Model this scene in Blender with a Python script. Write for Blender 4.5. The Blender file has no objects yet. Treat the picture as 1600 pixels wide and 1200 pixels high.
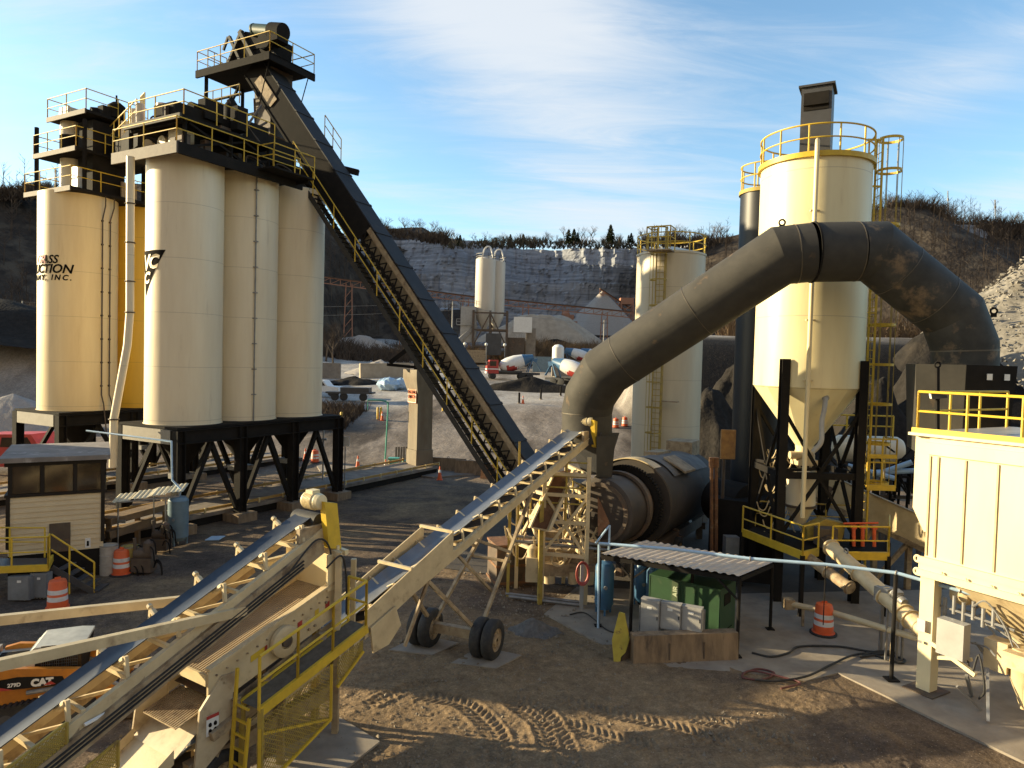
import bpy, bmesh, math, random
import numpy as np
from mathutils import Vector, Matrix, Quaternion
random.seed(7); np.random.seed(7)
SC = bpy.context.scene
COL = SC.collection
V = Vector
R = math.radians
# ------------------------------------------------------------ camera
FPX = 1101.0; CAMZ = 8.0; PITCH = R(1.9); ROLL = R(1.5)
FW = V((0, math.cos(PITCH), -math.sin(PITCH))); R0 = V((1, 0, 0)); U0 = V((0, math.sin(PITCH), math.cos(PITCH)))
RX = R0*math.cos(ROLL) + U0*math.sin(ROLL); UX = U0*math.cos(ROLL) - R0*math.sin(ROLL)
cam = bpy.data.cameras.new('camera'); camo = bpy.data.objects.new('camera', cam); COL.objects.link(camo)
camo.matrix_world = Matrix(((RX.x, UX.x, -FW.x, 0), (RX.y, UX.y, -FW.y, 0), (RX.z, UX.z, -FW.z, CAMZ), (0, 0, 0, 1)))
cam.sensor_width = 36; cam.lens = 36*FPX/1600; cam.clip_start = 0.2; cam.clip_end = 9000
SC.camera = camo
# ------------------------------------------------------------ sun + sky
SUN_AZ = R(10.5); SUN_EL = R(14)
S = V((-math.cos(SUN_AZ)*math.cos(SUN_EL), math.sin(SUN_AZ)*math.cos(SUN_EL), math.sin(SUN_EL)))
sl = bpy.data.lights.new('sun', 'SUN'); sl.energy = 5.0; sl.angle = R(0.55); sl.color = (1.0, 0.82, 0.50)
so = bpy.data.objects.new('sun', sl); COL.objects.link(so); so.rotation_euler = (-S).to_track_quat('-Z', 'Y').to_euler()
SC.view_settings.view_transform = 'Standard'; SC.view_settings.look = 'None'; SC.view_settings.gamma = 1
SC.view_settings.exposure = 1.25
W = bpy.data.worlds.new('World'); SC.world = W; W.use_nodes = True
def sky():
    nt = W.node_tree; nt.nodes.clear(); N = nt.nodes.new; L = nt.links.new
    out = N('ShaderNodeOutputWorld'); bg = N('ShaderNodeBackground'); bg.inputs[1].default_value = 0.115
    sk = N('ShaderNodeTexSky'); sk.sky_type = 'NISHITA'; sk.sun_disc = False; sk.sun_elevation = SUN_EL
    sk.sun_rotation = R(-79.5); sk.altitude = 100; sk.air_density = 1.0; sk.dust_density = 0.6; sk.ozone_density = 2.0
    tc = N('ShaderNodeTexCoord'); sep = N('ShaderNodeSeparateXYZ'); L(tc.outputs['Generated'], sep.inputs[0])
    def M(op, a, b=None, c=None):
        n = N('ShaderNodeMath'); n.operation = op
        for i, x in enumerate((a, b, c)):
            if x is None: continue
            if isinstance(x, (int, float)): n.inputs[i].default_value = x
            else: L(x, n.inputs[i])
        return n.outputs[0]
    zz = M('MAXIMUM', sep.outputs[2], 0.0); zp = M('ADD', zz, 0.16)
    u = M('DIVIDE', sep.outputs[0], zp); v = M('DIVIDE', sep.outputs[1], zp)
    cb = N('ShaderNodeCombineXYZ'); L(u, cb.inputs[0]); L(v, cb.inputs[1])
    mp = N('ShaderNodeMapping'); mp.inputs['Rotation'].default_value = (0, 0, R(-66)); mp.inputs['Scale'].default_value = (0.42, 1.8, 1); mp.inputs['Location'].default_value = (3.15, 1.3, 0)
    L(cb.outputs[0], mp.inputs[0])
    n1 = N('ShaderNodeTexNoise'); n1.inputs['Scale'].default_value = 0.75; n1.inputs['Detail'].default_value = 9; n1.inputs['Roughness'].default_value = 0.58; n1.inputs['Distortion'].default_value = 0.9
    L(mp.outputs[0], n1.inputs[0])
    mp2 = N('ShaderNodeMapping'); mp2.inputs['Rotation'].default_value = (0, 0, R(-80)); mp2.inputs['Scale'].default_value = (0.8, 3.2, 1)
    L(cb.outputs[0], mp2.inputs[0])
    n2 = N('ShaderNodeTexNoise'); n2.inputs['Scale'].default_value = 1.7; n2.inputs['Detail'].default_value = 10; n2.inputs['Roughness'].default_value = 0.66; n2.inputs['Distortion'].default_value = 1.1
    L(mp2.outputs[0], n2.inputs[0])
    # broad banks of cirrus, placed by direction (azimuth right of +Y, elevation)
    def bank(az, el, sx, sz, k):
        azs = M('ARCTAN2', sep.outputs[0], sep.outputs[1]); els = M('ARCSINE', sep.outputs[2])
        a = M('MULTIPLY', M('SUBTRACT', azs, R(az)), 1/R(sx)); e0 = M('SUBTRACT', els, R(el))
        e = M('MULTIPLY', M('ADD', e0, M('MULTIPLY', M('SUBTRACT', azs, R(az)), k)), 1/R(sz))
        d = M('ADD', M('POWER', M('ABSOLUTE', a), 2.0), M('POWER', M('ABSOLUTE', e), 2.0))
        return M('POWER', 2.718, M('MULTIPLY', d, -1.0))
    b = bank(3, 20, 12, 9, 0.55)
    b = M('ADD', b, bank(-4, 27, 15, 4, 0.1))
    b = M('ADD', b, M('MULTIPLY', bank(33, 20, 13, 2.6, -0.28), 0.75))
    b = M('ADD', b, M('MULTIPLY', bank(37, 12.5, 7, 2.2, -0.3), 0.75))
    b = M('ADD', b, M('MULTIPLY', bank(-33, 21, 10, 5, 0.3), 0.55))
    b = M('ADD', b, M('MULTIPLY', bank(6, 11, 14, 3, 0.0), 0.55))
    b = M('ADD', b, M('MULTIPLY', bank(-14, 16, 7, 4, 0.5), 0.25))
    f = M('ADD', M('MULTIPLY', n1.outputs[0], 0.55), M('MULTIPLY', n2.outputs[0], 0.62))
    f = M('ADD', f, M('MULTIPLY', b, 0.30))
    mr = N('ShaderNodeMapRange'); mr.inputs[1].default_value = 0.54; mr.inputs[2].default_value = 1.10; mr.interpolation_type = 'SMOOTHSTEP'
    L(f, mr.inputs[0])
    low = N('ShaderNodeMapRange'); low.inputs[1].default_value = 0.0; low.inputs[2].default_value = 0.10; L(sep.outputs[2], low.inputs[0])
    fac = M('MULTIPLY', M('MULTIPLY', mr.outputs[0], low.outputs[0]), 0.85)
    mix = N('ShaderNodeMix'); mix.data_type = 'RGBA'; L(fac, mix.inputs[0])
    tint = N('ShaderNodeMix'); tint.data_type = 'RGBA'; tint.blend_type = 'MULTIPLY'; tint.inputs[0].default_value = 1
    L(sk.outputs[0], tint.inputs[6]); tint.inputs[7].default_value = SKYT
    L(tint.outputs[2], mix.inputs[6]); mix.inputs[7].default_value = CLOUD
    # behind the camera: unseen warm glow added to the sky to fill the shade
    bk = N('ShaderNodeMapRange'); bk.interpolation_type = 'SMOOTHSTEP'; bk.inputs[1].default_value = 0.15; bk.inputs[2].default_value = -0.55; L(sep.outputs[1], bk.inputs[0])
    bh = N('ShaderNodeMapRange'); bh.interpolation_type = 'SMOOTHSTEP'; bh.inputs[1].default_value = 0.95; bh.inputs[2].default_value = 0.35; L(sep.outputs[2], bh.inputs[0])
    bf = M('MULTIPLY', M('MULTIPLY', bk.outputs[0], bh.outputs[0]), M('ADD', M('MULTIPLY', n1.outputs[0], 0.5), 0.55))
    mix2 = N('ShaderNodeMix'); mix2.data_type = 'RGBA'; L(bf, mix2.inputs[0]); L(mix.outputs[2], mix2.inputs[6]); mix2.inputs[7].default_value = WARM_FILL
    mix = mix2
    L(mix.outputs[2], bg.inputs[0]); L(bg.outputs[0], out.inputs[0])
SKYT = (1.0, 1.12, 1.10, 1); CLOUD = (3.2, 3.35, 3.5, 1); WARM_FILL = (2.3, 1.75, 1.15, 1)
sky()
# ------------------------------------------------------------ placement helpers
def ray(px, py): return (FW*FPX + RX*(px-800) - UX*(py-600))
def P(px, py, Y):
    d = ray(px, py); return V((0, 0, CAMZ)) + d*(Y/d.y)
def proj(p):
    q = V(p) - V((0, 0, CAMZ)); w = q.dot(FW); return (800+FPX*q.dot(RX)/w, 600-FPX*q.dot(UX)/w)
def G0(px, py, z=0.0):
    d = ray(px, py); return V((0, 0, CAMZ)) + d*((z-CAMZ)/d.z)
def sst(a, b, x):
    t = np.clip((x-a)/(b-a), 0, 1); return t*t*(3-2*t)
def hgt(x, y):
    x = np.asarray(x, float); y = np.asarray(y, float)
    h = np.interp(y, [-500, 50, 62, 80, 115, 160, 300, 500, 5000], [0, 0, 1.0, 3.0, 5.2, 7.5, 13, 18, 20])
    h = h + sst(12, 15.5, x)*sst(50, 70, y)*8.6*(1-sst(80, 120, y))
    h = h + sst(-33, -52, x)*sst(68, 84, y)*8.0*(1-0.6*sst(90, 130, y))
    return h
def gp(px, py):
    d = ray(px, py); o = V((0, 0, CAMZ)); d = d/d.y; Y = 5.0; last = Y
    while Y < 900:
        p = o + d*Y
        if p.z <= float(hgt(p.x, p.y)):
            lo, hi = last, Y
            for _ in range(20):
                m = (lo+hi)/2; p = o + d*m
                if p.z <= float(hgt(p.x, p.y)): hi = m
                else: lo = m
            return o + d*hi
        last = Y; Y += 0.5
    return o + d*900
def at(px, Y, z=0.0):               # point at depth Y under a pixel column, at height z
    p = P(px, 560, Y)
    for _ in range(3):
        q = proj((p.x, Y, z)); p.x += (px-q[0])*Y/FPX
    return V((p.x, Y, z))
UU = V((.485, .875, 0)).normalized(); VV = V((-UU.y, UU.x, 0)); ZZ = V((0, 0, 1))
# ------------------------------------------------------------ mesh builder
class MB:
    def __init__(s): s.v = []; s.f = []; s.c = []
    def cut(s): s.c.append((len(s.v), len(s.f))); return s      # what follows is a piece of its own
    def add(s, vs, fs):
        o = len(s.v); s.v += [tuple(x) for x in vs]; s.f += [tuple(i+o for i in f) for f in fs]; return s
    def obox(s, o, a, b, c):
        o = V(o); a, b, c = V(a), V(b), V(c)
        vs = [o, o+a, o+a+b, o+b, o+c, o+a+c, o+a+b+c, o+b+c]
        return s.add(vs, [(3, 2, 1, 0), (4, 5, 6, 7), (0, 1, 5, 4), (1, 2, 6, 5), (2, 3, 7, 6), (3, 0, 4, 7)])
    def box(s, c, sx, sy, sz, ax=None):
        a = (V(ax) if ax is not None else V((1, 0, 0))).normalized(); b = ZZ.cross(a)
        c = V(c); return s.obox(c - a*sx/2 - b*sy/2 - ZZ*sz/2, a*sx, b*sy, ZZ*sz)
    def beam(s, p, q, w, h=None, up=ZZ):
        p, q = V(p), V(q); h = h or w; d = (q-p)
        if d.length < 1e-6: return s
        dn = d.normalized(); x = dn.cross(V(up))
        if x.length < 1e-3: x = dn.cross(V((0, 1, 0)))
        x.normalize(); y = x.cross(dn)
        return s.obox(p - x*w/2 - y*h/2, d, x*w, y*h)
    def ibeam(s, p, q, w, h, up=ZZ, t=.035):
        p, q = V(p), V(q); dn = (q-p).normalized(); x = dn.cross(V(up))
        if x.length < 1e-3: x = dn.cross(V((0, 1, 0)))
        x.normalize(); y = x.cross(dn)
        s.beam(p+y*(h/2-t/2), q+y*(h/2-t/2), w, t, up); s.beam(p-y*(h/2-t/2), q-y*(h/2-t/2), w, t, up)
        return s.beam(p, q, t, h-2*t, up)
    def tube(s, p, q, r, r2=None, n=12, cap=True):
        p, q = V(p), V(q); r2 = r if r2 is None else r2; d = (q-p).normalized()
        x = d.orthogonal().normalized(); y = d.cross(x); vs = []
        for c, rr in ((p, r), (q, r2)):
            for i in range(n):
                a = 2*math.pi*i/n; vs.append(c + x*math.cos(a)*rr + y*math.sin(a)*rr)
        fs = [(i, (i+1) % n, n+(i+1) % n, n+i) for i in range(n)]
        if cap: fs += [tuple(range(n-1, -1, -1)), tuple(range(n, 2*n))]
        return s.add(vs, fs)
    def path(s, pts, r, n=8, closed=False, cap=True):
        pts = [V(p) for p in pts]; m = len(pts); rs = r if isinstance(r, (list, tuple)) else [r]*m
        t = []
        for i in range(m):
            a = pts[i]-pts[i-1] if (i > 0 or closed) else pts[1]-pts[0]
            b = pts[(i+1) % m]-pts[i] if (i < m-1 or closed) else pts[-1]-pts[-2]
            t.append((a.normalized()+b.normalized()).normalized())
        x = t[0].orthogonal().normalized(); vs = []
        for i in range(m):
            x = (x - t[i]*x.dot(t[i])).normalized(); y = t[i].cross(x)
            k = 0.; e = x
            if 0 < i < m-1 or closed:
                di = (pts[i]-pts[i-1]).normalized(); do = (pts[(i+1) % m]-pts[i]).normalized(); bx = di.cross(do)
                if bx.length > 1e-4: e = t[i].cross(bx.normalized()); k = 1/max(t[i].dot(do), .55)-1
            for j in range(n):
                a = 2*math.pi*j/n; o = (x*math.cos(a)+y*math.sin(a))*rs[i]; vs.append(pts[i] + o + e*(o.dot(e)*k))       # true mitre
        fs = []
        for i in range(m if closed else m-1):
            for j in range(n):
                a = i*n; b = ((i+1) % m)*n; fs.append((a+j, a+(j+1) % n, b+(j+1) % n, b+j))
        if not closed and cap: fs += [tuple(range(n-1, -1, -1)), tuple(range((m-1)*n, m*n))]
        return s.add(vs, fs)
    def lathe(s, c, prof, n=48, axis=ZZ, cap=True, a0=0, a1=2*math.pi):
        c = V(c); d = V(axis).normalized(); x = d.orthogonal().normalized() if abs(d.z) < .999 else V((1, 0, 0)); y = d.cross(x); vs = []; full = a1-a0 > 6.28
        m = n if full else n+1
        for r, z in prof:
            for i in range(m):
                a = a0+(a1-a0)*i/n; vs.append(c + d*z + x*math.cos(a)*r + y*math.sin(a)*r)
        fs = []
        for k in range(len(prof)-1):
            for i in range(n):
                j = (i+1) % m; fs.append((k*m+i, k*m+j, (k+1)*m+j, (k+1)*m+i))
        if cap and full: fs += [tuple(range(m-1, -1, -1)), tuple(range((len(prof)-1)*m, len(prof)*m))]
        return s.add(vs, fs)
    def ring(s, c, r, tr, axis=ZZ, n=40, m=6):
        d = V(axis).normalized(); x = d.orthogonal().normalized(); y = d.cross(x)
        return s.path([V(c) + x*math.cos(2*math.pi*i/n)*r + y*math.sin(2*math.pi*i/n)*r for i in range(n)], tr, m, closed=True)
    def prism(s, pts, ex):
        pts = [V(p) for p in pts]; ex = V(ex); n = len(pts)
        return s.add(pts + [p+ex for p in pts], [tuple(range(n-1, -1, -1)), tuple(range(n, 2*n))] + [(i, (i+1) % n, n+(i+1) % n, n+i) for i in range(n)])
    def sphere(s, c, rx, ry=None, rz=None, n=16, m=10):
        ry = ry or rx; rz = rz or rx; c = V(c); vs = []; fs = []
        for i in range(m+1):
            t = math.pi*i/m
            for j in range(n):
                a = 2*math.pi*j/n; vs.append(c + V((rx*math.sin(t)*math.cos(a), ry*math.sin(t)*math.sin(a), rz*math.cos(t))))
        for i in range(m):
            for j in range(n): fs.append((i*n+j, (i+1)*n+j, (i+1)*n+(j+1) % n, i*n+(j+1) % n))
        return s.add(vs, fs)
    def rail(s, pts, h=1.07, r=.028, sp=1.5, mid=True, toe=0, ends=True, n=6):
        pts = [V(p) for p in pts]; up = V((0, 0, h))
        for a, b in zip(pts, pts[1:]):
            L = (b-a).length; k = max(1, round(L/sp))
            for i in range(k+1):
                p = a.lerp(b, i/k); s.tube(p, p+up, r, n=n)
            s.tube(a+up, b+up, r, n=n)
            if mid: s.tube(a+up*.52, b+up*.52, r*.85, n=n)
            if toe: s.beam(a+V((0, 0, toe/2)), b+V((0, 0, toe/2)), .02, toe)
        return s
    def build(s, name, mat, parent=None, smooth=True, ang=35, recalc=True, loc=None):
        if s.c:
            pts = [(0, 0)]+s.c+[(len(s.v), len(s.f))]; out = []
            for (v0, f0), (v1, f1) in zip(pts, pts[1:]):
                if f1 > f0: q = MB(); q.v = s.v[v0:v1]; q.f = [tuple(i-v0 for i in f) for f in s.f[f0:f1]]; out.append(q.build(name, mat, parent, smooth, ang, recalc, loc))
            return out[0]
        me = bpy.data.meshes.new(name); o = rootloc(parent) if parent else (V(loc) if loc is not None else V((0, 0, 0)))
        me.from_pydata([(x-o.x, y-o.y, z-o.z) for x, y, z in s.v], [], s.f)
        if recalc and len(s.f) < 60000:
            bm = bmesh.new(); bm.from_mesh(me); bmesh.ops.recalc_face_normals(bm, faces=bm.faces); bm.to_mesh(me); bm.free()
        if smooth:
            me.polygons.foreach_set('use_smooth', [True]*len(me.polygons)); me.set_sharp_from_angle(angle=R(ang))
        me.materials.append(mat); me.update()
        ob = bpy.data.objects.new(name, me); COL.objects.link(ob)
        if parent: ob.parent = parent
        elif loc is not None: ob.location = o
        return ob
def mesh_panel(mb, a, b, c, d, sp=.05, w=.014):      # expanded metal: crossing flat strands in the quad a b c d
    a, b, c, d = V(a), V(b), V(c), V(d); nu = max(2, int((b-a).length/sp)); nv = max(2, int((d-a).length/sp)); q = lambda u, v: a.lerp(b, u).lerp(d.lerp(c, u), v); nn = nu+nv
    def seg(p, r):
        p, r = V(p), V(r)
        if (r-p).length > .01: mb.beam(p, r, w, w)
    for i in range(-nv, nu):
        u0, v0, u1, v1 = i/nu, 0., (i+nv)/nu, 1.
        if u0 < 0: v0 = -u0/(u1-u0); u0 = 0.
        if u1 > 1: v1 = v0+(1-u0)/(u1-u0)*(1-v0); u1 = 1.
        seg(q(u0, v0), q(u1, v1)); seg(q(1-u0, v0), q(1-u1, v1))
def rootloc(o):
    while o.parent: o = o.parent
    return V(o.location)
def tag(o, label, cat, group=None):
    o['label'] = label; o['category'] = cat
    if group: o['group'] = group
    return o
def thing(name, label, cat, loc=(0, 0, 0), group=None):
    o = bpy.data.objects.new(name, None); COL.objects.link(o); o.location = loc; o.empty_display_size = .3
    return tag(o, label, cat, group)
def struct(o): o['kind'] = 'structure'; return o
def stuff(o, label=None, cat=None):
    o['kind'] = 'stuff'
    if label: tag(o, label, cat)
    return o
KIDS = {}
def copy_tree(o, loc=None, rz=None, label=None, parent=None, sc=None):
    c = o.copy(); COL.objects.link(c)
    if parent: c.parent = parent
    if loc is not None: c.location = loc
    if rz is not None: c.rotation_euler = (0, 0, rz)
    if sc is not None: c.scale = (sc,)*3 if isinstance(sc, (int, float)) else sc
    if label: c['label'] = label
    for ch in list(o.children): copy_tree(ch, parent=c)
    return c
def text_mb(txt, size, extrude=.01, shear=0., bold=0., spacing=1.0, align='CENTER'):
    cu = bpy.data.curves.new('t', 'FONT'); cu.body = txt; cu.size = size; cu.extrude = extrude; cu.shear = shear; cu.offset = bold; cu.space_character = spacing
    cu.align_x = align; cu.resolution_u = 3
    ob = bpy.data.objects.new('t', cu); COL.objects.link(ob); dg = bpy.context.evaluated_depsgraph_get(); dg.update()
    me = bpy.data.meshes.new_from_object(ob.evaluated_get(dg))
    vs = [V(v.co) for v in me.vertices]; fs = [tuple(p.vertices) for p in me.polygons]
    bpy.data.objects.remove(ob); bpy.data.curves.remove(cu); bpy.data.meshes.remove(me)
    return vs, fs
def flat_text(mb, txt, size, o, right, up, **k):
    vs, fs = text_mb(txt, size, **k); right = V(right).normalized(); up = V(up).normalized(); n = right.cross(up); o = V(o)
    mb.add([o + right*v.x + up*v.y + n*v.z for v in vs], fs)
def cyl_text(mb, txt, size, c, rad, th, z, **k):        # th: angle (world) of text origin; text runs counter clockwise seen from above
    vs, fs = text_mb(txt, size, **k); c = V(c)
    mb.add([V((c.x + (rad+v.z)*math.cos(th+v.x/rad), c.y + (rad+v.z)*math.sin(th+v.x/rad), z+v.y)) for v in vs], fs)
# ------------------------------------------------------------ materials
def nd(nt, t, **k):
    n = nt.nodes.new(t)
    for a, b in k.items(): setattr(n, a, b)
    return n
def mat(name, c1, c2=None, rough=.55, metal=0., scale=3., stretch=(1, 1, 1), bump=.0, bscale=30., c3=None, s3=.6, th3=(.6, .75), lo=.35, hi=.65, seam=0, spec=None, detail=6):
    m = bpy.data.materials.new(name); m.use_nodes = True; nt = m.node_tree; L = nt.links.new
    b = nt.nodes['Principled BSDF']; b.inputs['Roughness'].default_value = rough; b.inputs['Metallic'].default_value = metal
    if spec is not None: b.inputs['Specular IOR Level'].default_value = spec
    c2 = c2 or tuple(x*.75 for x in c1)
    ge = nd(nt, 'ShaderNodeNewGeometry'); mp = nd(nt, 'ShaderNodeMapping'); mp.inputs['Scale'].default_value = stretch; L(ge.outputs['Position'], mp.inputs[0])
    n = nd(nt, 'ShaderNodeTexNoise'); n.inputs['Scale'].default_value = scale; n.inputs['Detail'].default_value = detail; n.inputs['Roughness'].default_value = .6; L(mp.outputs[0], n.inputs[0])
    mr = nd(nt, 'ShaderNodeMapRange'); mr.inputs[1].default_value = lo; mr.inputs[2].default_value = hi; L(n.outputs[0], mr.inputs[0])
    mx = nd(nt, 'ShaderNodeMix', data_type='RGBA'); L(mr.outputs[0], mx.inputs[0]); mx.inputs[6].default_value = (*c1, 1); mx.inputs[7].default_value = (*c2, 1)
    col = mx.outputs[2]
    if c3:
        n3 = nd(nt, 'ShaderNodeTexNoise'); n3.inputs['Scale'].default_value = s3; n3.inputs['Detail'].default_value = 8; n3.inputs['Roughness'].default_value = .65; L(mp.outputs[0], n3.inputs[0])
        m3 = nd(nt, 'ShaderNodeMapRange'); m3.inputs[1].default_value = th3[0]; m3.inputs[2].default_value = th3[1]; L(n3.outputs[0], m3.inputs[0])
        x3 = nd(nt, 'ShaderNodeMix', data_type='RGBA'); L(m3.outputs[0], x3.inputs[0]); L(col, x3.inputs[6]); x3.inputs[7].default_value = (*c3, 1); col = x3.outputs[2]
    if seam:
        sp = nd(nt, 'ShaderNodeSeparateXYZ'); L(ge.outputs['Position'], sp.inputs[0])
        md = nd(nt, 'ShaderNodeMath', operation='PINGPONG'); md.inputs[1].default_value = seam/2; L(sp.outputs[2], md.inputs[0])
        lt = nd(nt, 'ShaderNodeMath', operation='LESS_THAN'); lt.inputs[1].default_value = .014; L(md.outputs[0], lt.inputs[0])
        ml = nd(nt, 'ShaderNodeMath', operation='MULTIPLY'); ml.inputs[1].default_value = .28; L(lt.outputs[0], ml.inputs[0])
        xs = nd(nt, 'ShaderNodeMix', data_type='RGBA'); L(ml.outputs[0], xs.inputs[0]); L(col, xs.inputs[6]); xs.inputs[7].default_value = (.12, .08, .05, 1); col = xs.outputs[2]
    L(col, b.inputs['Base Color'])
    if bump:
        nb = nd(nt, 'ShaderNodeTexNoise'); nb.inputs['Scale'].default_value = bscale; nb.inputs['Detail'].default_value = 4; L(ge.outputs['Position'], nb.inputs[0])
        bp = nd(nt, 'ShaderNodeBump'); bp.inputs['Strength'].default_value = 1.0; bp.inputs['Distance'].default_value = bump; L(nb.outputs[0], bp.inputs['Height']); L(bp.outputs[0], b.inputs['Normal'])
    return m
CREAM = mat('cream_paint', (.75, .65, .47), (.70, .595, .42), rough=.42, scale=1.2, stretch=(2, 2, .25), c3=(.46, .36, .24), s3=1.3, th3=(.60, .92), seam=2.44, bump=.006, bscale=1.3)
GOLD = mat('ochre_cream_paint', (.78, .63, .37), (.72, .565, .32), rough=.42, scale=1.2, stretch=(2, 2, .25), c3=(.45, .3, .14), s3=1.1, th3=(.62, .95), seam=2.44, bump=.004, bscale=1.5)
TAN = mat('tan_machine_paint', (.62, .50, .30), (.50, .39, .23), rough=.5, scale=2.5, c3=(.22, .14, .08), s3=2.2, th3=(.58, .80), bump=.002)
DTAN = mat('dusty_tan_paint', (.40, .31, .19), (.27, .19, .11), rough=.7, scale=4, c3=(.13, .085, .05), s3=3, th3=(.5, .7), bump=.003)
PCREAM = mat('pale_cream_panel', (.72, .61, .38), (.67, .56, .34), rough=.45, scale=.8, stretch=(1.5, 1.5, .4), c3=(.55, .42, .25), s3=1.3, th3=(.68, .9))
BLACK = mat('black_steel', (.015, .014, .013), (.022, .019, .017), rough=.8, scale=2, c3=(.04, .03, .022), s3=1.3, th3=(.66, .85), bump=.002, spec=.08)
DGREY = mat('dark_grey_panel', (.055, .055, .06), (.04, .04, .042), rough=.5, scale=1.2, c3=(.085, .075, .065), s3=1.6, th3=(.55, .8))
STEEL = mat('grey_steel', (.28, .28, .28), (.2, .19, .18), rough=.45, metal=.3, scale=4)
BROWN = mat('weathered_brown_steel', (.10, .075, .052), (.075, .05, .035), rough=.7, scale=3, c3=(.20, .10, .045), s3=1.4, th3=(.55, .75), bump=.004)
RUST = mat('rusty_steel', (.22, .10, .045), (.12, .06, .03), rough=.8, scale=5, c3=(.3, .2, .11), s3=2, th3=(.55, .7), bump=.004)
OLIVE = mat('olive_grey_duct_paint', (.062, .057, .049), (.044, .041, .036), spec=.2, rough=.7, scale=1.6, stretch=(1, 1, 1), c3=(.15, .10, .06), s3=1.6, th3=(.62, .76), bump=.006, bscale=2)
OLIVE2 = mat('stained_duct_paint', (.062, .059, .052), (.034, .033, .030), spec=.25, rough=.65, scale=1.3, c3=(.20, .14, .085), s3=1.2, th3=(.55, .68), bump=.006, bscale=2)
YEL = mat('yellow_safety_paint', (.66, .44, .03), (.55, .36, .03), rough=.5, scale=5, c3=(.3, .2, .06), s3=6, th3=(.62, .8))
DYEL = mat('dirty_yellow_mesh', (.42, .30, .05), (.30, .21, .05), rough=.65, scale=5, c3=(.13, .09, .04), s3=5, th3=(.55, .75))
RUBBER = mat('black_rubber', (.022, .021, .021), (.05, .045, .04), rough=.75, scale=9, lo=.45, hi=.8)
BELT = mat('blue_black_belt', (.026, .032, .045), (.04, .046, .06), rough=.45, scale=6, stretch=(1, 1, 1), c3=(.11, .10, .09), s3=5, th3=(.62, .85))
CONC = mat('concrete', (.29, .25, .20), (.21, .175, .14), rough=.85, scale=1.5, c3=(.17, .14, .11), s3=.9, th3=(.55, .75), bump=.004)
DCONC = mat('stained_concrete', (.27, .19, .115), (.18, .125, .075), rough=.85, scale=2.5, stretch=(2, 2, .5), c3=(.09, .065, .045), s3=2, th3=(.5, .7), bump=.004)
BLUE = mat('blue_tank_paint', (.055, .15, .27), (.05, .12, .22), rough=.4, scale=3, c3=(.12, .13, .13), s3=4, th3=(.62, .8))
BLUEG = mat('grey_blue_tank_paint', (.14, .21, .26), (.11, .17, .21), rough=.45, scale=3)
PBLUE = mat('pale_blue_pipe_paint', (.38, .52, .66), (.33, .46, .6), rough=.4, scale=3)
GREEN = mat('green_enclosure_paint', (.026, .068, .028), (.022, .055, .024), rough=.45, scale=2, c3=(.1, .11, .07), s3=3, th3=(.6, .8))
TEAL = mat('teal_paint', (.1, .42, .34), rough=.45)
LGREY = mat('light_grey_box_paint', (.36, .35, .33), (.30, .29, .275), rough=.45, scale=2)
MGREY = mat('mid_grey_box_paint', (.2, .21, .22), rough=.5)
WHITE = mat('white_paint', (.75, .74, .70), (.68, .66, .62), rough=.45, scale=3)
ORANGE = mat('orange_plastic', (.70, .12, .03), (.6, .1, .03), rough=.5, scale=4, c3=(.4, .12, .05), s3=6, th3=(.6, .8))
SORANGE = mat('orange_sign_face', (.78, .16, .04), rough=.5)
REFL = mat('white_reflective_band', (.72, .71, .70), rough=.4)
RED = mat('red_paint', (.45, .05, .04), rough=.45)
INK = mat('black_ink', (.014, .012, .011), rough=.9, spec=.05)
CINK = mat('cream_ink', (.68, .55, .34), rough=.5)
REDINK = mat('red_ink', (.42, .05, .05), rough=.6)
GLASS = mat('dark_window_glass', (.02, .015, .011), (.055, .036, .022), rough=.08, scale=.9, spec=.5)
SIDING = mat('tan_siding', (.60, .49, .31), (.54, .43, .27), rough=.6, scale=2)
ROOF = mat('grey_membrane_roof', (.24, .21, .19), (.16, .14, .125), rough=.8, scale=1.0, c3=(.36, .33, .3), s3=1.5, th3=(.55, .68))
CORR = mat('corrugated_galvanised', (.62, .54, .46), (.54, .46, .39), rough=.5, metal=.2, scale=3)
CCORR = mat('cream_corrugated', (.72, .64, .46), rough=.55)
CABO = mat('amber_machine_paint', (.50, .19, .02), (.4, .15, .02), rough=.45, scale=5, c3=(.15, .09, .05), s3=4, th3=(.6, .8))
QORANGE = mat('faded_orange_steel', (.36, .17, .095), (.28, .13, .08), rough=.6)
ROCK = mat('quarry_rock', (.37, .385, .42), (.17, .18, .20), rough=.9, scale=.35, stretch=(.10, .10, 2.2), c3=(.36, .32, .26), s3=.06, th3=(.56, .70), bump=.6, bscale=.5, detail=10, spec=.06)
RUBBLE = mat('limestone_rubble', (.29, .265, .23), (.15, .14, .125), rough=.9, scale=2, c3=(.2, .18, .15), s3=.4, th3=(.5, .65), spec=.06)
PILE = mat('crushed_stone', (.36, .33, .30), (.30, .275, .25), rough=.95, scale=3, bump=.05, bscale=8, spec=.06)
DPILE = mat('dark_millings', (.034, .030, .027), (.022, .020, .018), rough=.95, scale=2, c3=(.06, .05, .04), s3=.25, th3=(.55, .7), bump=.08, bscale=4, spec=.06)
HILLM = mat('leaf_litter', (.07, .055, .043), (.036, .030, .026), rough=.95, scale=.3, c3=(.10, .08, .06), s3=.12, th3=(.5, .6), bump=.5, bscale=.6, spec=.06)
BARK = mat('bare_twigs', (.115, .09, .07), (.07, .055, .045), rough=.9, scale=.4, spec=.06)
BRUSHM = mat('dry_brush', (.20, .135, .08), (.12, .085, .055), rough=.9, scale=.25, spec=.06)
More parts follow.
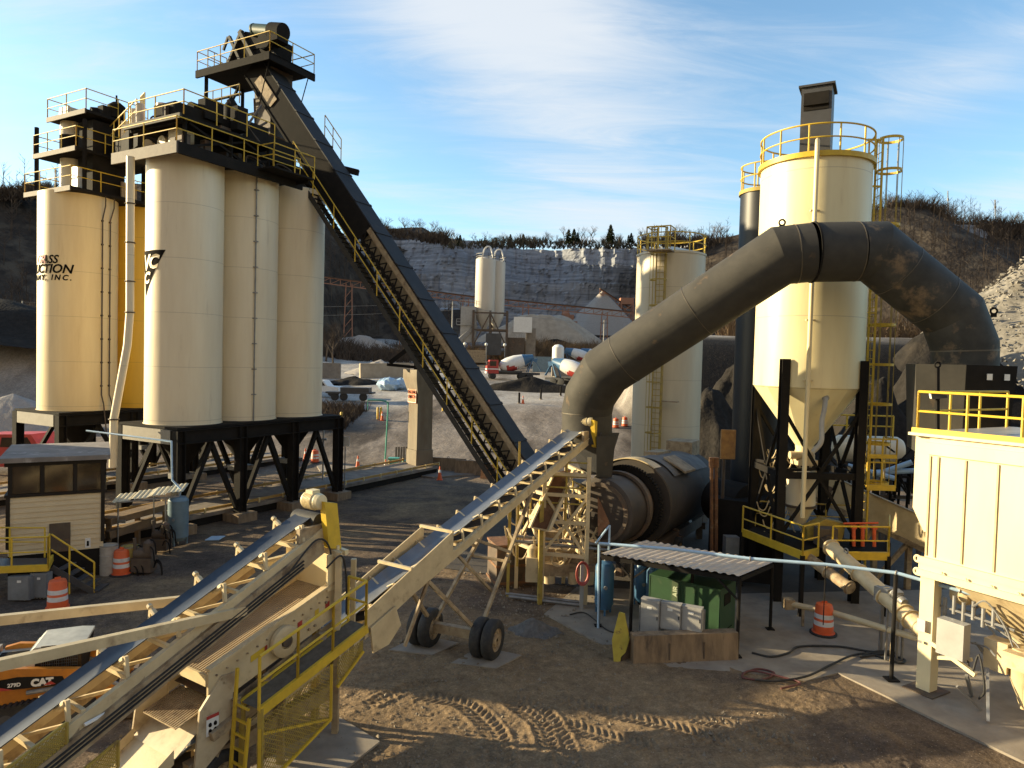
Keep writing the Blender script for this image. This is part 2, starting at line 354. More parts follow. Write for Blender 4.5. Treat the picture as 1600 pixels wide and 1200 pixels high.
CEDAR = mat('evergreen_needles', (.035, .05, .025), (.05, .055, .03), rough=.9, scale=.5, spec=.06)

def LEDGE(m, col, lo, hi):                     # pale fallen stone lying on the flat ledges
    nt = m.node_tree; L = nt.links.new; b = nt.nodes['Principled BSDF']; src = b.inputs['Base Color'].links[0].from_socket; ge = nd(nt, 'ShaderNodeNewGeometry'); sp = nd(nt, 'ShaderNodeSeparateXYZ'); L(ge.outputs['True Normal'], sp.inputs[0])
    r = nd(nt, 'ShaderNodeMapRange'); r.inputs[1].default_value = lo; r.inputs[2].default_value = hi; L(sp.outputs[2], r.inputs[0]); x = nd(nt, 'ShaderNodeMix', data_type='RGBA'); L(r.outputs[0], x.inputs[0]); L(src, x.inputs[6]); x.inputs[7].default_value = (*col, 1); L(x.outputs[2], b.inputs['Base Color'])
LEDGE(ROCK, (.38, .385, .40), .6, .9)
# ============================================================ GROUND
def ground_mat():
    m = bpy.data.materials.new('yard_ground'); m.use_nodes = True; nt = m.node_tree; L = nt.links.new
    b = nt.nodes['Principled BSDF']; b.inputs['Roughness'].default_value = .92; b.inputs['Specular IOR Level'].default_value = .10
    ge = nd(nt, 'ShaderNodeNewGeometry')
    def noise(sc, det=6, ro=.6, st=None, dist=0):
        n = nd(nt, 'ShaderNodeTexNoise'); n.inputs['Scale'].default_value = sc; n.inputs['Detail'].default_value = det; n.inputs['Roughness'].default_value = ro; n.inputs['Distortion'].default_value = dist
        if st:
            mp = nd(nt, 'ShaderNodeMapping'); mp.inputs['Scale'].default_value = st[:3]; mp.inputs['Rotation'].default_value = (0, 0, R(st[3])); L(ge.outputs['Position'], mp.inputs[0]); L(mp.outputs[0], n.inputs[0])
        else: L(ge.outputs['Position'], n.inputs[0])
        return n.outputs[0]
    def mr(x, a, c):
        n = nd(nt, 'ShaderNodeMapRange'); n.inputs[1].default_value = a; n.inputs[2].default_value = c; L(x, n.inputs[0]); return n.outputs[0]
    def mix(f, a, c):
        n = nd(nt, 'ShaderNodeMix', data_type='RGBA'); L(f, n.inputs[0])
        for i, x in ((6, a), (7, c)):
            if isinstance(x, tuple): n.inputs[i].default_value = (*x, 1)
            else: L(x, n.inputs[i])
        return n.outputs[2]
    def mul(a, c):
        n = nd(nt, 'ShaderNodeMath', operation='MULTIPLY'); L(a, n.inputs[0])
        if isinstance(c, float): n.inputs[1].default_value = c
        else: L(c, n.inputs[1])
        return n.outputs[0]
    sep = nd(nt, 'ShaderNodeSeparateXYZ'); L(ge.outputs['Position'], sep.inputs[0])
    dark = mix(mr(noise(.8, 8), .35, .65), (.068, .052, .042), (.125, .093, .07))
    dirt = mix(mr(noise(1.7, 8, .68), .3, .7), (.165, .115, .07), (.27, .19, .11))
    col = mix(mr(noise(.26, 9, .66, dist=.8), .44, .64), dark, dirt)
    # dusty work area in front of the screen and under the feed conveyor
    def blob(cx, cy, rx, ry):
        vm = nd(nt, 'ShaderNodeVectorMath', operation='SUBTRACT'); L(ge.outputs['Position'], vm.inputs[0]); vm.inputs[1].default_value = (cx, cy, 0)
        v2 = nd(nt, 'ShaderNodeVectorMath', operation='MULTIPLY'); L(vm.outputs[0], v2.inputs[0]); v2.inputs[1].default_value = (1/rx, 1/ry, 0)
        ln = nd(nt, 'ShaderNodeVectorMath', operation='LENGTH'); L(v2.outputs[0], ln.inputs[0])
        ad = nd(nt, 'ShaderNodeMath', operation='MULTIPLY_ADD'); L(noise(.7, 6), ad.inputs[0]); ad.inputs[1].default_value = .9; L(ln.outputs['Value'], ad.inputs[2])
        return mr(ad.outputs[0], 1.55, 1.1)
    col = mix(mul(blob(-.5, 16.5, 7.5, 6.5), .85), col, dirt)
    # paler, greyer haul road beyond
    road = mix(mr(noise(.5, 10, .68, (1, .3, 1, 20)), .35, .65), (.13, .105, .085), (.30, .25, .205))
    far = mr(sep.outputs[1], 42., 56.)
    col = mix(far, col, road)
    col = mix(mul(mr(noise(.12, 6, .6, (1, .25, 1, 12)), .50, .58), mr(sep.outputs[1], 38., 60.)), col, (.07, .056, .046))
    grey = mix(mr(noise(.3, 6), .4, .6), (.40, .37, .335), (.28, .255, .23))
    col = mix(mul(mr(noise(.06, 5, .5, (1, .5, 1, 0)), .40, .52), mr(sep.outputs[1], 62., 80.)), col, grey)
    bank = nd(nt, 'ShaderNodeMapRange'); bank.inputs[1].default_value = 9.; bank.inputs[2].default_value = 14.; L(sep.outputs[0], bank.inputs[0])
    col = mix(mul(bank.outputs[0], mul(mr(sep.outputs[1], 46., 54.), mr(sep.outputs[1], 84., 70.))), col, (.014, .012, .011))  # right bank: dark millings, with shade put into the colour as well
    fine = mr(noise(22, 4, .75), .3, .7); fm = nd(nt, 'ShaderNodeMapRange'); fm.inputs[3].default_value = .62; fm.inputs[4].default_value = 1.38; L(fine, fm.inputs[0])
    mf = nd(nt, 'ShaderNodeMapRange'); mf.inputs[1].default_value = .3; mf.inputs[2].default_value = .7; mf.inputs[3].default_value = .72; mf.inputs[4].default_value = 1.3; L(noise(4.5, 6, .7), mf.inputs[0])
    vs_ = nd(nt, 'ShaderNodeVectorMath', operation='SCALE'); L(col, vs_.inputs[0]); mm = nd(nt, 'ShaderNodeMath', operation='MULTIPLY'); L(fm.outputs[0], mm.inputs[0]); L(mf.outputs[0], mm.inputs[1]); L(mm.outputs[0], vs_.inputs['Scale']); col = vs_.outputs[0]
    # grit: fine bright and dark stones
    vo = nd(nt, 'ShaderNodeTexVoronoi'); vo.inputs['Scale'].default_value = 17; L(ge.outputs['Position'], vo.inputs['Vector'])
    sp = nd(nt, 'ShaderNodeMath', operation='LESS_THAN'); sp.inputs[1].default_value = .20; L(vo.outputs['Distance'], sp.inputs[0])
    cs = nd(nt, 'ShaderNodeSeparateColor'); L(vo.outputs['Color'], cs.inputs[0])
    gt = nd(nt, 'ShaderNodeMath', operation='GREATER_THAN'); gt.inputs[1].default_value = .72; L(cs.outputs[0], gt.inputs[0])
    col = mix(mul(mul(sp.outputs[0], gt.outputs[0]), .55), col, (.36, .31, .25))
    L(col, b.inputs['Base Color'])
    ad = nd(nt, 'ShaderNodeMath', operation='MULTIPLY_ADD'); L(noise(14, 5, .7), ad.inputs[0]); ad.inputs[1].default_value = .25; L(noise(1.6, 6, .6, dist=.5), ad.inputs[2])
    bp = nd(nt, 'ShaderNodeBump'); bp.inputs['Distance'].default_value = .09; bp.inputs['Strength'].default_value = .9; L(ad.outputs[0], bp.inputs['Height']); L(bp.outputs[0], b.inputs['Normal'])
    return m
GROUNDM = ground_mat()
def ngrid(xs, ys, zf):
    X, Y = np.meshgrid(xs, ys); Z = zf(X, Y); n, m = X.shape
    vs = np.stack([X.ravel(), Y.ravel(), Z.ravel()], 1)
    i = np.arange(n*m).reshape(n, m)
    fs = np.stack([i[:-1, :-1].ravel(), i[:-1, 1:].ravel(), i[1:, 1:].ravel(), i[1:, :-1].ravel()], 1)
    return vs, fs
def npmesh(name, vs, fs, m, smooth=True):
    me = bpy.data.meshes.new(name); me.from_pydata([tuple(v) for v in vs.tolist()], [], [tuple(f) for f in fs.tolist()])
    if smooth: me.polygons.foreach_set('use_smooth', [True]*len(me.polygons))
    me.materials.append(m); me.update(); ob = bpy.data.objects.new(name, me); COL.objects.link(ob); return ob
def vnoise(x, y, sc, seed=0):
    x = np.asarray(x)*sc+seed*17.3; y = np.asarray(y)*sc+seed*9.1
    xi = np.floor(x).astype(int); yi = np.floor(y).astype(int); fx = x-xi; fy = y-yi
    def h(a, b):
        t = np.sin(a*127.1+b*311.7+seed*74.7)*43758.5453; return t-np.floor(t)
    fx = fx*fx*(3-2*fx); fy = fy*fy*(3-2*fy)
    return (h(xi, yi)*(1-fx)+h(xi+1, yi)*fx)*(1-fy)+(h(xi, yi+1)*(1-fx)+h(xi+1, yi+1)*fx)*fy
def fbm(x, y, sc, seed=0, o=4):
    r = 0; a = .5
    for k in range(o): r = r + a*(vnoise(x, y, sc*2**k, seed+k)-.5); a *= .5
    return r
def gz(x, y):
    near = np.exp(-((x-(-1.5))**2/60+(y-18)**2/60))
    return hgt(x, y) + fbm(x, y, .12, 3)*.05*sst(-1e9, 0, y) + fbm(x, y, .9, 5)*.10*near + fbm(x, y, .07, 9)*1.2*sst(60, 90, y) - .02
xs = np.concatenate([[-3000, -1500, -700, -400, -250], np.arange(-160, -20, 3), np.arange(-20, 20, .4), np.arange(20, 160, 3), [250, 400, 700, 1500, 3000]])
ys = np.concatenate([[-2000, -600, -150, -40, 0], np.arange(6, 44, .4), np.arange(44, 130, 2), np.arange(130, 420, 8), [600, 1000, 3000]])
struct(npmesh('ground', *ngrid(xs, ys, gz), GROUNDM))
def sheet(name, pts, z, m, th=.02):
    mb = MB(); mb.prism([V((p[0], p[1], z-th)) for p in pts], (0, 0, th)); return struct(mb.build(name, m, smooth=False))
# concrete slab at lower right, shed apron, wheel pads
g = lambda x, y: G0(x, y)
sl_pts = [g(1000, 1040), g(1200, 1056), g(1258, 1066), g(1309, 1053), g(1640, 1212), (17.5, 11.5), (19, 26), (8.2, 24.5), (2.5, 24.8), (1.2, 22.0)]
sheet('concrete_slab', sl_pts, .035, CONC, .3)
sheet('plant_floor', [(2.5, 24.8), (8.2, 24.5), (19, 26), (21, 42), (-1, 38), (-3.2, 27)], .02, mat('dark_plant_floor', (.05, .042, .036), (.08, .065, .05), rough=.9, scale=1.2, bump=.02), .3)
CREAMB = None
# ---- gravel scattered over the yard (countless)
def gravel():
    mb = MB(); rr = random.Random(3)
    for _ in range(9000):
        Y = 11.5 + 15*rr.random()**1.3; x = rr.uniform(-8, 7)
        if x > 3 and Y > 16: continue
        if rr.random() > .25 + .75*float(vnoise(x, Y, .5, 4)): continue
        s = rr.uniform(.014, .045)*(1.9 if rr.random() < .06 else 1); z = float(gz(x, Y))+.05; a = rr.uniform(0, 6.3); pts = []
        for k in range(3): pts.append((x+s*math.cos(a+k*2.1+rr.uniform(-.4, .4)), Y+s*math.sin(a+k*2.1), z-.01))
        pts.append((x+rr.uniform(-.3, .3)*s, Y+rr.uniform(-.3, .3)*s, z+s*rr.uniform(.6, 1.1)))
        mb.add(pts, [(0, 1, 3), (1, 2, 3), (2, 0, 3)])
    return stuff(mb.build('gravel', mat('loose_gravel', (.26, .215, .16), (.12, .1, .08), rough=.9, scale=6), smooth=False, recalc=False), 'loose pale gravel strewn over the brown yard', 'gravel')
gravel()
def spl(ctrl, n=8):
    c = [V(p) for p in ctrl]; c = [c[0]*2-c[1]]+c+[c[-1]*2-c[-2]]; out = []
    for i in range(1, len(c)-2):
        for k in range(n):
            t = k/n; out.append(.5*((2*c[i])+(c[i+1]-c[i-1])*t+(2*c[i-1]-5*c[i]+4*c[i+1]-c[i+2])*t*t+(3*c[i]-c[i-1]-3*c[i+1]+c[i+2])*t**3))
    return out+[c[-2]]
# ---- churned dirt in front of the screen: real relief with tyre prints
def churned():
    x = np.arange(-5.4, 9.0, .034); y = np.arange(11.6, 20.2, .034); X, Y = np.meshgrid(x, y); H = np.zeros_like(X)
    H += fbm(X, Y, .8, 51, 5)*.10 + fbm(X, Y, 6.0, 57, 3)*.045*(.4+1.2*vnoise(X, Y, .6, 3)) + np.maximum(0, vnoise(X, Y, 13, 61)-.72)*.10*(vnoise(X, Y, .9, 8) > .45)
    for ctrl, w in (([(640, 1085), (715, 1099), (750, 1120), (772, 1145), (780, 1172), (786, 1215)], .27), ([(775, 1086), (820, 1099), (850, 1120), (872, 1150), (885, 1180), (893, 1220)], .27), ([(785, 1094), (825, 1118), (848, 1142), (858, 1180)], .22), ([(860, 1092), (950, 1114), (1050, 1139), (1160, 1168)], .27), ([(870, 1128), (950, 1154), (1040, 1176)], .27), ([(1060, 1118), (1150, 1139), (1260, 1172)], .25), ([(560, 1110), (640, 1075), (700, 1066)], .2)):
        p = np.array([(q.x, q.y) for q in spl([G0(a, b) for a, b in ctrl], 40)]); arc = np.concatenate([[0], np.cumsum(np.hypot(*np.diff(p, axis=0).T))])
        bx = (X > p[:, 0].min()-.6) & (X < p[:, 0].max()+.6) & (Y > p[:, 1].min()-.6) & (Y < p[:, 1].max()+.6); idx = np.argwhere(bx); qx = X[bx]; qy = Y[bx]
        best = np.full(qx.shape, 9.); sd = np.zeros_like(qx); sa = np.zeros_like(qx)
        for k in range(len(p)-1):
            d = p[k+1]-p[k]; L = np.hypot(*d)+1e-9; d = d/L; rx = qx-p[k, 0]; ry = qy-p[k, 1]; t = np.clip(rx*d[0]+ry*d[1], 0, L); ex = rx-d[0]*t; ey = ry-d[1]*t; dist = np.hypot(ex, ey); m_ = dist < best
            best[m_] = dist[m_]; sd[m_] = np.sign(d[0]*ry-d[1]*rx)[m_]; sa[m_] = (arc[k]+t)[m_]
        lug = sst(-.1, .5, np.sin((sa+best*.55+(sd > 0)*.085)*2*np.pi/.17)); ins = 1-sst(w*.92, w*1.05, best); rid = np.exp(-((best-w*1.18)/.055)**2); fade = sst(0, .5, sa)*sst(0, .4, arc[-1]-sa)*(.55+.6*vnoise(qx, qy, 1.2, 77))
        H[bx] = H[bx]*(1-.6*ins*fade) + fade*(ins*(lug*.042*sst(.02, .07, best)-.025) + rid*.03)
    e = np.minimum.reduce([X-x[0], x[-1]-X, Y-y[0], y[-1]-Y]); ed = sst(0, .7, e+fbm(X, Y, 1.1, 19)*.5)
    Z = gz(X, Y) + H*ed + .045*ed - .05*(1-ed)
    for i_, (cx, cy, r) in enumerate(((7.0, 18.3, .9),)): pass
    Z = np.where((X > 6.2) & (Y > 16.6+(9-X)*.45), np.minimum(Z, .02), Z)
    n, m = X.shape; i = np.arange(n*m).reshape(n, m); fs = np.stack([i[:-1, :-1].ravel(), i[:-1, 1:].ravel(), i[1:, 1:].ravel(), i[1:, :-1].ravel()], 1)
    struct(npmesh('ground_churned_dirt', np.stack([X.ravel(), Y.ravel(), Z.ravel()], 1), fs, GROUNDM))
churned()
# ============================================================ QUARRY WALL, HILLS
def cliff():
    prof = [(-30, 9), (0, 14), (3, 22), (5, 30), (17, 31), (20, 40), (22, 47), (36, 48), (39, 53), (41, 58), (50, 59), (52, 63), (54, 69), (80, 70), (160, 71), (500, 74)]
    t = [0]
    for a, b in zip(prof, prof[1:]): t.append(t[-1]+math.hypot(b[0]-a[0], b[1]-a[1]) if b[0] < 80 else t[-1]+6)
    ss = np.concatenate([np.linspace(t[i], t[i+1], 8 if prof[i+1][1]-prof[i][1] > 2.5 else 4, endpoint=False) for i in range(len(prof)-1)]+[[t[-1]]])
    py = np.interp(ss, t, [p[0] for p in prof]); pz = np.interp(ss, t, [p[1] for p in prof])
    xs = np.arange(-170, 330, 1.0); Xg, Sg = np.meshgrid(xs, ss); PY = np.repeat(py[:, None], len(xs), 1); PZ = np.repeat(pz[:, None], len(xs), 1)
    base = 322 + 14*np.sin(Xg/37.0) + 7*np.sin(Xg/11.0+1) - 40*sst(20, 110, Xg)*sst(40, 60, PZ) - 25*sst(90, 200, Xg)
    yy = PY + base + fbm(Xg, PZ*.25, .08, 2, 5)*6*(PZ < 70) + np.round(fbm(Xg, PZ*.25, .33, 6, 3)*5)*1.1*(PZ < 70) + fbm(Xg, PZ, .8, 7, 2)*.9*(PZ < 70)
    zz = PZ + fbm(Xg, yy*0+Sg, .05, 8)*2.0 + fbm(Xg, Sg*.3, .2, 11)*1.2*sst(60, 69, PZ)
    n, m = Xg.shape; i = np.arange(n*m).reshape(n, m)
    fs = np.stack([i[:-1, :-1].ravel(), i[:-1, 1:].ravel(), i[1:, 1:].ravel(), i[1:, :-1].ravel()], 1)
    o = struct(npmesh('quarry_cliff', np.stack([Xg.ravel(), yy.ravel(), zz.ravel()], 1), fs, ROCK, smooth=False))
    return xs, (base+54)[-4, :]
cliff()
def hill(name, ridge, xr, k, seed, depth=260):
    rx = [p[0] for p in ridge]; ry = [p[1] for p in ridge]; rz = [p[2] for p in ridge]
    xs = np.linspace(xr[0], xr[1], 110); tt = np.concatenate([np.linspace(-depth, 0, 60), [40, 120, 300]])
    X, T = np.meshgrid(xs, tt); Y = np.interp(X, rx, ry)+T; Z = np.interp(X, rx, rz) + np.minimum(T, 0)*k + fbm(X, Y, .02, seed)*10*sst(0, -30, T) + fbm(X, Y, .1, seed+3)*2.5
    n, m = X.shape; i = np.arange(n*m).reshape(n, m)
    fs = np.stack([i[:-1, :-1].ravel(), i[:-1, 1:].ravel(), i[1:, 1:].ravel(), i[1:, :-1].ravel()], 1)
    struct(npmesh(name, np.stack([X.ravel(), Y.ravel(), Z.ravel()], 1), fs, HILLM))
    return X, Y, Z
lr = [P(-500, 300, 170), P(-150, 290, 185), P(0, 297, 200), P(60, 296, 215), P(250, 300, 240), P(420, 325, 262), P(490, 350, 290), P(540, 378, 300), P(585, 480, 310)]
hill('hill_shade_ridge', [tuple(p) for p in (P(-200, 330, 400), P(30, 318, 400), P(150, 286, 400), P(430, 286, 400), P(500, 345, 395), P(545, 385, 390), P(580, 440, 388))], (-370, -78), .5, 37, 150)  # ridge mostly hidden by the silos, added to shade the quarry cliff
LH = hill('hill_wooded', [tuple(p) for p in lr], (-240, -22), .55, 21)
hill('hill_knoll', [tuple(p) for p in (P(540, 392, 398), P(595, 356, 398), P(660, 356, 398), P(695, 374, 398), P(735, 400, 398))], (-92, -25), .5, 27, 34)
rr_ = [P(1010, 400, 330), P(1120, 372, 325), P(1250, 345, 315), P(1345, 330, 300), P(1400, 324, 300), P(1450, 326, 300), P(1500, 350, 310), P(1600, 353, 320), P(2000, 330, 320), P(2800, 330, 300)]
RH = hill('hill_beyond_quarry', [tuple(p) for p in rr_], (62, 480), .62, 31)
# ---- woods on the hills: one mass of bare trunks and twigs
def sliver(mb, p, q, w, w2=None, side=None):
    p, q = V(p), V(q); w2 = w*.3 if w2 is None else w2; d = (q-p); s = (d.cross(side if side is not None else V((random.uniform(-.5, .5), 1, 0))))
    if s.length < 1e-5: s = V((1, 0, 0))
    s.normalize(); mb.add([p-s*w/2, p+s*w/2, q+s*w2/2, q-s*w2/2], [(0, 1, 2, 3)])
def wood(name, H, n, xr, yr, label, hs=(6, 11), seed=1):
    X, Y, Z = H; rr = random.Random(seed); mb = MB(); R_, C_ = X.shape
    for _ in range(n*3):
        i = rr.randrange(0, 60); j = rr.randrange(0, C_)
        x, y, z = X[i, j]+rr.uniform(-2, 2), Y[i, j]+rr.uniform(-2, 2), Z[i, j]
        px, py = proj((x, y, z))
        if not (xr[0] < px < xr[1] and yr[0] < py < yr[1]): continue
        if z < float(hgt(x, y)): continue
        n -= 1
        if n < 0: break
        h = rr.uniform(*hs); top = V((x+rr.uniform(-.5, .5), y, z+h)); b = V((x, y, z-.3)); sliver(mb, b, top, .28, .06)
        for k in range(11):
            t = rr.uniform(.3, .98); p = b.lerp(top, t); a = rr.uniform(0, 6.3); l = h*rr.uniform(.12, .34)*(1.15-t*.6)
            q = p+V((math.cos(a)*l, math.sin(a)*l*.6, l*rr.uniform(.5, 1.3))); sliver(mb, p, q, .11, .03)
            for _k in range(2):
                r2 = p.lerp(q, rr.uniform(.4, .9)); a2 = a+rr.uniform(-1, 1); sliver(mb, r2, r2+V((math.cos(a2)*l*.5, math.sin(a2)*l*.3, l*rr.uniform(.2, .8))), .07, .02)
    return stuff(mb.build(name, BARK, smooth=False, recalc=False), label, 'woods')
wood('bare_woods', RH, 1700, (1080, 1680), (300, 560), 'mass of bare winter woods covering the right hill', seed=2)
wood('bare_woods', LH, 900, (-60, 720), (280, 560), 'mass of bare winter woods covering the left hill', seed=5)
# ---- single trees on the skyline
def make_tree(seed, ever=False):
    rr = random.Random(seed); tr_, cr = MB(), MB()
    if ever:
        h = 6.0; tr_.tube((0, 0, -.3), (0, 0, h*.9), .16, .03, n=6)
        for k in range(420):
            t = rr.uniform(.08, 1)**.8; z = h*t; rad = (1-t)**.7*1.9*(.55+.6*rr.random())+.1; a = rr.uniform(0, 6.3)
            p = V((math.cos(a)*rad*rr.random(), math.sin(a)*rad*rr.random(), z)); q = V((math.cos(a)*rad, math.sin(a)*rad, z-.15+rr.uniform(-.2, .3)))
            sliver(cr, p, q, .6, .2, side=V((rr.uniform(-1, 1), rr.uniform(-1, 1), 1)))
    else:
        h = 8.0
        def br(p, d, l, r, dep):
            q = p+d*l; mb = tr_ if dep == 0 else cr
            mb.tube(p, q, r, r*.62, n=5 if dep < 2 else 3, cap=False)
            if dep == 4: return
            for k in range(3 if dep else 4):
                a = rr.uniform(0, 6.3); e = V((math.cos(a), math.sin(a), rr.uniform(.1, .7)))
                br(p.lerp(q, rr.uniform(.55, 1)), (d*.75+e*.62).normalized(), l*rr.uniform(.58, .78), r*.52, dep+1)
        br(V((0, 0, -.3)), V((rr.uniform(-.08, .08), rr.uniform(-.08, .08), 1)).normalized(), 3.0, .17, 0)
    return tr_, cr
protos = []
for s_, ev in ((1, 0), (2, 0), (3, 0), (4, 0), (5, 1), (6, 1)):
    a_, b_ = make_tree(s_, ev); protos.append((a_, b_, ev))
PMESH = {}
BARE = ['bare leafless tree on the far quarry rim skyline', 'bare leafless tree on the knoll left of the quarry rim', 'bare leafless tree on the crest of the right hill', 'bare leafless tree standing at the foot of the quarry slope']
def place_tree(k, x, y, z, sc, label, group):
    a_, b_, ev = protos[k]; nm = 'evergreen_tree' if ev else 'bare_tree'
    if k not in PMESH:
        t = thing(nm, label, 'tree', (x, y, z), group); 
        ma, mb_ = MB(), MB(); ma.v = [(v[0]+x, v[1]+y, v[2]+z) for v in a_.v]; ma.f = a_.f; mb_.v = [(v[0]+x, v[1]+y, v[2]+z) for v in b_.v]; mb_.f = b_.f
        ma.build('trunk', BARK, t); mb_.build('crown', CEDAR if ev else BARK, t, smooth=False, recalc=False); t.scale = (sc,)*3; PMESH[k] = t
    else:
        c = copy_tree(PMESH[k], (x, y, z), random.uniform(0, 6.3), label, sc=sc); c['group'] = group
rr = random.Random(12)
def skyline(n, x0, x1, Y, yfun, lab, group, kinds, sr=(.6, 1.1)):
    for i in range(n):
        px = x0+(x1-x0)*min(max(rr.choice([rr.random(), (i+.5)/n, int(rr.random()*4)/4+rr.gauss(.12, .05)]), 0), 1); p = P(px, yfun(px)+rr.uniform(1, 9), Y+rr.uniform(-8, 8)); k = rr.choice(kinds)
        place_tree(k, p.x, p.y, p.z-.5, rr.uniform(*sr), ('dark evergreen ' + lab) if protos[k][2] else ('bare leafless ' + lab), group)
skyline(15, 590, 695, 325, lambda x: np.interp(x, [590, 690], [352, 366]), 'tree on the knoll at the quarry rim left end', 'trees on the knoll', [0, 1, 2, 3], (.7, 1.2))
skyline(26, 700, 870, 345, lambda x: 378, 'tree on the rim behind the concrete plant', 'trees on the quarry rim', [0, 1, 2, 3, 4, 5], (.5, 1.2))
skyline(18, 870, 1000, 325, lambda x: 374, 'tree on the sunlit end of the rim', 'trees on the sunlit rim', [0, 3, 1, 4, 5, 5], (.5, 1.35))
skyline(20, 1000, 1142, 322, lambda x: 372, 'tree between cream tank and black stack skyline', 'trees behind the cream tank', [0, 1, 2, 3], (.8, 1.25))
skyline(34, 1345, 1610, 306, lambda x: np.interp(x, [1345, 1400, 1450, 1500, 1600], [332, 326, 328, 352, 355]), 'tree on the crest of the right hill', 'trees on the right hill crest', [0, 1, 2, 3], (.8, 1.3))
skyline(12, -20, 75, 205, lambda x: 297, 'tree on the crest of the left hill', 'trees on the left hill crest', [0, 1, 2, 3], (.5, .8))
for (px, py, Y, sc) in ((520, 495, 130, 1.25), (508, 480, 140, 1.3), (640, 500, 190, .9), (655, 505, 180, .8), (545, 505, 150, .8), (585, 512, 160, .7)):
    p = at(px, Y, 0); z = float(hgt(p.x, Y)); place_tree(rr.choice([0, 1, 2, 3]), p.x, Y, z, sc, 'bare leafless tree by the haul road behind the cream silos', 'trees by the haul road')
# ---- dry brush belts
RIM = None
def brush(name, quad, n, h, label, m=BRUSHM, seed=0):
    rr = random.Random(seed); mb = MB(); (x0, y0, x1, y1) = quad
    for _ in range(n):
        x = rr.uniform(x0, x1); y = rr.uniform(y0, y1); z = float(hgt(x, y)); hh = h*rr.uniform(.45, 1.1)*(.5+float(vnoise(x, y, .12, seed)))
        for k in range(5):
            a = rr.uniform(0, 6.3); l = hh*.35; b = V((x+rr.uniform(-.4, .4), y+rr.uniform(-.4, .4), z-.1)); sliver(mb, b, b+V((math.cos(a)*l, math.sin(a)*l, hh*rr.uniform(.6, 1))), .09*h/3+.03, .02)
            c = b+V((math.cos(a)*l, math.sin(a)*l, hh*rr.uniform(.6, 1)))*.6; a += rr.uniform(-1.2, 1.2); sliver(mb, c, c+V((math.cos(a)*l*.8, math.sin(a)*l*.8, hh*.35)), .06*h/3+.02, .02)
    return stuff(mb.build(name, m, smooth=False, recalc=False), label, 'brush')
brush('dry_brush', (2, 165, 48, 205), 2600, 5.0, 'tall dry brown brush belt behind the mixer trucks', seed=1)
brush('dry_brush', (-60, 148, -22, 175), 1300, 4.5, 'dark scrub along the foot of the quarry beside the silos', BARK, seed=2)
brush('dry_brush', (-24, 64, -15.5, 74), 900, 2.2, 'rounded brown scrub mound beside the haul road', BARK, seed=3)
brush('dry_brush', (-140, 108, -70, 150), 1500, 5, 'brown scrub on the bank left of the silos', BARK, seed=4)
brush('dry_brush', (26, 84, 66, 110), 1300, 3.0, 'dry grass and scrub on the bank behind the duct', seed=6)
brush('dry_brush', (-12, 150, 6, 170), 400, 3.5, 'reddish scrub around the concrete plant', seed=7)
def rim(x0, x1, Y, yfun, n, h, m, label, seed):
    rr = random.Random(seed); mb = MB()
    for _ in range(n):
        px = rr.uniform(x0, x1); b = P(px, yfun(px)+rr.uniform(3, 14), Y+rr.uniform(-5, 5)); hh = h*rr.uniform(.35, 1.1)*(.4+1.1*float(vnoise(b.x, 0, .16, seed)))
        for k in range(7):
            a = rr.uniform(0, 6.3); l = hh*.4; q = b+V((math.cos(a)*l, math.sin(a)*l, hh*rr.uniform(.5, 1))); sliver(mb, b, q, .25, .05); c = b.lerp(q, .6); a += rr.uniform(-1, 1); sliver(mb, c, c+V((math.cos(a)*l*.7, math.sin(a)*l*.7, hh*.35)), .16, .03)
    return stuff(mb.build('rim_scrub', m, smooth=False, recalc=False), label, 'brush')
rim(690, 1000, 338, lambda x: 376, 620, 3.4, mat('dark_scrub', (.085, .07, .048), (.04, .04, .028), rough=.9, scale=.2), 'dark scrub edging the top of the quarry wall', 41)
rim(1000, 1145, 322, lambda x: 375, 350, 5.0, BARK, 'brown thicket on the rim behind the cream tank', 42)
rim(1340, 1640, 304, lambda x: float(np.interp(x, [1345, 1400, 1450, 1500, 1600], [334, 328, 330, 354, 357])), 800, 7, BARK, 'bare thicket along the crest of the right hill', 44)
rim(-30, 85, 202, lambda x: 300, 300, 4.5, BARK, 'bare thicket along the crest of the left hill', 45)
rim(585, 700, 322, lambda x: float(np.interp(x, [590, 690], [354, 370])), 260, 5, BARK, 'brown thicket on the knoll', 43)
# ---- stockpiles
def pile(name, c, rx, ry, h, m, label, seed=0, rough=.12, flat=0.0, n=56):
    mb = MB(); vs = []; fs = []; c = V(c)
    rings = 18
    for i in range(rings+1):
        t = i/rings
        for j in range(n):
            a = 2*math.pi*j/n; k = 1+float(fbm(math.cos(a)*2+5, math.sin(a)*2+5, .9, seed))*.5
            x = math.cos(a)*rx*t*k; y = math.sin(a)*ry*t*k
            z = h*(1-max(0, t-flat)/(1-flat)) + float(fbm(x, y, 2.2/max(rx, 1)*1.5, seed+2))*h*rough*2
            vs.append((c.x+x, c.y+y, c.z+z-.3))
    for i in range(rings):
        for j in range(n): fs.append((i*n+j, i*n+(j+1) % n, (i+1)*n+(j+1) % n, (i+1)*n+j))
    mb.v = vs; mb.f = fs
    return tag(mb.build(name, m, smooth=True, ang=60, recalc=False, loc=c), label, 'stockpile')
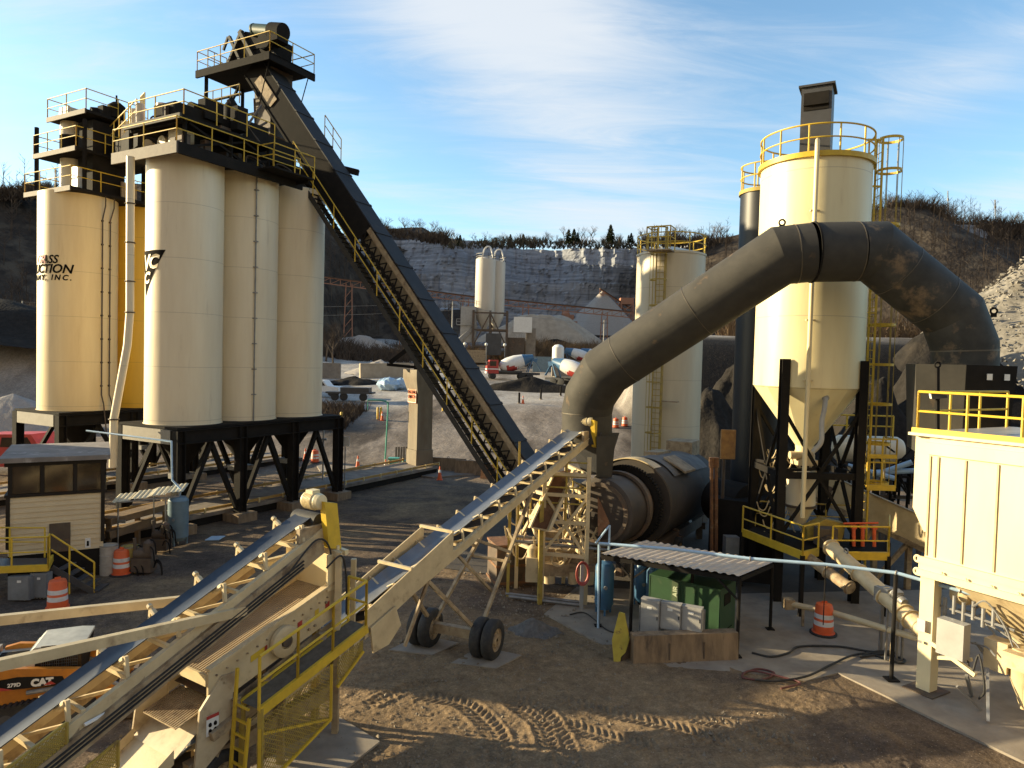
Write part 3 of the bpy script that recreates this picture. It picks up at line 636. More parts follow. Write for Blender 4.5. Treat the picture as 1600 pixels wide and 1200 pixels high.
def rocks(name, c, rx, ry, h, n, m, label, sz=(.15, .8), seed=0):
    mb = MB(); rr = random.Random(seed); c = V(c)
    for _ in range(n):
        t = math.sqrt(rr.random()); a = rr.uniform(0, 6.3); p = c+V((math.cos(a)*rx*t, math.sin(a)*ry*t, h*(1-t)-.2)); s = rr.uniform(*sz)*rr.uniform(.5, 1)
        q = [p+V((rr.uniform(-1, 1), rr.uniform(-1, 1), rr.uniform(-.4, .9)))*s for _k in range(9)]
        bm = bmesh.new(); [bm.verts.new(v) for v in q]; r_ = bmesh.ops.convex_hull(bm, input=bm.verts); bm.verts.index_update()
        mb.add([v.co.copy() for v in bm.verts], [tuple(v.index for v in f.verts) for f in bm.faces]); bm.free()
    return stuff(mb.build(name, m, smooth=False, recalc=False), label, 'rubble')
pile('rubble_pile', (54, 72, 6.5), 17, 14, 15, RUBBLE, 'sunlit pale limestone rubble pile at right edge', 3, .10)
rocks('rubble_rocks', (54, 72, 6.8), 17, 14, 15, 4200, RUBBLE, 'broken limestone blocks strewn over the rubble pile', (.08, .34), 4)
pile('stockpile', at(20, 62, 0), 8, 6, 4.3, PILE, 'grey crushed stone pile left of the near silos', 5)
pile('stockpile', at(-30, 84, 8), 26, 12, 7, DPILE, 'dark millings heap at the far left edge', 6, .2)
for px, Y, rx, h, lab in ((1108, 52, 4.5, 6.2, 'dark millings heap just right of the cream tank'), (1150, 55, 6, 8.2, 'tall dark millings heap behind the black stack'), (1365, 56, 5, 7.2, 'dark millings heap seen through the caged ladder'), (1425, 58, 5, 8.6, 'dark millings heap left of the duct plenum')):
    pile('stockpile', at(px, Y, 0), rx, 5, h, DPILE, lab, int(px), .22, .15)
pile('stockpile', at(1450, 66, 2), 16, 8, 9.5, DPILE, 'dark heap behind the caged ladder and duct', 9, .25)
pile('stockpile', at(940, 260, 18), 16, 12, 17, PILE, 'pale conical stone pile under the orange stacker', 11, .03)
pile('stockpile', at(850, 225, 14), 20, 8, 9, mat('tan_sand', (.45, .37, .28), rough=.95, scale=.5, bump=.1, bscale=2), 'sunlit tan sand pile beyond the brush', 12, .15, .35)
pile('stockpile', at(870, 200, 10), 15, 6, 5, DPILE, 'dark heap in front of the tan sand pile', 13, .2)
pile('stockpile', at(25, 150, 9), 25, 10, 8, PILE, 'pale stone ridge left of the silos', 14, .2, .4)
pile('stockpile', at(595, 118, 5.3), 6, 4, 2.8, PILE, 'low grey pile behind the sunlit block wall', 15, .15)
pile('stockpile', at(555, 100, 4.3), 5, 3, 1.3, DPILE, 'low dark heap before the sunlit block wall', 16, .3)
pile('stockpile', at(830, 98, 4.2), 9, 3, 2.0, DPILE, 'dark berm before the red mixer truck', 17, .3)
pile('gravel_heap', at(835, 20.6, 0), 1.3, .8, .66, mat('grey_fines', (.14, .13, .125), (.09, .085, .08), rough=.95, scale=8, bump=.03, bscale=20), 'small grey gravel heap spilled beside the conveyor wheels', 23, .3)
pile('stockpile', at(560, 165, 8), 16, 5, 5, PILE, 'grey pile behind the leaning conveyor', 18, .3)
# ============================================================ FAR PLANT, TRUCKS, POLES
FARW = mat('weathered_white', (.60, .55, .47), (.54, .49, .42), rough=.5, scale=.8, stretch=(1, 1, .2))
def far_silo(px, Y, D, z0, z1, label):
    c = at(px, Y, z0); t = thing('cement_silo', label, 'silo', c, 'silos of the far concrete plant')
    MB().lathe(c, [(.5, -3), (D/2, 0), (D/2, z1-z0), (D/2*.8, z1-z0+.4)], 32).build('shell', FARW, t)
    m = MB(); m.rail([c+V((math.cos(a)*D/2, math.sin(a)*D/2, z1-z0)) for a in [i*math.pi/5 for i in range(11)]], 1.1, .06, 2, n=4); m.build('handrail', STEEL, t)
    m = MB(); m.path(spl([c+V((-.8, -1, z1-z0)), c+V((-.2, -1, z1-z0+2.2)), c+V((.9, -1, z1-z0+2.5)), c+V((1.6, -1, z1-z0+.3))], 5), .16, 6); m.build('vent_pipe', WHITE, t)
    return t
far_silo(757, 150, 4.2, 17.5, 29.2, 'front white cement silo of the distant concrete plant')
far_silo(774, 153.5, 3.8, 17.5, 29.2, 'rear white cement silo of the distant concrete plant')
c = at(765, 150, 7.3); t = thing('concrete_plant_frame', 'steel frame and hoppers under the distant white silos', 'plant frame', c)
m = MB()
for dx in (-3.5, 0, 3.5):
    for dy in (-3, 3): m.beam(c+V((dx, dy, 0)), c+V((dx, dy, 11)), .45)
for z in (3.5, 7, 10.5):
    m.beam(c+V((-3.5, -3, z)), c+V((3.5, -3, z)), .3); m.beam(c+V((-3.5, 3, z)), c+V((3.5, 3, z)), .3)
m.beam(c+V((-3.5, -3, 3.5)), c+V((0, -3, 10.5)), .25); m.beam(c+V((3.5, -3, 3.5)), c+V((0, -3, 10.5)), .25); m.build('steel_frame', BROWN, t)
MB().box(c+V((-4.6, -1, 8)), 3.2, 3.2, 7.5).build('dust_collector', LGREY, t)
m = MB(); m.rail([c+V((-6.4, -2.8, 11.9)), c+V((-3, -2.8, 11.9)), c+V((-3, .8, 11.9))], 1.1, .05, 1, n=4); m.rail([c+V((-7, -3, 8)), c+V((-3, -3, 8))], 1.1, .05, 1, n=4); m.beam(c+V((-7, -2.6, 7.9)), c+V((-3, -2.6, 7.9)), .9, .12); m.build('handrail', LGREY, t)
MB().box(c+V((6.8, -2, 8.2)), 3.8, 3, 3.2).build('cabinet', WHITE, t)
MB().box(c+V((8.6, 0, 3.8)), 2.0, 3, 7.6).build('concrete_column', CONC, t)
MB().box(c+V((5.3, -1, 3)), 4, 3, 5).build('aggregate_hopper', BROWN, t)
MB().box(c+V((.8, -2, 4)), 3.2, 3, 4.5).build('mixer_housing', DGREY, t)
MB().box(c+V((-3.5, -3.5, 1.4)), 6, 1, 2.6).build('block_wall', DTAN, t)
m = MB(); m.beam(c+V((-10, -4, 1)), c+V((-3, -2, 8)), 1.0, .8); m.beam(c+V((-8, -4, 0)), c+V((-7.4, -3.5, 3)), .2); m.build('incline_conveyor', STEEL, t)
m = MB()
for dx in (-5, -.6, 3.2): m.tube(c+V((dx, -5, 0)), c+V((dx, -5, 3.7)), .09, n=6)
m.build('lamp_post', STEEL, t)
for dx in (-5, -.6, 3.2): MB().sphere(c+V((dx, -5, 3.9)), .33).build('lamp_globe', WHITE, t)
# ---- mixer trucks
def mixer(label, loc, rz, stripe):
    t = thing('mixer_truck', label, 'mixer truck', (0, 0, 0), 'concrete mixer trucks at the far plant')
    m = MB(); m.beam((-4, 0, .95), (4.2, 0, .95), 1.0, .35); m.box((-1, 0, 1.25), 4.5, 1.9, .25); m.build('chassis', DGREY, t)
    m = MB(); m.prism([(-4.3, -1.2, .9), (-4.35, -1.2, 2.0), (-3.9, -1.2, 3.0), (-2.6, -1.2, 3.05), (-2.5, -1.2, .9)], (0, 2.4, 0)); m.build('cab', RED if stripe else WHITE, t)
    m = MB(); m.box((-4.28, 0, 2.42), .06, 2.0, .8); m.box((-3.4, 0, 2.45), 1.0, 2.43, .75); m.build('cab_window', GLASS, t)
    m = MB(); m.box((-4.36, 0, 1.55), .08, 2.42, .22); m.box((-4.36, 0, 1.05), .2, 2.44, .3); m.box((-3.4, 0, 1.6), 1.7, 2.44, .16); m.build('cab_stripe', WHITE, t)
    ax = V((.94, 0, .30)).normalized(); a = V((-2.2, 0, 1.9))
    m = MB(); m.lathe(a, [(.5, 0), (.95, .5), (1.15, 1.3), (1.18, 2.6), (.95, 3.9)], 24, ax); d = m.build('mixer_drum', WHITE, t)
    m = MB(); m.lathe(a, [(.97, 3.88), (.55, 5.3), (.5, 5.6)], 24, ax); m.build('drum_mouth', BLUE, t)
    m = MB(); m.lathe(a, [(1.10, .9), (1.17, 1.3), (1.20, 2.2), (1.16, 2.75)], 24, ax, cap=False); m.v = [v for v in m.v]; m.f = [f for f in m.f if sum(m.v[i][2] for i in f)/4 < a.z+ax.z*1.8-.35]; m.build('drum_stripe', RED, t)
    m = MB(); m.prism([(2.6, -.5, 3.2), (3.8, -.5, 3.5), (3.6, -.5, 2.7)], (0, 1, 0)); m.beam((2.2, -.8, 1.2), (2.9, -.7, 3.2), .15); m.beam((2.2, .8, 1.2), (2.9, .7, 3.2), .15); m.beam((3.6, 0, 2.8), (4.4, 0, 1.4), .5, .1); m.build('discharge_chute', BLUE, t)
    for x in (-3.4, 1.2, 2.5):
        for y in (-1.05, 1.05): MB().lathe((x, y-.18, .52), [(.3, 0), (.52, .05), (.52, .33), (.3, .36)], 20, V((0, 1, 0))).build('wheel', RUBBER, t)
    t.location = loc; t.rotation_euler = (0, 0, rz); return t
def on(px, Y): 
    p = at(px, Y, 5); p.z = float(hgt(p.x, Y)); return at(px, Y, p.z)
MT = mixer('mixer truck with red striped cab and white drum facing left', on(802, 112), R(8), True)
def mcopy(label, px, Y, rz): copy_tree(MT, on(px, Y), rz, label)
mcopy('mixer truck parked nose to camera beside the white tank', 893, 104, R(150))
mcopy('mixer truck behind the grey wall, left of the three', 905, 150, R(160))
mcopy('mixer truck behind the grey wall, middle of the three', 930, 150, R(165))
mcopy('mixer truck behind the grey wall nearest the duct', 955, 146, R(170))
# ---- pickup, flatbed, tarp bundles
def pickup(px, Y, rz):
    t = thing('pickup_truck', 'white pickup truck half hidden behind the right silo', 'pickup', (0, 0, 0))
    m = MB(); m.prism([(-2.7, -.95, .5), (-2.7, -.95, 1.15), (-.9, -.95, 1.15), (-.7, -.95, 1.85), (.7, -.95, 1.85), (1.3, -.95, 1.2), (2.6, -.95, 1.08), (2.7, -.95, .5)], (0, 1.9, 0)); m.build('body', WHITE, t)
    m = MB(); m.prism([(-.5, -.97, 1.22), (-.45, -.97, 1.75), (.6, -.97, 1.75), (1.05, -.97, 1.22)], (0, 1.94, 0)); m.build('side_window', GLASS, t)
    for x in (-1.7, 1.7):
        for y in (-.9, .66): MB().lathe((x, y, .4), [(.2, 0), (.4, .04), (.4, .22), (.2, .25)], 18, V((0, 1, 0))).build('wheel', RUBBER, t)
    t.location = on(px, Y); t.rotation_euler = (0, 0, rz)
pickup(500, 84, R(-8))
t = thing('flatbed_trailer', 'low dark flatbed trailer beside the brown scrub', 'trailer', on(548, 80)); c = V(t.location)
m = MB(); m.box(c+V((0, 0, .9)), 5.2, 2.2, .2); m.box(c+V((.6, 0, 1.25)), 3.2, 1.8, .5); m.build('deck', DGREY, t)
for dx in (-1.6, -.6, 1.6):
    MB().lathe(c+V((dx, -1, .45)), [(.2, 0), (.45, .04), (.45, .25), (.2, .28)], 16, V((0, 1, 0))).build('wheel', RUBBER, t)
def wrapped(px, Y, label, s=1.0):
    c = on(px, Y); m = MB(); m.sphere(c+V((0, 0, .7*s)), 1.5*s, 1.1*s, .95*s, 14, 8); rr = random.Random(int(px)); m.v = [(x+rr.uniform(-.12, .12), y+rr.uniform(-.12, .12), max(c.z-.1, z+rr.uniform(-.1, .1))) for x, y, z in m.v]
    tag(m.build('tarp_bundle', PBLUE, loc=c, smooth=False, recalc=False), label, 'tarp', 'wrapped bundles by the haul road')
wrapped(607, 92, 'pale blue tarp bundle, left of the pair below the block wall'); wrapped(626, 93, 'pale blue tarp bundle, right of the pair below the block wall', .9)
# ---- block walls
def wall(name, a, b, h, th, m, label, blocks=0):
    a, b = V(a), V(b); t = thing(name, label, 'wall', a); d = (b-a); mb = MB(); mb.beam(a+V((0, 0, h/2)), b+V((0, 0, h/2)), th, h); mb.build('wall_body', m, t)
    cp = MB(); cp.beam(a+V((0, 0, h+.05)), b+V((0, 0, h+.05)), th+.06, .1); cp.build('coping', m, t); return t
wall('block_wall', on(562, 108)-V((0, 0, .3)), on(640, 112)-V((0, 0, .3)), 2.4, .6, mat('tan_block', (.42, .35, .26), (.34, .28, .2), rough=.9, scale=1), 'sunlit tan concrete block wall left of the leaning conveyor')
wall('block_wall', on(480, 106)-V((0, 0, .3)), on(532, 106)-V((0, 0, .3)), 2.5, .6, CONC, 'grey block wall just right of the cream silos')
wall('block_wall', on(832, 128)-V((0, 0, .3)), on(862, 128)-V((0, 0, .3)), 3.2, .5, BLUEG, 'blue grey wall panel behind the red mixer truck')
wall('block_wall', on(880, 136)-V((0, 0, .3)), on(960, 138)-V((0, 0, .3)), 2.2, .5, CONC, 'long grey wall below the parked mixer drums')
c = on(871, 120); t = thing('storage_tank', 'small white upright tank among the mixer trucks', 'tank', c); MB().lathe(c, [(1.0, 0), (1.0, 5.0), (.6, 5.4), (.1, 5.5)], 20).build('shell', WHITE, t); m = MB(); m.box(c+V((.4, -1.5, 1.6)), 3, 1.4, 3); m.build('plinth', CONC, t)
# ---- quarry conveyors
def truss(name, a, b, w, legs, label, m=QORANGE):
    a, b = V(a), V(b); t = thing(name, label, 'conveyor', a); d = (b-a); L_ = d.length; dn = d.normalized(); mb = MB(); n = max(4, int(L_/3))
    mb.beam(a+ZZ*w/2, b+ZZ*w/2, .3); mb.beam(a-ZZ*w/2, b-ZZ*w/2, .3)
    for i in range(n):
        p = a+d*i/n; q = a+d*(i+1)/n; mb.beam(p-ZZ*w/2, q+ZZ*w/2, .18); mb.beam(p+ZZ*w/2, p-ZZ*w/2, .18)
    mb.build('truss', m, t)
    bm_ = MB(); bm_.beam(a+ZZ*(w/2+.25), b+ZZ*(w/2+.25), 1.1, .15); bm_.build('belt', BROWN, t)
    for f in legs:
        p = a+d*f; z = float(hgt(p.x, p.y))-2; lg = MB(); lg.beam(p+V((-.9, 0, 0)), V((p.x-1.4, p.y, z)), .3); lg.beam(p+V((.9, 0, 0)), V((p.x+1.4, p.y, z)), .3)
        k = int(max(1, (p.z-z)/3))
        for i in range(k): lg.beam(V((p.x-1.2, p.y, z+i*3)), V((p.x+1.2, p.y, z+i*3+3)), .18)
        lg.build('leg', m, t)
    return t
truss('quarry_conveyor', P(500, 437, 215), P(780, 474, 235), 1.8, (.15, .45, .8), 'long faded orange conveyor crossing the quarry left of the silos')
truss('quarry_conveyor', P(780, 472, 235), P(985, 492, 240), 1.8, (.2, .5, .8), 'faded orange conveyor crossing the quarry right of the silos')
truss('stacker_conveyor', P(937, 455, 258), P(985, 486, 262), 1.6, (.6,), 'orange stacker dropping stone onto the pale cone')
def otower(px, Y, z0, h, w, label):
    c = at(px, Y, z0); t = thing('screen_tower', label, 'tower', c); m = MB()
    for dx in (-w, w):
        for dy in (-w, w): m.beam(c+V((dx, dy, 0)), c+V((dx, dy, h)), .4)
    for i in range(4): m.beam(c+V((-w, -w, h*i/4)), c+V((w, -w, h*(i+1)/4)), .25); m.beam(c+V((-w, -w, h*(i+1)/4)), c+V((w, -w, h*(i+1)/4)), .25)
    m.build('tower_frame', QORANGE, t); MB().box(c+V((0, 0, h+1)), w*2.2, w*2, 2.4).build('screen_box', QORANGE, t); MB().box(c+V((-w, 0, h*.55)), w*3.2, w*2, .5).build('platform', RED, t)
otower(977, 262, 17, 13, 2.2, 'orange screening tower left of the cream tank')
c = at(889, 228, 18); t = thing('ore_hopper', 'orange hopper on legs beside the tan sand pile', 'hopper', c); m = MB(); m.prism([c+V((-2.6, 0, 3.2)), c+V((2.6, 0, 3.2)), c+V((2.6, 0, 1.6)), c+V((.7, 0, -.6)), c+V((-.7, 0, -.6)), c+V((-2.6, 0, 1.6))], (0, 3, 0)); m.build('bin', QORANGE, t); m = MB(); [m.beam(c+V((dx, 0, 2)), c+V((dx, 0, -4)), .3) for dx in (-2.4, 2.4)]; m.build('leg', QORANGE, t)
c = at(888, 262, 24); tag(MB().box(c, 4, 3, 3).sphere(c+V((-1, 0, 1.5)), 1.6, 1.4, 1.4).build('conveyor_head', QORANGE, loc=c), 'small orange conveyor head above the tan sand pile', 'conveyor head')
# ---- poles, wires, masts
def pole(px, Y, y_top, label, arm=True):
    c = on(px, Y); zt = P(px, y_top, Y).z; t = thing('utility_pole', label, 'pole', c, 'utility poles'); MB().tube(c-ZZ*.3, V((c.x, c.y, zt)), .16, .11, n=8).build('pole', LGREY, t)
    if arm: m = MB(); m.beam(V((c.x-1, c.y, zt-.7)), V((c.x+1, c.y, zt-.7)), .12); m.build('crossarm', BROWN, t)
    return V((c.x, c.y, zt-.5))
p1 = pole(705, 140, 471, 'utility pole left of the distant concrete plant'); p2 = pole(942, 165, 500, 'utility pole in the brush left of the cream tank'); p0 = pole(35, 130, 470, 'utility pole on the bank at far left')
def wire(a, b, sag, label):
    tag(MB().path([V(a).lerp(V(b), i/14)-ZZ*sag*4*(i/14)*(1-i/14) for i in range(15)], .035, 4).build('power_line', STEEL, loc=V(a)), label, 'wire', 'power lines')
wire(p0+ZZ*.3, p1+ZZ*.3, 1.0, 'thin power line strung between the left and middle poles'); wire(p0-ZZ*1.2, p1-ZZ*1.2, 1.2, 'lower thin power line between the left and middle poles'); wire(p1, p2, .8, 'thin power line from the middle pole to the brush pole')
for px, yt, yb, lab in ((1482, 298, 345, 'taller lattice radio mast on the right hill'), (1556, 312, 350, 'shorter lattice radio mast right of its taller twin')):
    a = P(px, yb+8, 420); b = P(px-1, yt, 420); t = thing('radio_mast', lab, 'mast', a, 'radio masts'); m = MB(); L_ = (b-a).length
    for k in range(3):
        an = k*2.09; o = V((math.cos(an)*.45, math.sin(an)*.45, 0)); m.beam(a+o, b+o*.4, .14)
    for i in range(12): m.beam(a.lerp(b, i/12)+V((-.4, 0, 0)), a.lerp(b, (i+1)/12)+V((.4, 0, 0)), .09)
    m.build('lattice', STEEL, t); m = MB(); m.box(a.lerp(b, .75), .9, .6, 1.4); m.build('antenna', LGREY, t)
# ============================================================ NEAR SILO ROW (A) AND FAR ROW (B)
C0 = V((-14.5, 30.7, 0))                       # near corner of row A frame
def A(u, v, z=0.): return C0 + UU*u + VV*v + ZZ*z
D_A = 3.34
def silo(c, D, z0, z1, m, label, group):
    t = thing('storage_silo', label, 'silo', (c.x, c.y, z0), group)
    r = D/2
    MB().lathe((c.x, c.y, z0), [(r*.97, .0), (r, .04), (r, z1-z0-.05), (r*.97, z1-z0)], 72).build('shell', m, t)
    mb = MB(); mb.lathe((c.x, c.y, z0), [(.28, -2.35), (.3, -1.9), (r*.93, -.02)], 32); mb.build('cone', BLACK, t)
    mb = MB(); mb.box(V((c.x, c.y, z0-2.45)), .9, .9, .25, UU); mb.tube((c.x-.7, c.y, z0-2.4), (c.x+.7, c.y, z0-2.4), .08); mb.build('discharge_gate', STEEL, t)
    mb = MB(); mb.lathe((c.x, c.y, z0), [(r+.05, 0), (r+.05, .09)], 72); mb.build('base_ring', m, t)
    return t
SA = []
la = ['nearest cream silo of the row, with the triangular emblem', 'middle cream silo of the near row, with the thin conduit down its side', 'farthest cream silo of the near row, by the leaning conveyor']
for i in range(3):
    c = A(1.67+3.32*i, 2.0); SA.append((silo(c, D_A, 4.62, 16.9, CREAM, la[i], 'cream silos of the near row'), c))
def support(org, n, bay, wid, zt, name_label, foot=True):
    def Q(u, v, z): return org + UU*u + VV*v + ZZ*z
    t = thing('silo_stand', name_label, 'frame', Q(0, 0, 0))
    for i in range(n+1):
        for v in (0, wid):
            m = MB(); m.ibeam(Q(i*bay, v, .25), Q(i*bay, v, zt-.12), .42, .42, up=UU); m.build('post', BLACK, t)
            m = MB(); m.box(Q(i*bay, v, .15), 1.1, 1.1, .5, UU); m.build('footing', DCONC, t)
    for v in (0, wid):
        m = MB(); m.ibeam(Q(-.2, v, zt-.40), Q(n*bay+.2, v, zt-.40), .34, .62, t=.05); m.build('long_beam', BLACK, t)
        for i in range(n):
            m = MB(); s = .05 if v == 0 else -.05
            m.beam(Q((i+.5)*bay, v+s, zt-.75), Q(i*bay+.2, v+s, .7), .2, .2); m.beam(Q((i+.5)*bay, v+s, zt-.75), Q((i+1)*bay-.2, v+s, .7), .2, .2); m.build('brace', BLACK, t)
    for i in range(n+1):
        m = MB(); m.ibeam(Q(i*bay, .2, zt-.40), Q(i*bay, wid-.2, zt-.40), .34, .62, t=.05); m.build('cross_beam', OLIVE if i == 0 else BLACK, t)
    m = MB(); m.obox(Q(-.15, -.1, zt-.07), UU*(n*bay+.3), VV*(wid+.2), ZZ*.1); m.build('deck_plate', BLACK, t)
    m = MB()
    if i: m.obox(Q(-.22, .3, zt-.72), UU*.03, VV*(wid-.6), ZZ*.62); m.build('end_plate', mat('frame_plate_'+str(n), (.22, .20, .165), (.18, .16, .13), rough=.6, scale=2), t)
    return t
support(C0, 3, 3.32, 4.0, 4.66, 'black steel frame on braced legs under the near silo row')
cB = V((-24.6, 39.9, 0)); D_B = 3.9
SBt = silo(cB, D_B, 4.55, 16.55, GOLD, 'golden cream silo at far left with black lettering', 'cream silos of the left row')
cB2 = cB + UU*4.0; silo(cB2, D_B, 4.55, 16.55, mat('deep_ochre_paint', (.74, .46, .05), (.68, .42, .05), rough=.42, scale=1.2, stretch=(2, 2, .3), seam=2.44), 'deep yellow silo hidden behind the cream downpipe', 'cream silos of the left row')
silo(cB + UU*8.0, D_B, 4.55, 16.55, GOLD, 'unseen cream silo added behind the near row to shade the tank', 'cream silos of the left row')  # third silo out of sight, added so its shadow falls on the cream tank
B0 = cB - UU*2.05 - VV*2.1
def Bq(u, v, z=0.): return B0 + UU*u + VV*v + ZZ*z
support(B0, 3, 4.0, 4.2, 4.6, 'black steel frame under the two left silos')
# marks: emblem on silo A1, lettering on silo B1
cA = SA[0][1]; rA = D_A/2
def thpx(c, r, px, z):                            # world angle on a cylinder under a pixel column (camera side)
    best = None
    for k in range(-314, 315):
        th = k/100; p = V((c.x+r*math.cos(th), c.y+r*math.sin(th), z))
        if (p-c).xy.dot(V((0, 0, 0)).xy-p.xy) < 0: continue
        d = abs(proj(p)[0]-px)
        if best is None or d < best[0]: best = (d, th)
    return best[1]
zt_, zb_ = P(240, 392, 31.9).z, P(232, 464, 31.9).z
t0, t1 = thpx(cA, rA, 217.2, 12), thpx(cA, rA, 259, 12); tT, tV, tC = thpx(cA, rA, 229, 12), thpx(cA, rA, 229.5, 12), thpx(cA, rA, 239, 12)
if t0 > t1: t0 += 0
lo_, hi_ = min(t0, t1), max(t0, t1); N_ = 28; tip = lo_ + (hi_-lo_)*.42
L0 = t0; L1 = t1
m = MB(); vs = []; fs = []
for i in range(N_+1):
    f = i/N_; th = L0+(L1-L0)*f; ft = (tT-t0)/(t1-t0)
    zb = zt_ + (zb_-zt_)*(f/ft if f < ft else (1-f)/(1-ft)); vs += [V((cA.x+(rA+.012)*math.cos(th), cA.y+(rA+.012)*math.sin(th), z)) for z in (zt_, zb)]
for i in range(N_): fs.append((2*i, 2*i+1, 2*i+3, 2*i+2))
m.add(vs, fs); emb = m.build('emblem', INK, SA[0][0])
m = MB(); span = abs(L1-L0)*rA; H_ = zt_-zb_
def at_f(f): return (L0+(L1-L0)*f)
sgn = 1 if L1 > L0 else -1
assert sgn > 0
cyl_text(m, 'V', H_*.47, cA, rA+.022, tV, zt_-H_*.42, extrude=.004, shear=.1, bold=.03)
cyl_text(m, 'C', H_*.40, cA, rA+.03, tC, zt_-H_*.38, extrude=.004, shear=.25, bold=.035)
cyl_text(m, 'C', H_*.34, cA, rA+.03, tV+.03, zt_-H_*.70, extrude=.004, shear=.25, bold=.03)
m.build('emblem_lettering', CINK, emb)
rB = D_B/2
def lineB(txt, y, px_end, size, mtl, nm, **k):
    z = P(80, y, 38.3).z; th = thpx(cB, rB, px_end, z); m = MB()
    cyl_text(m, txt, size, cB, rB+.015, th, z, extrude=.006, align='RIGHT', **k); m.build(nm, mtl, SBt)
lineB('ASS', 412, 90, .62, INK, 'lettering', shear=.25, bold=.012); lineB('GR', 412, 71, .62, REDINK, 'lettering', shear=.25, bold=.012)
lineB('STRUCTION', 427, 113, .66, INK, 'lettering', shear=.25, bold=.016); lineB('PANY, INC.', 438, 112, .40, INK, 'lettering', shear=.2, bold=.012, spacing=1.45)
# conduit runs on silos
m = MB(); c2 = SA[1][1]; th = thpx(c2, rA, 398, 10)
for dz in (0,): m.tube(V((c2.x+(rA+.06)*math.cos(th), c2.y+(rA+.06)*math.sin(th), 4.7)), V((c2.x+(rA+.06)*math.cos(th), c2.y+(rA+.06)*math.sin(th), 16.8)), .035, n=6)
for k in range(9):
    z = 6+k*1.25; m.box(V((c2.x+(rA+.05)*math.cos(th), c2.y+(rA+.05)*math.sin(th), z)), .22, .12, .05)
m.build('conduit', STEEL, SA[1][0])
m = MB()
for px in (158, 170):
    th = thpx(cB, rB, px, 10); f = lambda r, z: V((cB.x+r*math.cos(th), cB.y+r*math.sin(th), z)); m.path([f(rB+.5, 3.4), f(rB+.25, 5.0), f(rB+.07, 5.5), f(rB+.07, 15.2), f(rB+.3, 15.9), f(rB+.3, 16.5)], .035, 6)
    for k in range(8): m.tube(f(rB, 6+k*1.3), f(rB+.1, 6+k*1.3), .06, n=6)
m.build('conduit', BROWN, SBt)
# cream downpipe with a bend, between the rows
dp = [P(204, 245, 31.2), P(203, 488, 31.2), P(199, 540, 31.2), P(178, 655, 31.2), P(176.5, 730, 31.2)]
t = thing('downpipe', 'long cream downpipe with a bend left of the nearest silo', 'pipe', dp[-1]); m = MB(); m.path(dp, .17, 12); m.build('pipe', CREAM, t)
m = MB(); [m.ring(dp[1].lerp(dp[0], k), .19, .03, ZZ, 20) for k in (.2, .45, .7, .0)]; m.ring(dp[3], .2, .03, ZZ, 20); m.build('clamp', BROWN, t)
# ---- top of row A
t = thing('silo_top_deck', 'black platforms with yellow rails and machinery atop the near silos', 'platform', A(0, 0, 16.7))
m = MB(); m.obox(A(-.35, -.25, 16.84), UU*7.1, VV*4.6, ZZ*.10); m.obox(A(-.36, -.27, 16.46), UU*7.1, VV*.1, ZZ*.50); m.build('deck', BLACK, t)
m = MB(); m.obox(A(-.45, -.26, 16.46), UU*.09, VV*4.62, ZZ*.50); m.build('edge_beam', BROWN, t)
m = MB(); m.rail([A(6.6, -.2, 16.95), A(-.4, -.2, 16.95), A(-.4, 4.3, 16.95)], 1.07, .03, 1.9); m.build('handrail', YEL, t)
# upper transfer conveyor running along the row and its walkway
m = MB(); m.obox(A(.3, .9, 17.95), UU*7.0, VV*1.5, ZZ*1.1); m.obox(A(.0, .1, 17.92), UU*.18, VV*3.6, ZZ*.25); m.build('transfer_conveyor', BLACK, t)
m = MB(); m.obox(A(-.1, -.1, 18.1), UU*5.2, VV*4.0, ZZ*.1); m.build('upper_deck', BLACK, t)
m = MB(); m.obox(A(-.2, -.1, 18.02), UU*.1, VV*4.0, ZZ*.22); m.build('upper_edge_beam', OLIVE, t)
m = MB(); m.rail([A(5.0, -.1, 18.22), A(0, -.1, 18.22), A(0, 3.8, 18.22)], 1.07, .03, 1.9); m.build('upper_handrail', YEL, t)
for i in range(3):
    m = MB(); m.box(A(1.7+3.3*i, 2.0, 17.4), 1.5, 1.6, 1.3, UU); m.lathe(A(1.7+3.3*i, 2.0, 16.8), [(1.2, 0), (1.2, .35), (.8, .8)], 24); m.build('batcher', BLACK, t)
m = MB()
for u in (.2, 2.6, 4.8, 6.5):
    for v in (.1, 3.9): m.cut(); m.beam(A(u, v, 16.9), A(u, v, 18.1), .14)
for u0 in (.4, 3.4): m.cut(); m.beam(A(u0, .1, 17.0), A(u0+3, .1, 18.0), .1); m.beam(A(u0+3, .1, 17.0), A(u0, .1, 18.0), .1)
m.build('upright', BLACK, t)
m = MB(); m.box(A(.9, 1.3, 17.6), .8, .7, .7, UU); m.tube(A(.6, 2.3, 17.5), A(1.5, 2.3, 17.5), .3); m.tube(A(.4, 3.0, 17.45), A(1.0, 3.4, 17.45), .22); m.build('gate_actuator', TAN, t)
m = MB(); MV = -.83
A_ = A
def A(u, v, z=0.): return A_(u, v, z+(MV if z > 18.5 else (-.25 if z > 17 else 0)))
m.box(A(2.2, 1.0, 20.0), 1.0, .5, .9, UU); m.tube(A(1.4, 1.4, 20.0), A(2.6, 1.4, 20.0), .28); m.box(A(3.3, .4, 19.9), .6, .5, 1.1, UU); m.lathe(A(3.5, 1.2, 19.8), [(.35, 0), (.35, .9), (.1, 1.3)], 16); m.box(A(4.6, 1.5, 19.9), 2.0, 1.0, .7, UU); m.build('drive_unit', BLACK, t)
m = MB(); m.tube(A(1.2, 3.0, 19.0), A(1.2, 3.0, 20.3), .35); m.tube(A(.3, 3.4, 19), A(.3, 3.4, 20.1), .2); m.build('vent_pot', CREAM, t)
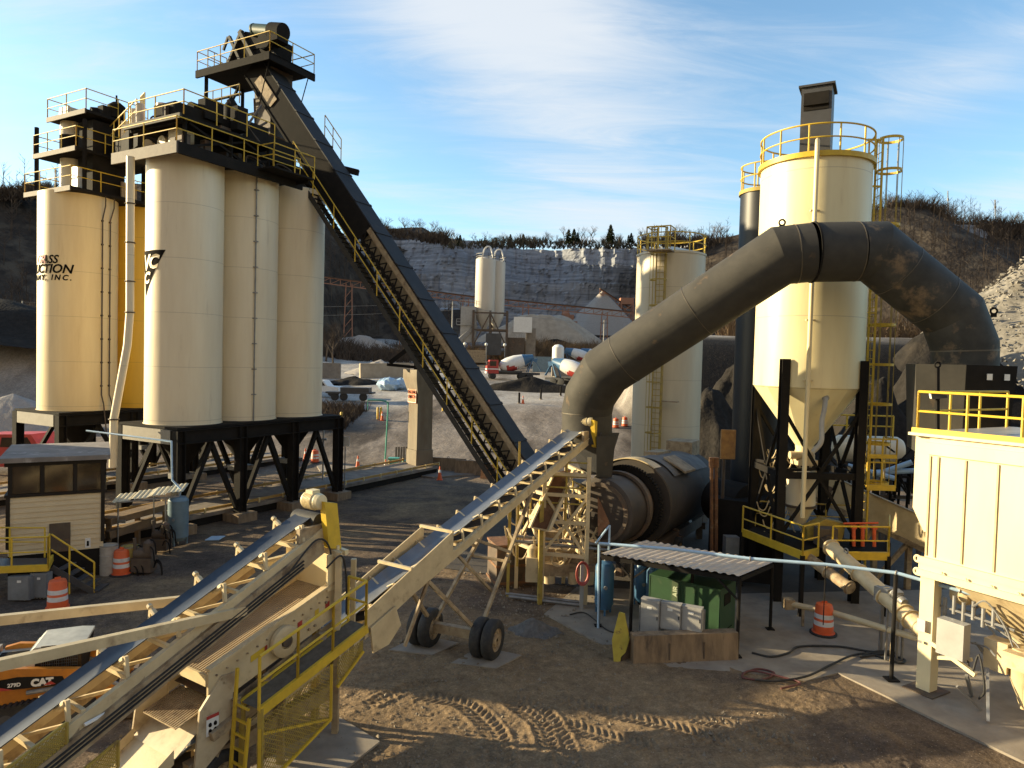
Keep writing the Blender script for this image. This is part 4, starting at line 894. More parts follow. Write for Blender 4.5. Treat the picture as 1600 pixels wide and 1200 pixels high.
m = MB(); m.box(A(.8, 2.2, 19.6), .35, .5, .8, UU); m.build('gas_bottle_box', RED, t)
rr = random.Random(9); m = MB()
for k in range(26):
    u = rr.uniform(.2, 6.2); v = rr.uniform(-.05, 3.6); z = rr.choice([17.2, 19.0]); m.box(A(u, v, z+rr.uniform(.1, .45)), rr.uniform(.15, .6), rr.uniform(.15, .5), rr.uniform(.2, .8), UU)
for k in range(12):
    u = rr.uniform(.2, 6.0); v = rr.uniform(0, 3.6); z = rr.choice([17.2, 19.0]); m.path(spl([A(u, v, z), A(u+.3, v+.2, z+.6), A(u+.9, v-.1, z+.4), A(u+1.2, v, z+.0)], 4), .04, 5)
for k in range(7): m.tube(A(rr.uniform(3, 6.5), rr.uniform(.5, 3.4), 19.0), A(rr.uniform(3, 6.5), rr.uniform(.5, 3.4), 20.6+rr.random()*.8), .06, n=6)
m.build('pipework', BROWN, t)
m = MB(); m.rail([A(2.6, 3.6, 19), A(5.0, 3.6, 19), A(6.6, 3.6, 19)], 1.3, .025, .8); m.rail([A(2.5, 2.6, 19.0), A(6.6, 2.6, 19.0)], 1.5, .02, .7); m.build('inner_handrail', DYEL, t)
A = A_
# catwalk from row A deck to the conveyor stair
m = MB(); m.obox(A(6.3, -1.1, 16.65), UU*.1, VV*1.0, ZZ*.3); m.obox(A(3.9, -1.3, 16.8), UU*2.6, VV*1.2, ZZ*.08); m.build('catwalk', BLACK, t)
m = MB(); m.rail([A(3.9, -1.3, 16.85), A(6.5, -1.3, 16.85)], 1.1, .03, 1.6); m.rail([A(3.9, -.2, 16.85), A(3.9, -1.3, 16.85)], 1.1, .03, 1.2); m.build('catwalk_handrail', YEL, t)
# bridge between rows
t = thing('transfer_bridge', 'black conveyor bridge with yellow rails joining the two silo rows', 'bridge', A(2, 4.4, 18.6))
b0 = A(1.6, 4.4, 18.4); b1 = Bq(3.4, .2, 18.9)
m = MB(); m.beam(b0-ZZ*.1, b1-ZZ*.1, 1.3, 1.1); m.build('conveyor_housing', BLACK, t)
bd = (b1-b0).normalized(); bs = V((-bd.y, bd.x, 0)).normalized()
m = MB(); m.beam(b0-bs*1.1+ZZ*.3, b1-bs*1.1+ZZ*.3, .9, .08); m.build('walkway', BLACK, t)
m = MB(); m.rail([b0-bs*1.5+ZZ*.35, b1-bs*1.5+ZZ*.35], 1.07, .03, 1.4); m.rail([b0+bs*.7+ZZ*.45, b1+bs*.7+ZZ*.45], 1.07, .03, 1.4); m.build('handrail', YEL, t)
m = MB(); q = b0.lerp(b1, .25); m.rail([q+ZZ*.4, q+bd*1.0+ZZ*.4], 2.0, .03, .35); m.build('ladder', YEL, t)
m = MB(); m.tube(q+bd*2+ZZ*.4, q+bd*2+ZZ*1.9, .33); m.box(q+bd*3.2+ZZ*.9, .8, .7, 1.1); m.build('vent_pot', CREAM, t)
# ---- top of row B: three stacked levels
t = thing('silo_top_tower', 'three storey black platform tower with yellow rails atop far left silo', 'platform', Bq(0, 0, 16.3))
def level(z, u0, u1, v0, v1, nm, up=1.07, mtl=BLACK):
    m = MB(); m.obox(Bq(u0, v0, z), UU*(u1-u0), VV*(v1-v0), ZZ*.16); m.build(nm+'deck', mtl, t)
    m = MB(); m.obox(Bq(u0-.07, v0, z-.08), UU*.07, VV*(v1-v0), ZZ*.26); m.build(nm+'edge_beam', BROWN, t)
    m = MB(); m.rail([Bq(u1, v0, z+.16), Bq(u0, v0, z+.16), Bq(u0, v1, z+.16), Bq(u1*.5, v1, z+.16)], up, .03, 1.6); m.build(nm+'handrail', YEL, t)
level(16.42, .35, 8.2, -.2, 4.3, ''); level(18.6, .7, 5.4, .0, 4.1, 'middle_'); level(20.65, 1.1, 4.6, -.2, 3.5, 'top_')
m = MB(); m.lathe(Bq(1.9, 2.6, 16.5), [(.55, 0), (.55, 4.2)], 28); m.build('bin_stack', CREAM, t)
m = MB(); m.box(Bq(2.6, .9, 18.5), 1.8, 1.4, 4.0, UU); m.box(Bq(3.8, 1.5, 19.5), 3.0, 2.2, 1.6, UU); m.lathe(Bq(1.9, 2.6, 18.9), [(.58, 0), (.58, 1.0)], 28); m.build('bin_housing', BLACK, t)
m = MB()
for (u, v) in ((.8, 4.0), (1.15, 0), (4.5, 0), (4.5, 4.0), (7.8, 0)):
    m.cut(); m.beam(Bq(u, v, 16.5), Bq(u, v, 20.3 if u < 7 else 18.6), .16)
m.cut(); m.beam(Bq(4.5, 0, 16.6), Bq(7.8, 0, 18.5), .1); m.build('upright', BLACK, t)
m = MB(); m.box(Bq(2.6, .3, 21.1), .9, .5, .6, UU); m.tube(Bq(2.0, .9, 21.05), Bq(3.2, .5, 21.25), .3); m.lathe(Bq(3.0, .2, 20.9), [(.45, 0), (.45, .7), (.2, .9)], 16); m.tube(Bq(3.0, .2, 21.8), Bq(3.0, .2, 22.2), .05); m.build('drive_motor', BLACK, t)
m = MB(); m.box(Bq(1.8, 2.5, 21.1), .8, .8, .6, UU); m.build('control_box', CREAM, t)
m = MB(); m.box(Bq(1.1, .6, 17.2), .3, .6, 1.2, UU); m.build('cabinet', WHITE, t); m = MB(); m.box(Bq(3.6, -.05, 17.0), .9, .1, .9, UU); m.build('panel', DTAN, t)
# ============================================================ LEANING SLAT CONVEYOR
DN = Matrix.Rotation(R(4), 3, 'Z') @ (-VV); UC = V((-DN.y, DN.x, 0)); SL = 1.26                              # plan direction of descent, drop per metre
T0 = P(450, 130, 41.0)
def K(s, w=0., n=0.):                            # s along plan, w across toward camera-left (-UC), n below the top face
    dirv = (DN - ZZ*SL); nn = (DN*SL + ZZ).normalized()
    return T0 + dirv*s - UC*w - nn*n
t = thing('slat_conveyor', 'tall black enclosed conveyor leaning from the yard up over the silos', 'conveyor', K(18.2, .6, 1)*1)
nn = (DN*SL+ZZ).normalized(); s0, s1 = -.9, 18.2
m = MB(); m.obox(K(s0, 0, .06), K(s1)-K(s0), -UC*1.3, -nn*.10); m.build('floor_pan', BLACK, t)
m = MB()
for i in range(14):
    a = s0+(s1-s0)*i/14; b = s0+(s1-s0)*(i+1)/14-.03; m.obox(K(a, -.06, 0), K(b)-K(a), -UC*1.42, nn*.06); m.obox(K(b-.04, -.08, -.05), K(b+.04)-K(b-.04), -UC*1.46, nn*.05)
m.build('top_cover', mat('dull_black_cover', (.03, .03, .034), (.022, .022, .025), rough=.7, scale=1.5, c3=(.05, .045, .04), s3=1.2, th3=(.55, .75), spec=.3), t)
m = MB(); m.obox(K(s0, 1.3, .0), K(7.0)-K(s0), -UC*.05, -nn*1.35); m.obox(K(s0, 0, .0), K(s1)-K(s0), -UC*.06, -nn*1.1); m.build('side_plate', BLACK, t)
m = MB(); m.obox(K(7.0, 1.3, .05), K(s1)-K(7.0), -UC*.06, -nn*.28); m.build('side_beam', DTAN, t)
m = MB(); m.obox(K(7.0, .9, .45), K(s1)-K(7.0), -UC*.05, -nn*.85); m.build('inner_panel', mat('conveyor_liner_tan', (.46, .37, .24), (.34, .26, .16), rough=.7, scale=3), t)
m = MB(); nb = 34
for i in range(nb):
    a = 7.0+(s1-7.0)*i/nb; b = 7.0+(s1-7.0)*(i+1)/nb
    m.beam(K(a, 1.32, .4), K(b, 1.32, 1.3), .06, .06, UC); m.beam(K(b, 1.32, .4), K(a, 1.32, 1.3), .06, .06, UC); m.beam(K(a, 1.34, .75), K(b, 1.34, .95), .10, .10, UC)
    m.box(K((a+b)/2, 1.36, .85), .16, .16, .16)
m.beam(K(7, 1.32, .85), K(s1, 1.32, .85), .09, .09, UC); m.build('lattice', BLACK, t)
m = MB(); m.beam(K(s0, 1.32, 1.38), K(s1, 1.32, 1.38), .12, .14, UC); m.beam(K(s0, .05, 1.2), K(s1, .05, 1.2), .14, .2, UC); m.build('bottom_chord', BLACK, t)
# stair on the camera side
w0, w1, nb0 = 1.42, 2.0, 1.65
sa, sb = 3.5, 17.6
m = MB()
for k in range(int((sb-sa)/.21)):
    p = K(sa+k*.21, w0, nb0); m.obox(p, -UC*(w1-w0), DN*.19, ZZ*.03)
m.build('tread', BLACK, t)
m = MB(); m.beam(K(sa, w1, nb0+.05), K(sb, w1, nb0+.05), .07, .24, nn); m.beam(K(sa, w0, nb0+.05), K(sb, w0, nb0+.05), .07, .24, nn); m.build('stringer', OLIVE, t)
m = MB(); up = ZZ*1.25
a, b = K(sa, w1, nb0-.1), K(sb, w1, nb0-.1); m.tube(a+up, b+up, .03, n=6); m.tube(a+up*.5, b+up*.5, .028, n=6)
for i in range(11):
    p = a.lerp(b, i/10); m.tube(p, p+up, .032, n=6)
m.build('stair_handrail', YEL, t)
# head: platform, drive, tail frames
HP = K(-.2, .6, .6)
def H(u, v, z=0.): return V((-13.65, 38.9, 24.35)) + UU*u + VV*v + ZZ*z
m = MB(); m.obox(H(0, 0), UU*3.4, VV*6.1, ZZ*.12); m.obox(H(0, 0, -.3), UU*3.4, VV*.1, ZZ*.42); m.obox(H(-.05, 0, -.3), UU*.12, VV*6.1, ZZ*.42); m.build('head_platform', BLACK, t)
m = MB(); m.rail([H(3.3, 0, .12), H(0, 0, .12), H(0, 6.0, .12), H(3.3, 6.0, .12)], 1.1, .03, 1.9); m.rail([H(0.1, 5.2, .12), H(1.4, 5.2, .12)], 1.1, .03, .5); m.rail([H(3.3, 0, .12), H(3.3, 5.8, .12)], 1.1, .03, 1.9); m.build('head_handrail', YEL, t)
m = MB()
hb = [H(1.1, 1.2, .1), H(1.1, 4.7, .1), H(1.1, 4.4, 1.5), H(1.1, 3.3, 2.3), H(1.1, 1.0, 1.6)]
m.prism(hb, UU*1.5); m.build('head_housing', BLACK, t)
m = MB()
m.beam(H(1.0, 4.9, .1), H(1.0, 3.4, 2.35), .2, .16); m.beam(H(1.0, 3.2, .1), H(1.0, 4.5, 2.2), .16); m.beam(H(1.0, 2.1, .15), H(1.0, 3.6, 2.3), .22); m.beam(H(1.0, 4.6, 2.2), H(1.0, 5.0, 1.5), .12); m.beam(H(1, .4, .2), H(1, 1.6, 1.2), .14); m.build('head_bracing', OLIVE, t)
m = MB(); m.tube(H(.9, .9, 1.75), H(.9, 2.3, 2.1), .34, n=20); m.lathe(H(.9, 2.2, 2.07), [(.37, 0), (.37, .1), (.2, .16)], 20, VV); m.build('drive_motor', mat('dark_green_motor', (.05, .085, .065), rough=.5), t)
m = MB(); m.tube(H(.9, -.05, 1.5), H(.9, .85, 1.72), .48, n=20); m.box(H(.9, .4, 1.25), .8, .8, .5, UU); m.box(H(1.3, 1.6, 1.5), .5, 2.6, .8, UU); m.lathe(H(.6, 1.2, 1.2), [(.5, 0), (.5, .3)], 20, UU); m.build('gearbox', BLACK, t)
m = MB(); m.obox(H(1.0, 1.0, -3.9), UU*1.6, VV*1.3, ZZ*3.8); m.obox(H(.9, 2.5, -5.0), UU*1.4, VV*1.1, ZZ*1.2); m.build('discharge_chute', BROWN, t)
m = MB(); m.obox(K(-.3, 1.36, .5), K(.9)-K(-.3), -UC*.04, -nn*.6); m.build('hatch_plate', DTAN, t)
m = MB()
for (u, v) in ((1.6, 2.6), (.4, 5.7), (3.0, 2.6), (3.0, 5.7)): m.beam(H(u, v, 0), H(u, v, -5.6), .16)
m.tube(H(.3, .3, 0), H(.5, 1.6, -3.2), .03); m.tube(H(3.1, .2, 0), H(3.1, 1.2, -2.6), .03)
for z in (-1.6, -3.2, -4.6):
    m.beam(H(.4, 2.6, z), H(.4, 5.7, z), .12); m.beam(H(3.0, 2.6, z), H(3.0, 5.7, z), .12); m.beam(H(.4, 5.7, z), H(3.0, 5.7, z), .12)
m.beam(H(.4, 5.7, -5), H(.4, 2.8, -1), .12); m.build('head_tower', BLACK, t)
m = MB(); m.rail([H(.2, 5.6, -2.2), H(.2, 2.6, -2.2)], 1.05, .03, .7); m.rail([H(.2, 5.6, -4.0), H(.2, 3.0, -4.0)], 1.05, .03, .7); m.build('tower_handrail', DYEL, t)
m = MB(); m.beam(K(4, -.2, .2), K(4, -.2, .2)+V((.9, 0, -.2)), .3, .3); m.build('side_lamp', BLACK, t)
m = MB(); m.rail([K(2.2, -.9, .3), K(3.4, -.9, .3)], 1.2, .03, 1); m.build('side_handrail', YEL, t)
m = MB(); m.obox(K(s1-1.6, -.1, -.1), K(s1+.6)-K(s1-1.6), -UC*1.6, -nn*1.9); m.build('boot', BROWN, t)
# ---- box column with orange sign (behind the conveyor)
cP = at(655, 49.5, 0); t = thing('support_column', 'fat tan steel box column flaring at its head behind the conveyor', 'column', cP)
a1 = V((.78, .62, 0)).normalized(); a2 = V((-a1.y, a1.x, 0)); hw = .62
def col_sec(z, k): return [cP + a1*sx*hw*k + a2*sy*hw*k + ZZ*z for sx, sy in ((-1, -1), (1, -1), (1, 1), (-1, 1))]
m = MB(); secs = [(0, 1.12), (1.6, 1.08), (1.62, 1), (5.4, .98), (6.6, 1.5), (7.2, 1.5)]; vs = sum([col_sec(z, k) for z, k in secs], []); fs = [(i*4+j, i*4+(j+1) % 4, i*4+4+(j+1) % 4, i*4+4+j) for i in range(len(secs)-1) for j in range(4)]+[(3, 2, 1, 0), (20, 21, 22, 23)]
m.add(vs, fs); m.build('shaft', mat('column_tan', (.18, .14, .09), (.13, .10, .062), rough=.65, scale=2, stretch=(1, 1, .3), c3=(.13, .08, .04), s3=1.2, th3=(.5, .7)), t)
m = MB(); m.beam(cP+V((-.3, 0, 7.2)), cP+V((-.3, 0, 9.6)), .4); m.beam(cP+V((-2.2, -.2, 7.6)), cP+V((.2, 0, 9.6)), .3); m.beam(cP+V((-2.4, -.2, 7.5)), cP+V((.4, 0, 7.3)), .2); m.build('head_brace', BLACK, t)
n_ = -a1 if True else a1; fN = (-a2)            # face toward the camera-left
face_c = cP + a2*(hw+.05); 
sgn_n = V((-.62, -.78, 0))
nrm = -a1; rgt = ZZ.cross(nrm); sc_ = cP + nrm*(hw+.10); sc_.z = P(650, 617, sc_.y).z
sg = thing('warning_sign', 'orange falling objects sign mounted on the box column', 'sign', sc_)
m = MB(); m.obox(sc_ - rgt*.56 - ZZ*.56, rgt*1.12, -nrm*.04, ZZ*1.12); m.build('panel', SORANGE, sg)
m = MB(); e = nrm*.012
for z in (-.54, .50): m.obox(sc_ - rgt*.55 + ZZ*z + nrm*.001, rgt*1.10, nrm*.006, ZZ*.04)
for x in (-.55, .51): m.obox(sc_ + rgt*x - ZZ*.50 + nrm*.001, rgt*.04, nrm*.006, ZZ*1.0)
m.build('border', WHITE, sg)
m = MB(); flat_text(m, 'FALLING', .29, sc_+ZZ*.10+nrm*.01, rgt, ZZ, extrude=.005, bold=.008); flat_text(m, 'OBJECTS', .27, sc_-ZZ*.22+nrm*.01, rgt, ZZ, extrude=.005, bold=.008); m.build('lettering', INK, sg)
# ============================================================ FEED CONVEYOR, SCREEN, INCOMING BELT (one axis)
AX = V((.55, .835, 0)).normalized(); AW = V((AX.y, -AX.x, 0)); AO = V((-1.35, 19.05, 0))
def F(s, k=0., z=0.): return AO + AX*s + AW*k + ZZ*z
def zF(s): return 2.2 + (s+4.12)*3.43/10.85          # belt height of the feed conveyor
sh, st_ = 6.75, -9.2
t = thing('feed_conveyor', 'long cream belt conveyor on a wheeled undercarriage feeding the drum', 'conveyor', F(0, 0, 0))
sl_ = 3.43/10.85
def trough(mb, Ff, zf, sa, sb, W=.62, n=40, sag=.10):
    prof = [(-W/2, sag), (-W/2*.45, 0), (W/2*.45, 0), (W/2, sag)]; vs = []; fs = []
    for i in range(n+1):
        s = sa+(sb-sa)*i/n; tt = 1 if s < sb-.9 else max(0, (sb-s)/.9)
        for k, dz in prof: vs.append(Ff(s, k, zf(s)+dz*tt+sag*(1-tt)*.6))
        for k, dz in prof[::-1]: vs.append(Ff(s, k, zf(s)+dz*tt+sag*(1-tt)*.6-.02))
    for i in range(n):
        for j in range(8): fs.append((i*8+j, i*8+(j+1) % 8, i*8+8+(j+1) % 8, i*8+8+j))
    return mb.add(vs, fs)
m = MB(); trough(m, F, zF, st_, sh, .66); m.build('belt', mat('worn_grey_belt', (.15, .16, .18), (.11, .12, .14), rough=.3, scale=2, stretch=(1, 1, 1), c3=(.2, .19, .17), s3=3, th3=(.55, .8), spec=.6), t)
m = MB(); m.add(*[[F(s, k, zF(s)-.42) for s in (st_, sh) for k in (-.3, .3)], [(0, 1, 3, 2)]]); m.build('return_belt', RUBBER, t)
m = MB()
for k in (-.44, .44): m.beam(F(st_, k, zF(st_)-.32), F(sh+.2, k, zF(sh+.2)-.32), .09, .26); m.beam(F(st_, k, zF(st_)-.22), F(sh, k, zF(sh)-.22), .14, .03)
n = 22
for i in range(n):
    s = st_+(sh-st_)*i/n; s2 = st_+(sh-st_)*(i+1)/n; m.beam(F(s, -.44, zF(s)-.4), F(s2, .44, zF(s2)-.4), .05); m.beam(F(s2, -.44, zF(s2)-.24), F(s2, .44, zF(s2)-.24), .06)
m.build('frame', TAN, t)
m = MB()
for i in range(19):
    s = st_+.4+(sh-.8-st_)*i/18; z = zF(s)
    m.cut(); m.tube(F(s, -.15, z-.05), F(s, .15, z-.05), .05, n=8); m.tube(F(s, .16, z-.04), F(s, .36, z+.07), .05, n=8); m.tube(F(s, -.16, z-.04), F(s, -.36, z+.07), .05, n=8); m.beam(F(s, -.46, z-.2), F(s, -.42, z+.12), .05); m.beam(F(s, .46, z-.2), F(s, .42, z+.12), .05)
m.build('idler', TAN, t)
# skirted section
m = MB()
for k in (-.50, .50):
    a, b = -4.0, -.9; m.add([F(a, k, zF(a)-.5), F(b, k, zF(b)-.34), F(b, k, zF(b)+.36), F(a, k, zF(a)+.12), F(a, k+.03, zF(a)-.5), F(b, k+.03, zF(b)-.34), F(b, k+.03, zF(b)+.36), F(a, k+.03, zF(a)+.12)], [(0, 1, 2, 3), (7, 6, 5, 4), (0, 4, 5, 1), (1, 5, 6, 2), (2, 6, 7, 3), (3, 7, 4, 0)])
m.build('skirt_board', TAN, t)
m = MB()
for s in (-.95, -2.5): m.cut(); m.beam(F(s, -.55, zF(s)+.36 if s > -2 else zF(s)+.25), F(s, .55, zF(s)+.36 if s > -2 else zF(s)+.25), .07)
m.build('tie_bar', TAN, t)
# head drum, motor, guard
m = MB(); m.tube(F(sh, -.38, zF(sh)-.14), F(sh, .38, zF(sh)-.14), .2, n=20); m.build('head_pulley', RUBBER, t)
def motor(mb, c, ax, r=.16, l=.42):
    ax = V(ax).normalized(); mb.tube(c, c+ax*l, r, n=18)
    for i in range(7): mb.lathe(c+ax*(l*.15+i*l*.1), [(r+.025, 0), (r+.025, .012)], 18, ax)
    mb.lathe(c+ax*l, [(r*1.05, 0), (r*.9, .08), (r*.3, .1)], 18, ax); mb.box(c+ax*l*.5+ZZ*r, .2, .2, .12, ax)
m = MB(); motor(m, F(sh-.05, .1, zF(sh)+.32), AW, .17, .40); m.build('drive_motor', PCREAM, t)
m = MB(); m.obox(F(sh+.0, .55, zF(sh)-.55), AX*.36+ZZ*-.1, AW*.16, ZZ*.95+AX*-.18); m.build('belt_guard', YEL, t)
m = MB(); m.obox(F(sh-.5, .42, zF(sh)-.35), AX*.7, AW*.08, ZZ*.35); m.build('bearing_plate', DTAN, t)
# undercarriage
wl = [V((-.50, 18.70, .53)), V((-2.25, 19.42, .53))]; axd = (wl[1]-wl[0]).normalized()
def wheel(c, d, nm='wheel', r=.53, w=.28, par=None, hub=True):
    o = MB(); o.lathe(c-d*w/2, [(r*.58, 0), (r*.92, .0), (r, .05), (r, w-.05), (r*.92, w), (r*.58, w)], 32, d, cap=False); ob = o.build(nm, RUBBER, par, ang=50)
    o = MB(); o.lathe(c-d*w/2, [(r*.58, .01), (r*.55, .05), (r*.3, .07), (r*.26, .02), (.05, .0)], 24, d, cap=False); o.lathe(c+d*w/2, [(r*.58, -.01), (r*.5, -.10), (r*.2, -.06), (.04, -.04)], 24, d, cap=False)
    for k in range(8):
        a = k*math.pi/4; x = d.orthogonal().normalized(); y = d.cross(x)
        for sgn in (-1, 1): o.tube(c+(x*math.cos(a)+y*math.sin(a))*r*.4+d*sgn*w*.25, c+(x*math.cos(a)+y*math.sin(a))*r*.4+d*sgn*(w*.40), .025, n=6)
    o.build('rim', DTAN, ob); return ob
for c in wl:
    for off in (-.17, .17): wheel(c+axd*off, axd, par=t)
m = MB(); m.tube(wl[0], wl[1], .09); m.box((wl[0]+wl[1])/2+ZZ*.05, 1.2, .2, .25, axd); m.tube(wl[0]-axd*.0, wl[0]+axd*.4, .16); m.build('axle', DTAN, t)
m = MB(); mid = (wl[0]+wl[1])/2
for sg_, k in ((0, .46), (1, -.46)):
    b = wl[sg_].lerp(mid, .25)+ZZ*.1
    m.beam(b, F(-1.8, k, zF(-1.8)-.45), .09); m.beam(b, F(3.0, k, zF(3.0)-.45), .09)
    m.beam(F(3.0, k, zF(3)-.45).lerp(b, .45), F(.2, k, zF(.2)-.45), .08); m.beam(F(-1.8, k, zF(-1.8)-.45), F(-2.4, k*.6, 1.0), .07)
m.beam(F(3.0, -.46, zF(3)-.5).lerp(wl[1], .5), F(3.0, .46, zF(3)-.5).lerp(wl[0], .5), .07); m.beam(F(-.6, .46, zF(-.6)-.45), F(1.0, .46, 1.5), .07)
m.build('undercarriage', DTAN, t)
m = MB(); m.prism([F(-3.9, .56, 1.98), F(-3.1, .56, 2.25), F(-2.9, .56, 1.75), F(-3.3, .56, 1.42), F(-3.8, .56, 1.38)], AW*.04); m.cut(); m.prism([F(-4.9, .56, 1.68), F(-4.2, .56, 1.9), F(-4.4, .56, 1.3), F(-4.75, .56, 1.2)], AW*.04); m.build('side_guard', TAN, t)
m = MB()
for c in wl: m.box(V((c.x, c.y, .0)), 1.5, 1.1, .07, axd)
pd = tag(m.build('wheel_pad', CONC, loc=V((mid.x, mid.y, 0))), 'two pale concrete pads under the conveyor wheels', 'pad') if False else None
for i, c in enumerate(wl):
    o = MB(); cc = V((c.x, c.y, .02)); o.prism([cc+V((-.9, -.5, 0)), cc+V((.3, -.75, 0)), cc+V((.95, .1, 0)), cc+V((-.2, .6, 0))], ZZ*.035); struct(o.build('concrete_pad', CONC, loc=cc))
# ---- incoming belt
def zI(s): return 4.6 + (s+5.36)*.424
a_, b_ = -13.2, -5.2
t = thing('incoming_conveyor', 'cream conveyor with blue black belt rising from the lower left corner', 'conveyor', F(-9, 0, 0))
m = MB(); trough(m, F, zI, a_, b_, .50, 40, .07); m.build('belt', BELT, t)
m = MB()
for k in (-.42, .46): m.beam(F(a_, k, zI(a_)-.36), F(b_+.15, k, zI(b_+.15)-.36), .1, .28)
for i in range(12):
    s = a_+(b_-a_)*i/12; s2 = a_+(b_-a_)*(i+1)/12; m.beam(F(s, -.42, zI(s)-.34), F(s2, .46, zI(s2)-.34), .05); m.beam(F(s, -.42, zI(s)-.2), F(s, .46, zI(s)-.2), .07)
m.build('frame', TAN, t)
m = MB()
for i in range(9):
    s = a_+.5+(b_-1-a_)*i/8; z = zI(s); m.cut(); m.tube(F(s, .16, z-.05), F(s, .38, z+.08), .055, n=8); m.tube(F(s, -.16, z-.05), F(s, -.38 if i != 3 else -.24, z+.08 if i != 3 else z), .055, n=8); m.tube(F(s, -.16, z-.07), F(s, .16, z-.07), .055, n=8); m.beam(F(s, -.46, z-.2), F(s, -.42, z+.13 if i != 3 else z-.05), .06); m.beam(F(s, .44, z-.2), F(s, .40, z+.13), .06)
    if i != 3: m.tube(F(s, -.44, z+.12), F(s, -.50, z+.145), .05, n=8)
m.build('idler', TAN, t)
m = MB(); m.beam(F(a_, .52, zI(a_)-.62), F(b_-.1, .52, zI(b_-.1)-.52), .13, .30); m.beam(F(a_, -.5, zI(a_)-.62), F(b_-1, -.5, zI(b_-1)-.55), .13, .26)
for i in range(7):
    s = a_+1+i*1.0; m.beam(F(s, .5, zI(s)-.55), F(s+.5, .46, zI(s+.5)-.25), .06)
m.build('lower_beam', DTAN, t)
m = MB()
for j in range(3): m.path([F(s, .60, zI(s)-.50-.07*j) for s in np.linspace(a_, b_-.6, 14)], .018, 5)
m.path(spl([F(-6.2, .62, zI(-6.2)-.5), F(-5.6, .7, zI(-5.6)-.2), F(-5.2, .66, zI(-5.2)-.6), F(-5.1, .66, zI(-5.2)-1.3)], 6), .02, 5); m.build('cable', RUBBER, t)
m = MB(); motor(m, F(b_-.12, .08, zI(b_)+.34), AW, .165, .38); m.build('drive_motor', PCREAM, t)
m = MB(); m.obox(F(b_+.0, .50, zI(b_)-.62), AX*.34+ZZ*-.08, AW*.15, ZZ*.98+AX*-.14); m.build('belt_guard', YEL, t)
m = MB(); m.tube(F(b_, -.36, zI(b_)-.12), F(b_, .36, zI(b_)-.12), .18, n=20); m.build('head_pulley', RUBBER, t)
m = MB(); m.obox(F(b_-.6, .36, zI(b_)-.55), AX*.75, AW*.1, ZZ*.4); m.build('bearing_plate', DTAN, t)
m = MB()
for (sa2, sb2, k, dz) in ((-12.6, -10.15, .56, -.10), (-12.8, -9.45, .66, -.95)):
    m.cut(); mesh_panel(m, F(sa2, k, zI(sa2)+dz-.42), F(sb2, k, zI(sb2)+dz-.42), F(sb2, k, zI(sb2)+dz), F(sa2, k, zI(sa2)+dz), .06, .013); m.beam(F(sa2, k, zI(sa2)+dz), F(sb2, k, zI(sb2)+dz), .035); m.beam(F(sa2, k, zI(sa2)+dz-.42), F(sb2, k, zI(sb2)+dz-.42), .035); m.beam(F(sb2, k, zI(sb2)+dz-.42), F(sb2, k, zI(sb2)+dz), .04)
m.build('mesh_guard', DYEL, t)
m = MB(); q0 = F(-7.1, .55, zI(-7.1)-.58); q1 = P(-60, 1052, 9.2); m.beam(q0, q1, .12, .16); q0b = F(-7.2, -.5, zI(-7.2)-.5); q1b = P(-60, 975, 11.3); m.beam(q0b, q1b, .12, .16); m.build('stay_bar', TAN, t)
m = MB(); 
for k in (-.45, .5): m.cut(); m.beam(F(-10.6, k, zI(-10.6)-.6), F(-10.9, k, 0), .12); m.cut(); m.beam(F(-12.4, k, zI(-12.4)-.6), F(-12.4, k, 0), .12)
m.build('leg', TAN, t)
m = MB(); m.path([F(-9.9, .56, zI(-9.9)-.35), F(-8.7, .5, zI(-8.7)-.7)], .03, 6); m.path([F(-6.4, .5, zI(-6.4)-.5), F(-6.6, .1, zI(-6.6)-.9)], .03, 6); m.build('pull_cord', WHITE, t)
# ---- scalping screen
def zS(s): return 2.42 + (s+7.74)*.28
t = thing('scalping_screen', 'cream inclined vibrating screen with wire mesh deck and discharge chute', 'screen', F(-6.4, 0, 0))
sA, sB = -7.9, -4.9
m = MB()
for k in (-.6, .6): m.add([F(sA, k, zS(sA)-.62), F(sB, k, zS(sB)-.62), F(sB+.05, k, zS(sB)+.12), F(sA, k, zS(sA)+.05), F(sA, k+.05, zS(sA)-.62), F(sB, k+.05, zS(sB)-.62), F(sB+.05, k+.05, zS(sB)+.12), F(sA, k+.05, zS(sA)+.05)], [(0, 1, 2, 3), (7, 6, 5, 4), (0, 4, 5, 1), (1, 5, 6, 2), (2, 6, 7, 3), (3, 7, 4, 0)])
for k in (-.57, .62): m.beam(F(sA, k, zS(sA)+.09), F(sB, k, zS(sB)+.14), .14, .05)
m.beam(F(sA, -.6, zS(sA)-.1), F(sA, .6, zS(sA)-.1), .05, .2); m.build('screen_box', TAN, t)
m = MB()
for i in range(46):
    s = sA+.02+(sB-.1-sA)*i/45; m.beam(F(s, -.55, zS(s)-.12), F(s, .58, zS(s)-.12), .028)
for i in range(18):
    k = -.54+1.1*i/17; m.beam(F(sA, k, zS(sA)-.10), F(sB-.05, k, zS(sB)-.10), .026)
m.build('mesh_deck', mat('dusty_wire_mesh', (.42, .33, .22), (.33, .25, .16), rough=.8, scale=2, c3=(.25, .17, .10), s3=1.2), t)
m = MB(); m.add([F(sA+.1, -.55, zS(sA)-.45), F(sA+.1, .58, zS(sA)-.45), F(sB, .58, zS(sB)-.40), F(sB, -.55, zS(sB)-.40)], [(0, 1, 2, 3)]); m.build('lower_deck', BROWN, t)
m = MB()
for i in range(18):
    s = sA-.5+.7*i/17; m.beam(F(s, -.5, zS(sA)-.78+.2*i/17), F(s, .5, zS(sA)-.78+.2*i/17), .02)
for i in range(18):
    k = -.5+i/17; m.beam(F(sA-.5, k, zS(sA)-.77), F(sA+.2, k, zS(sA)-.57), .02)
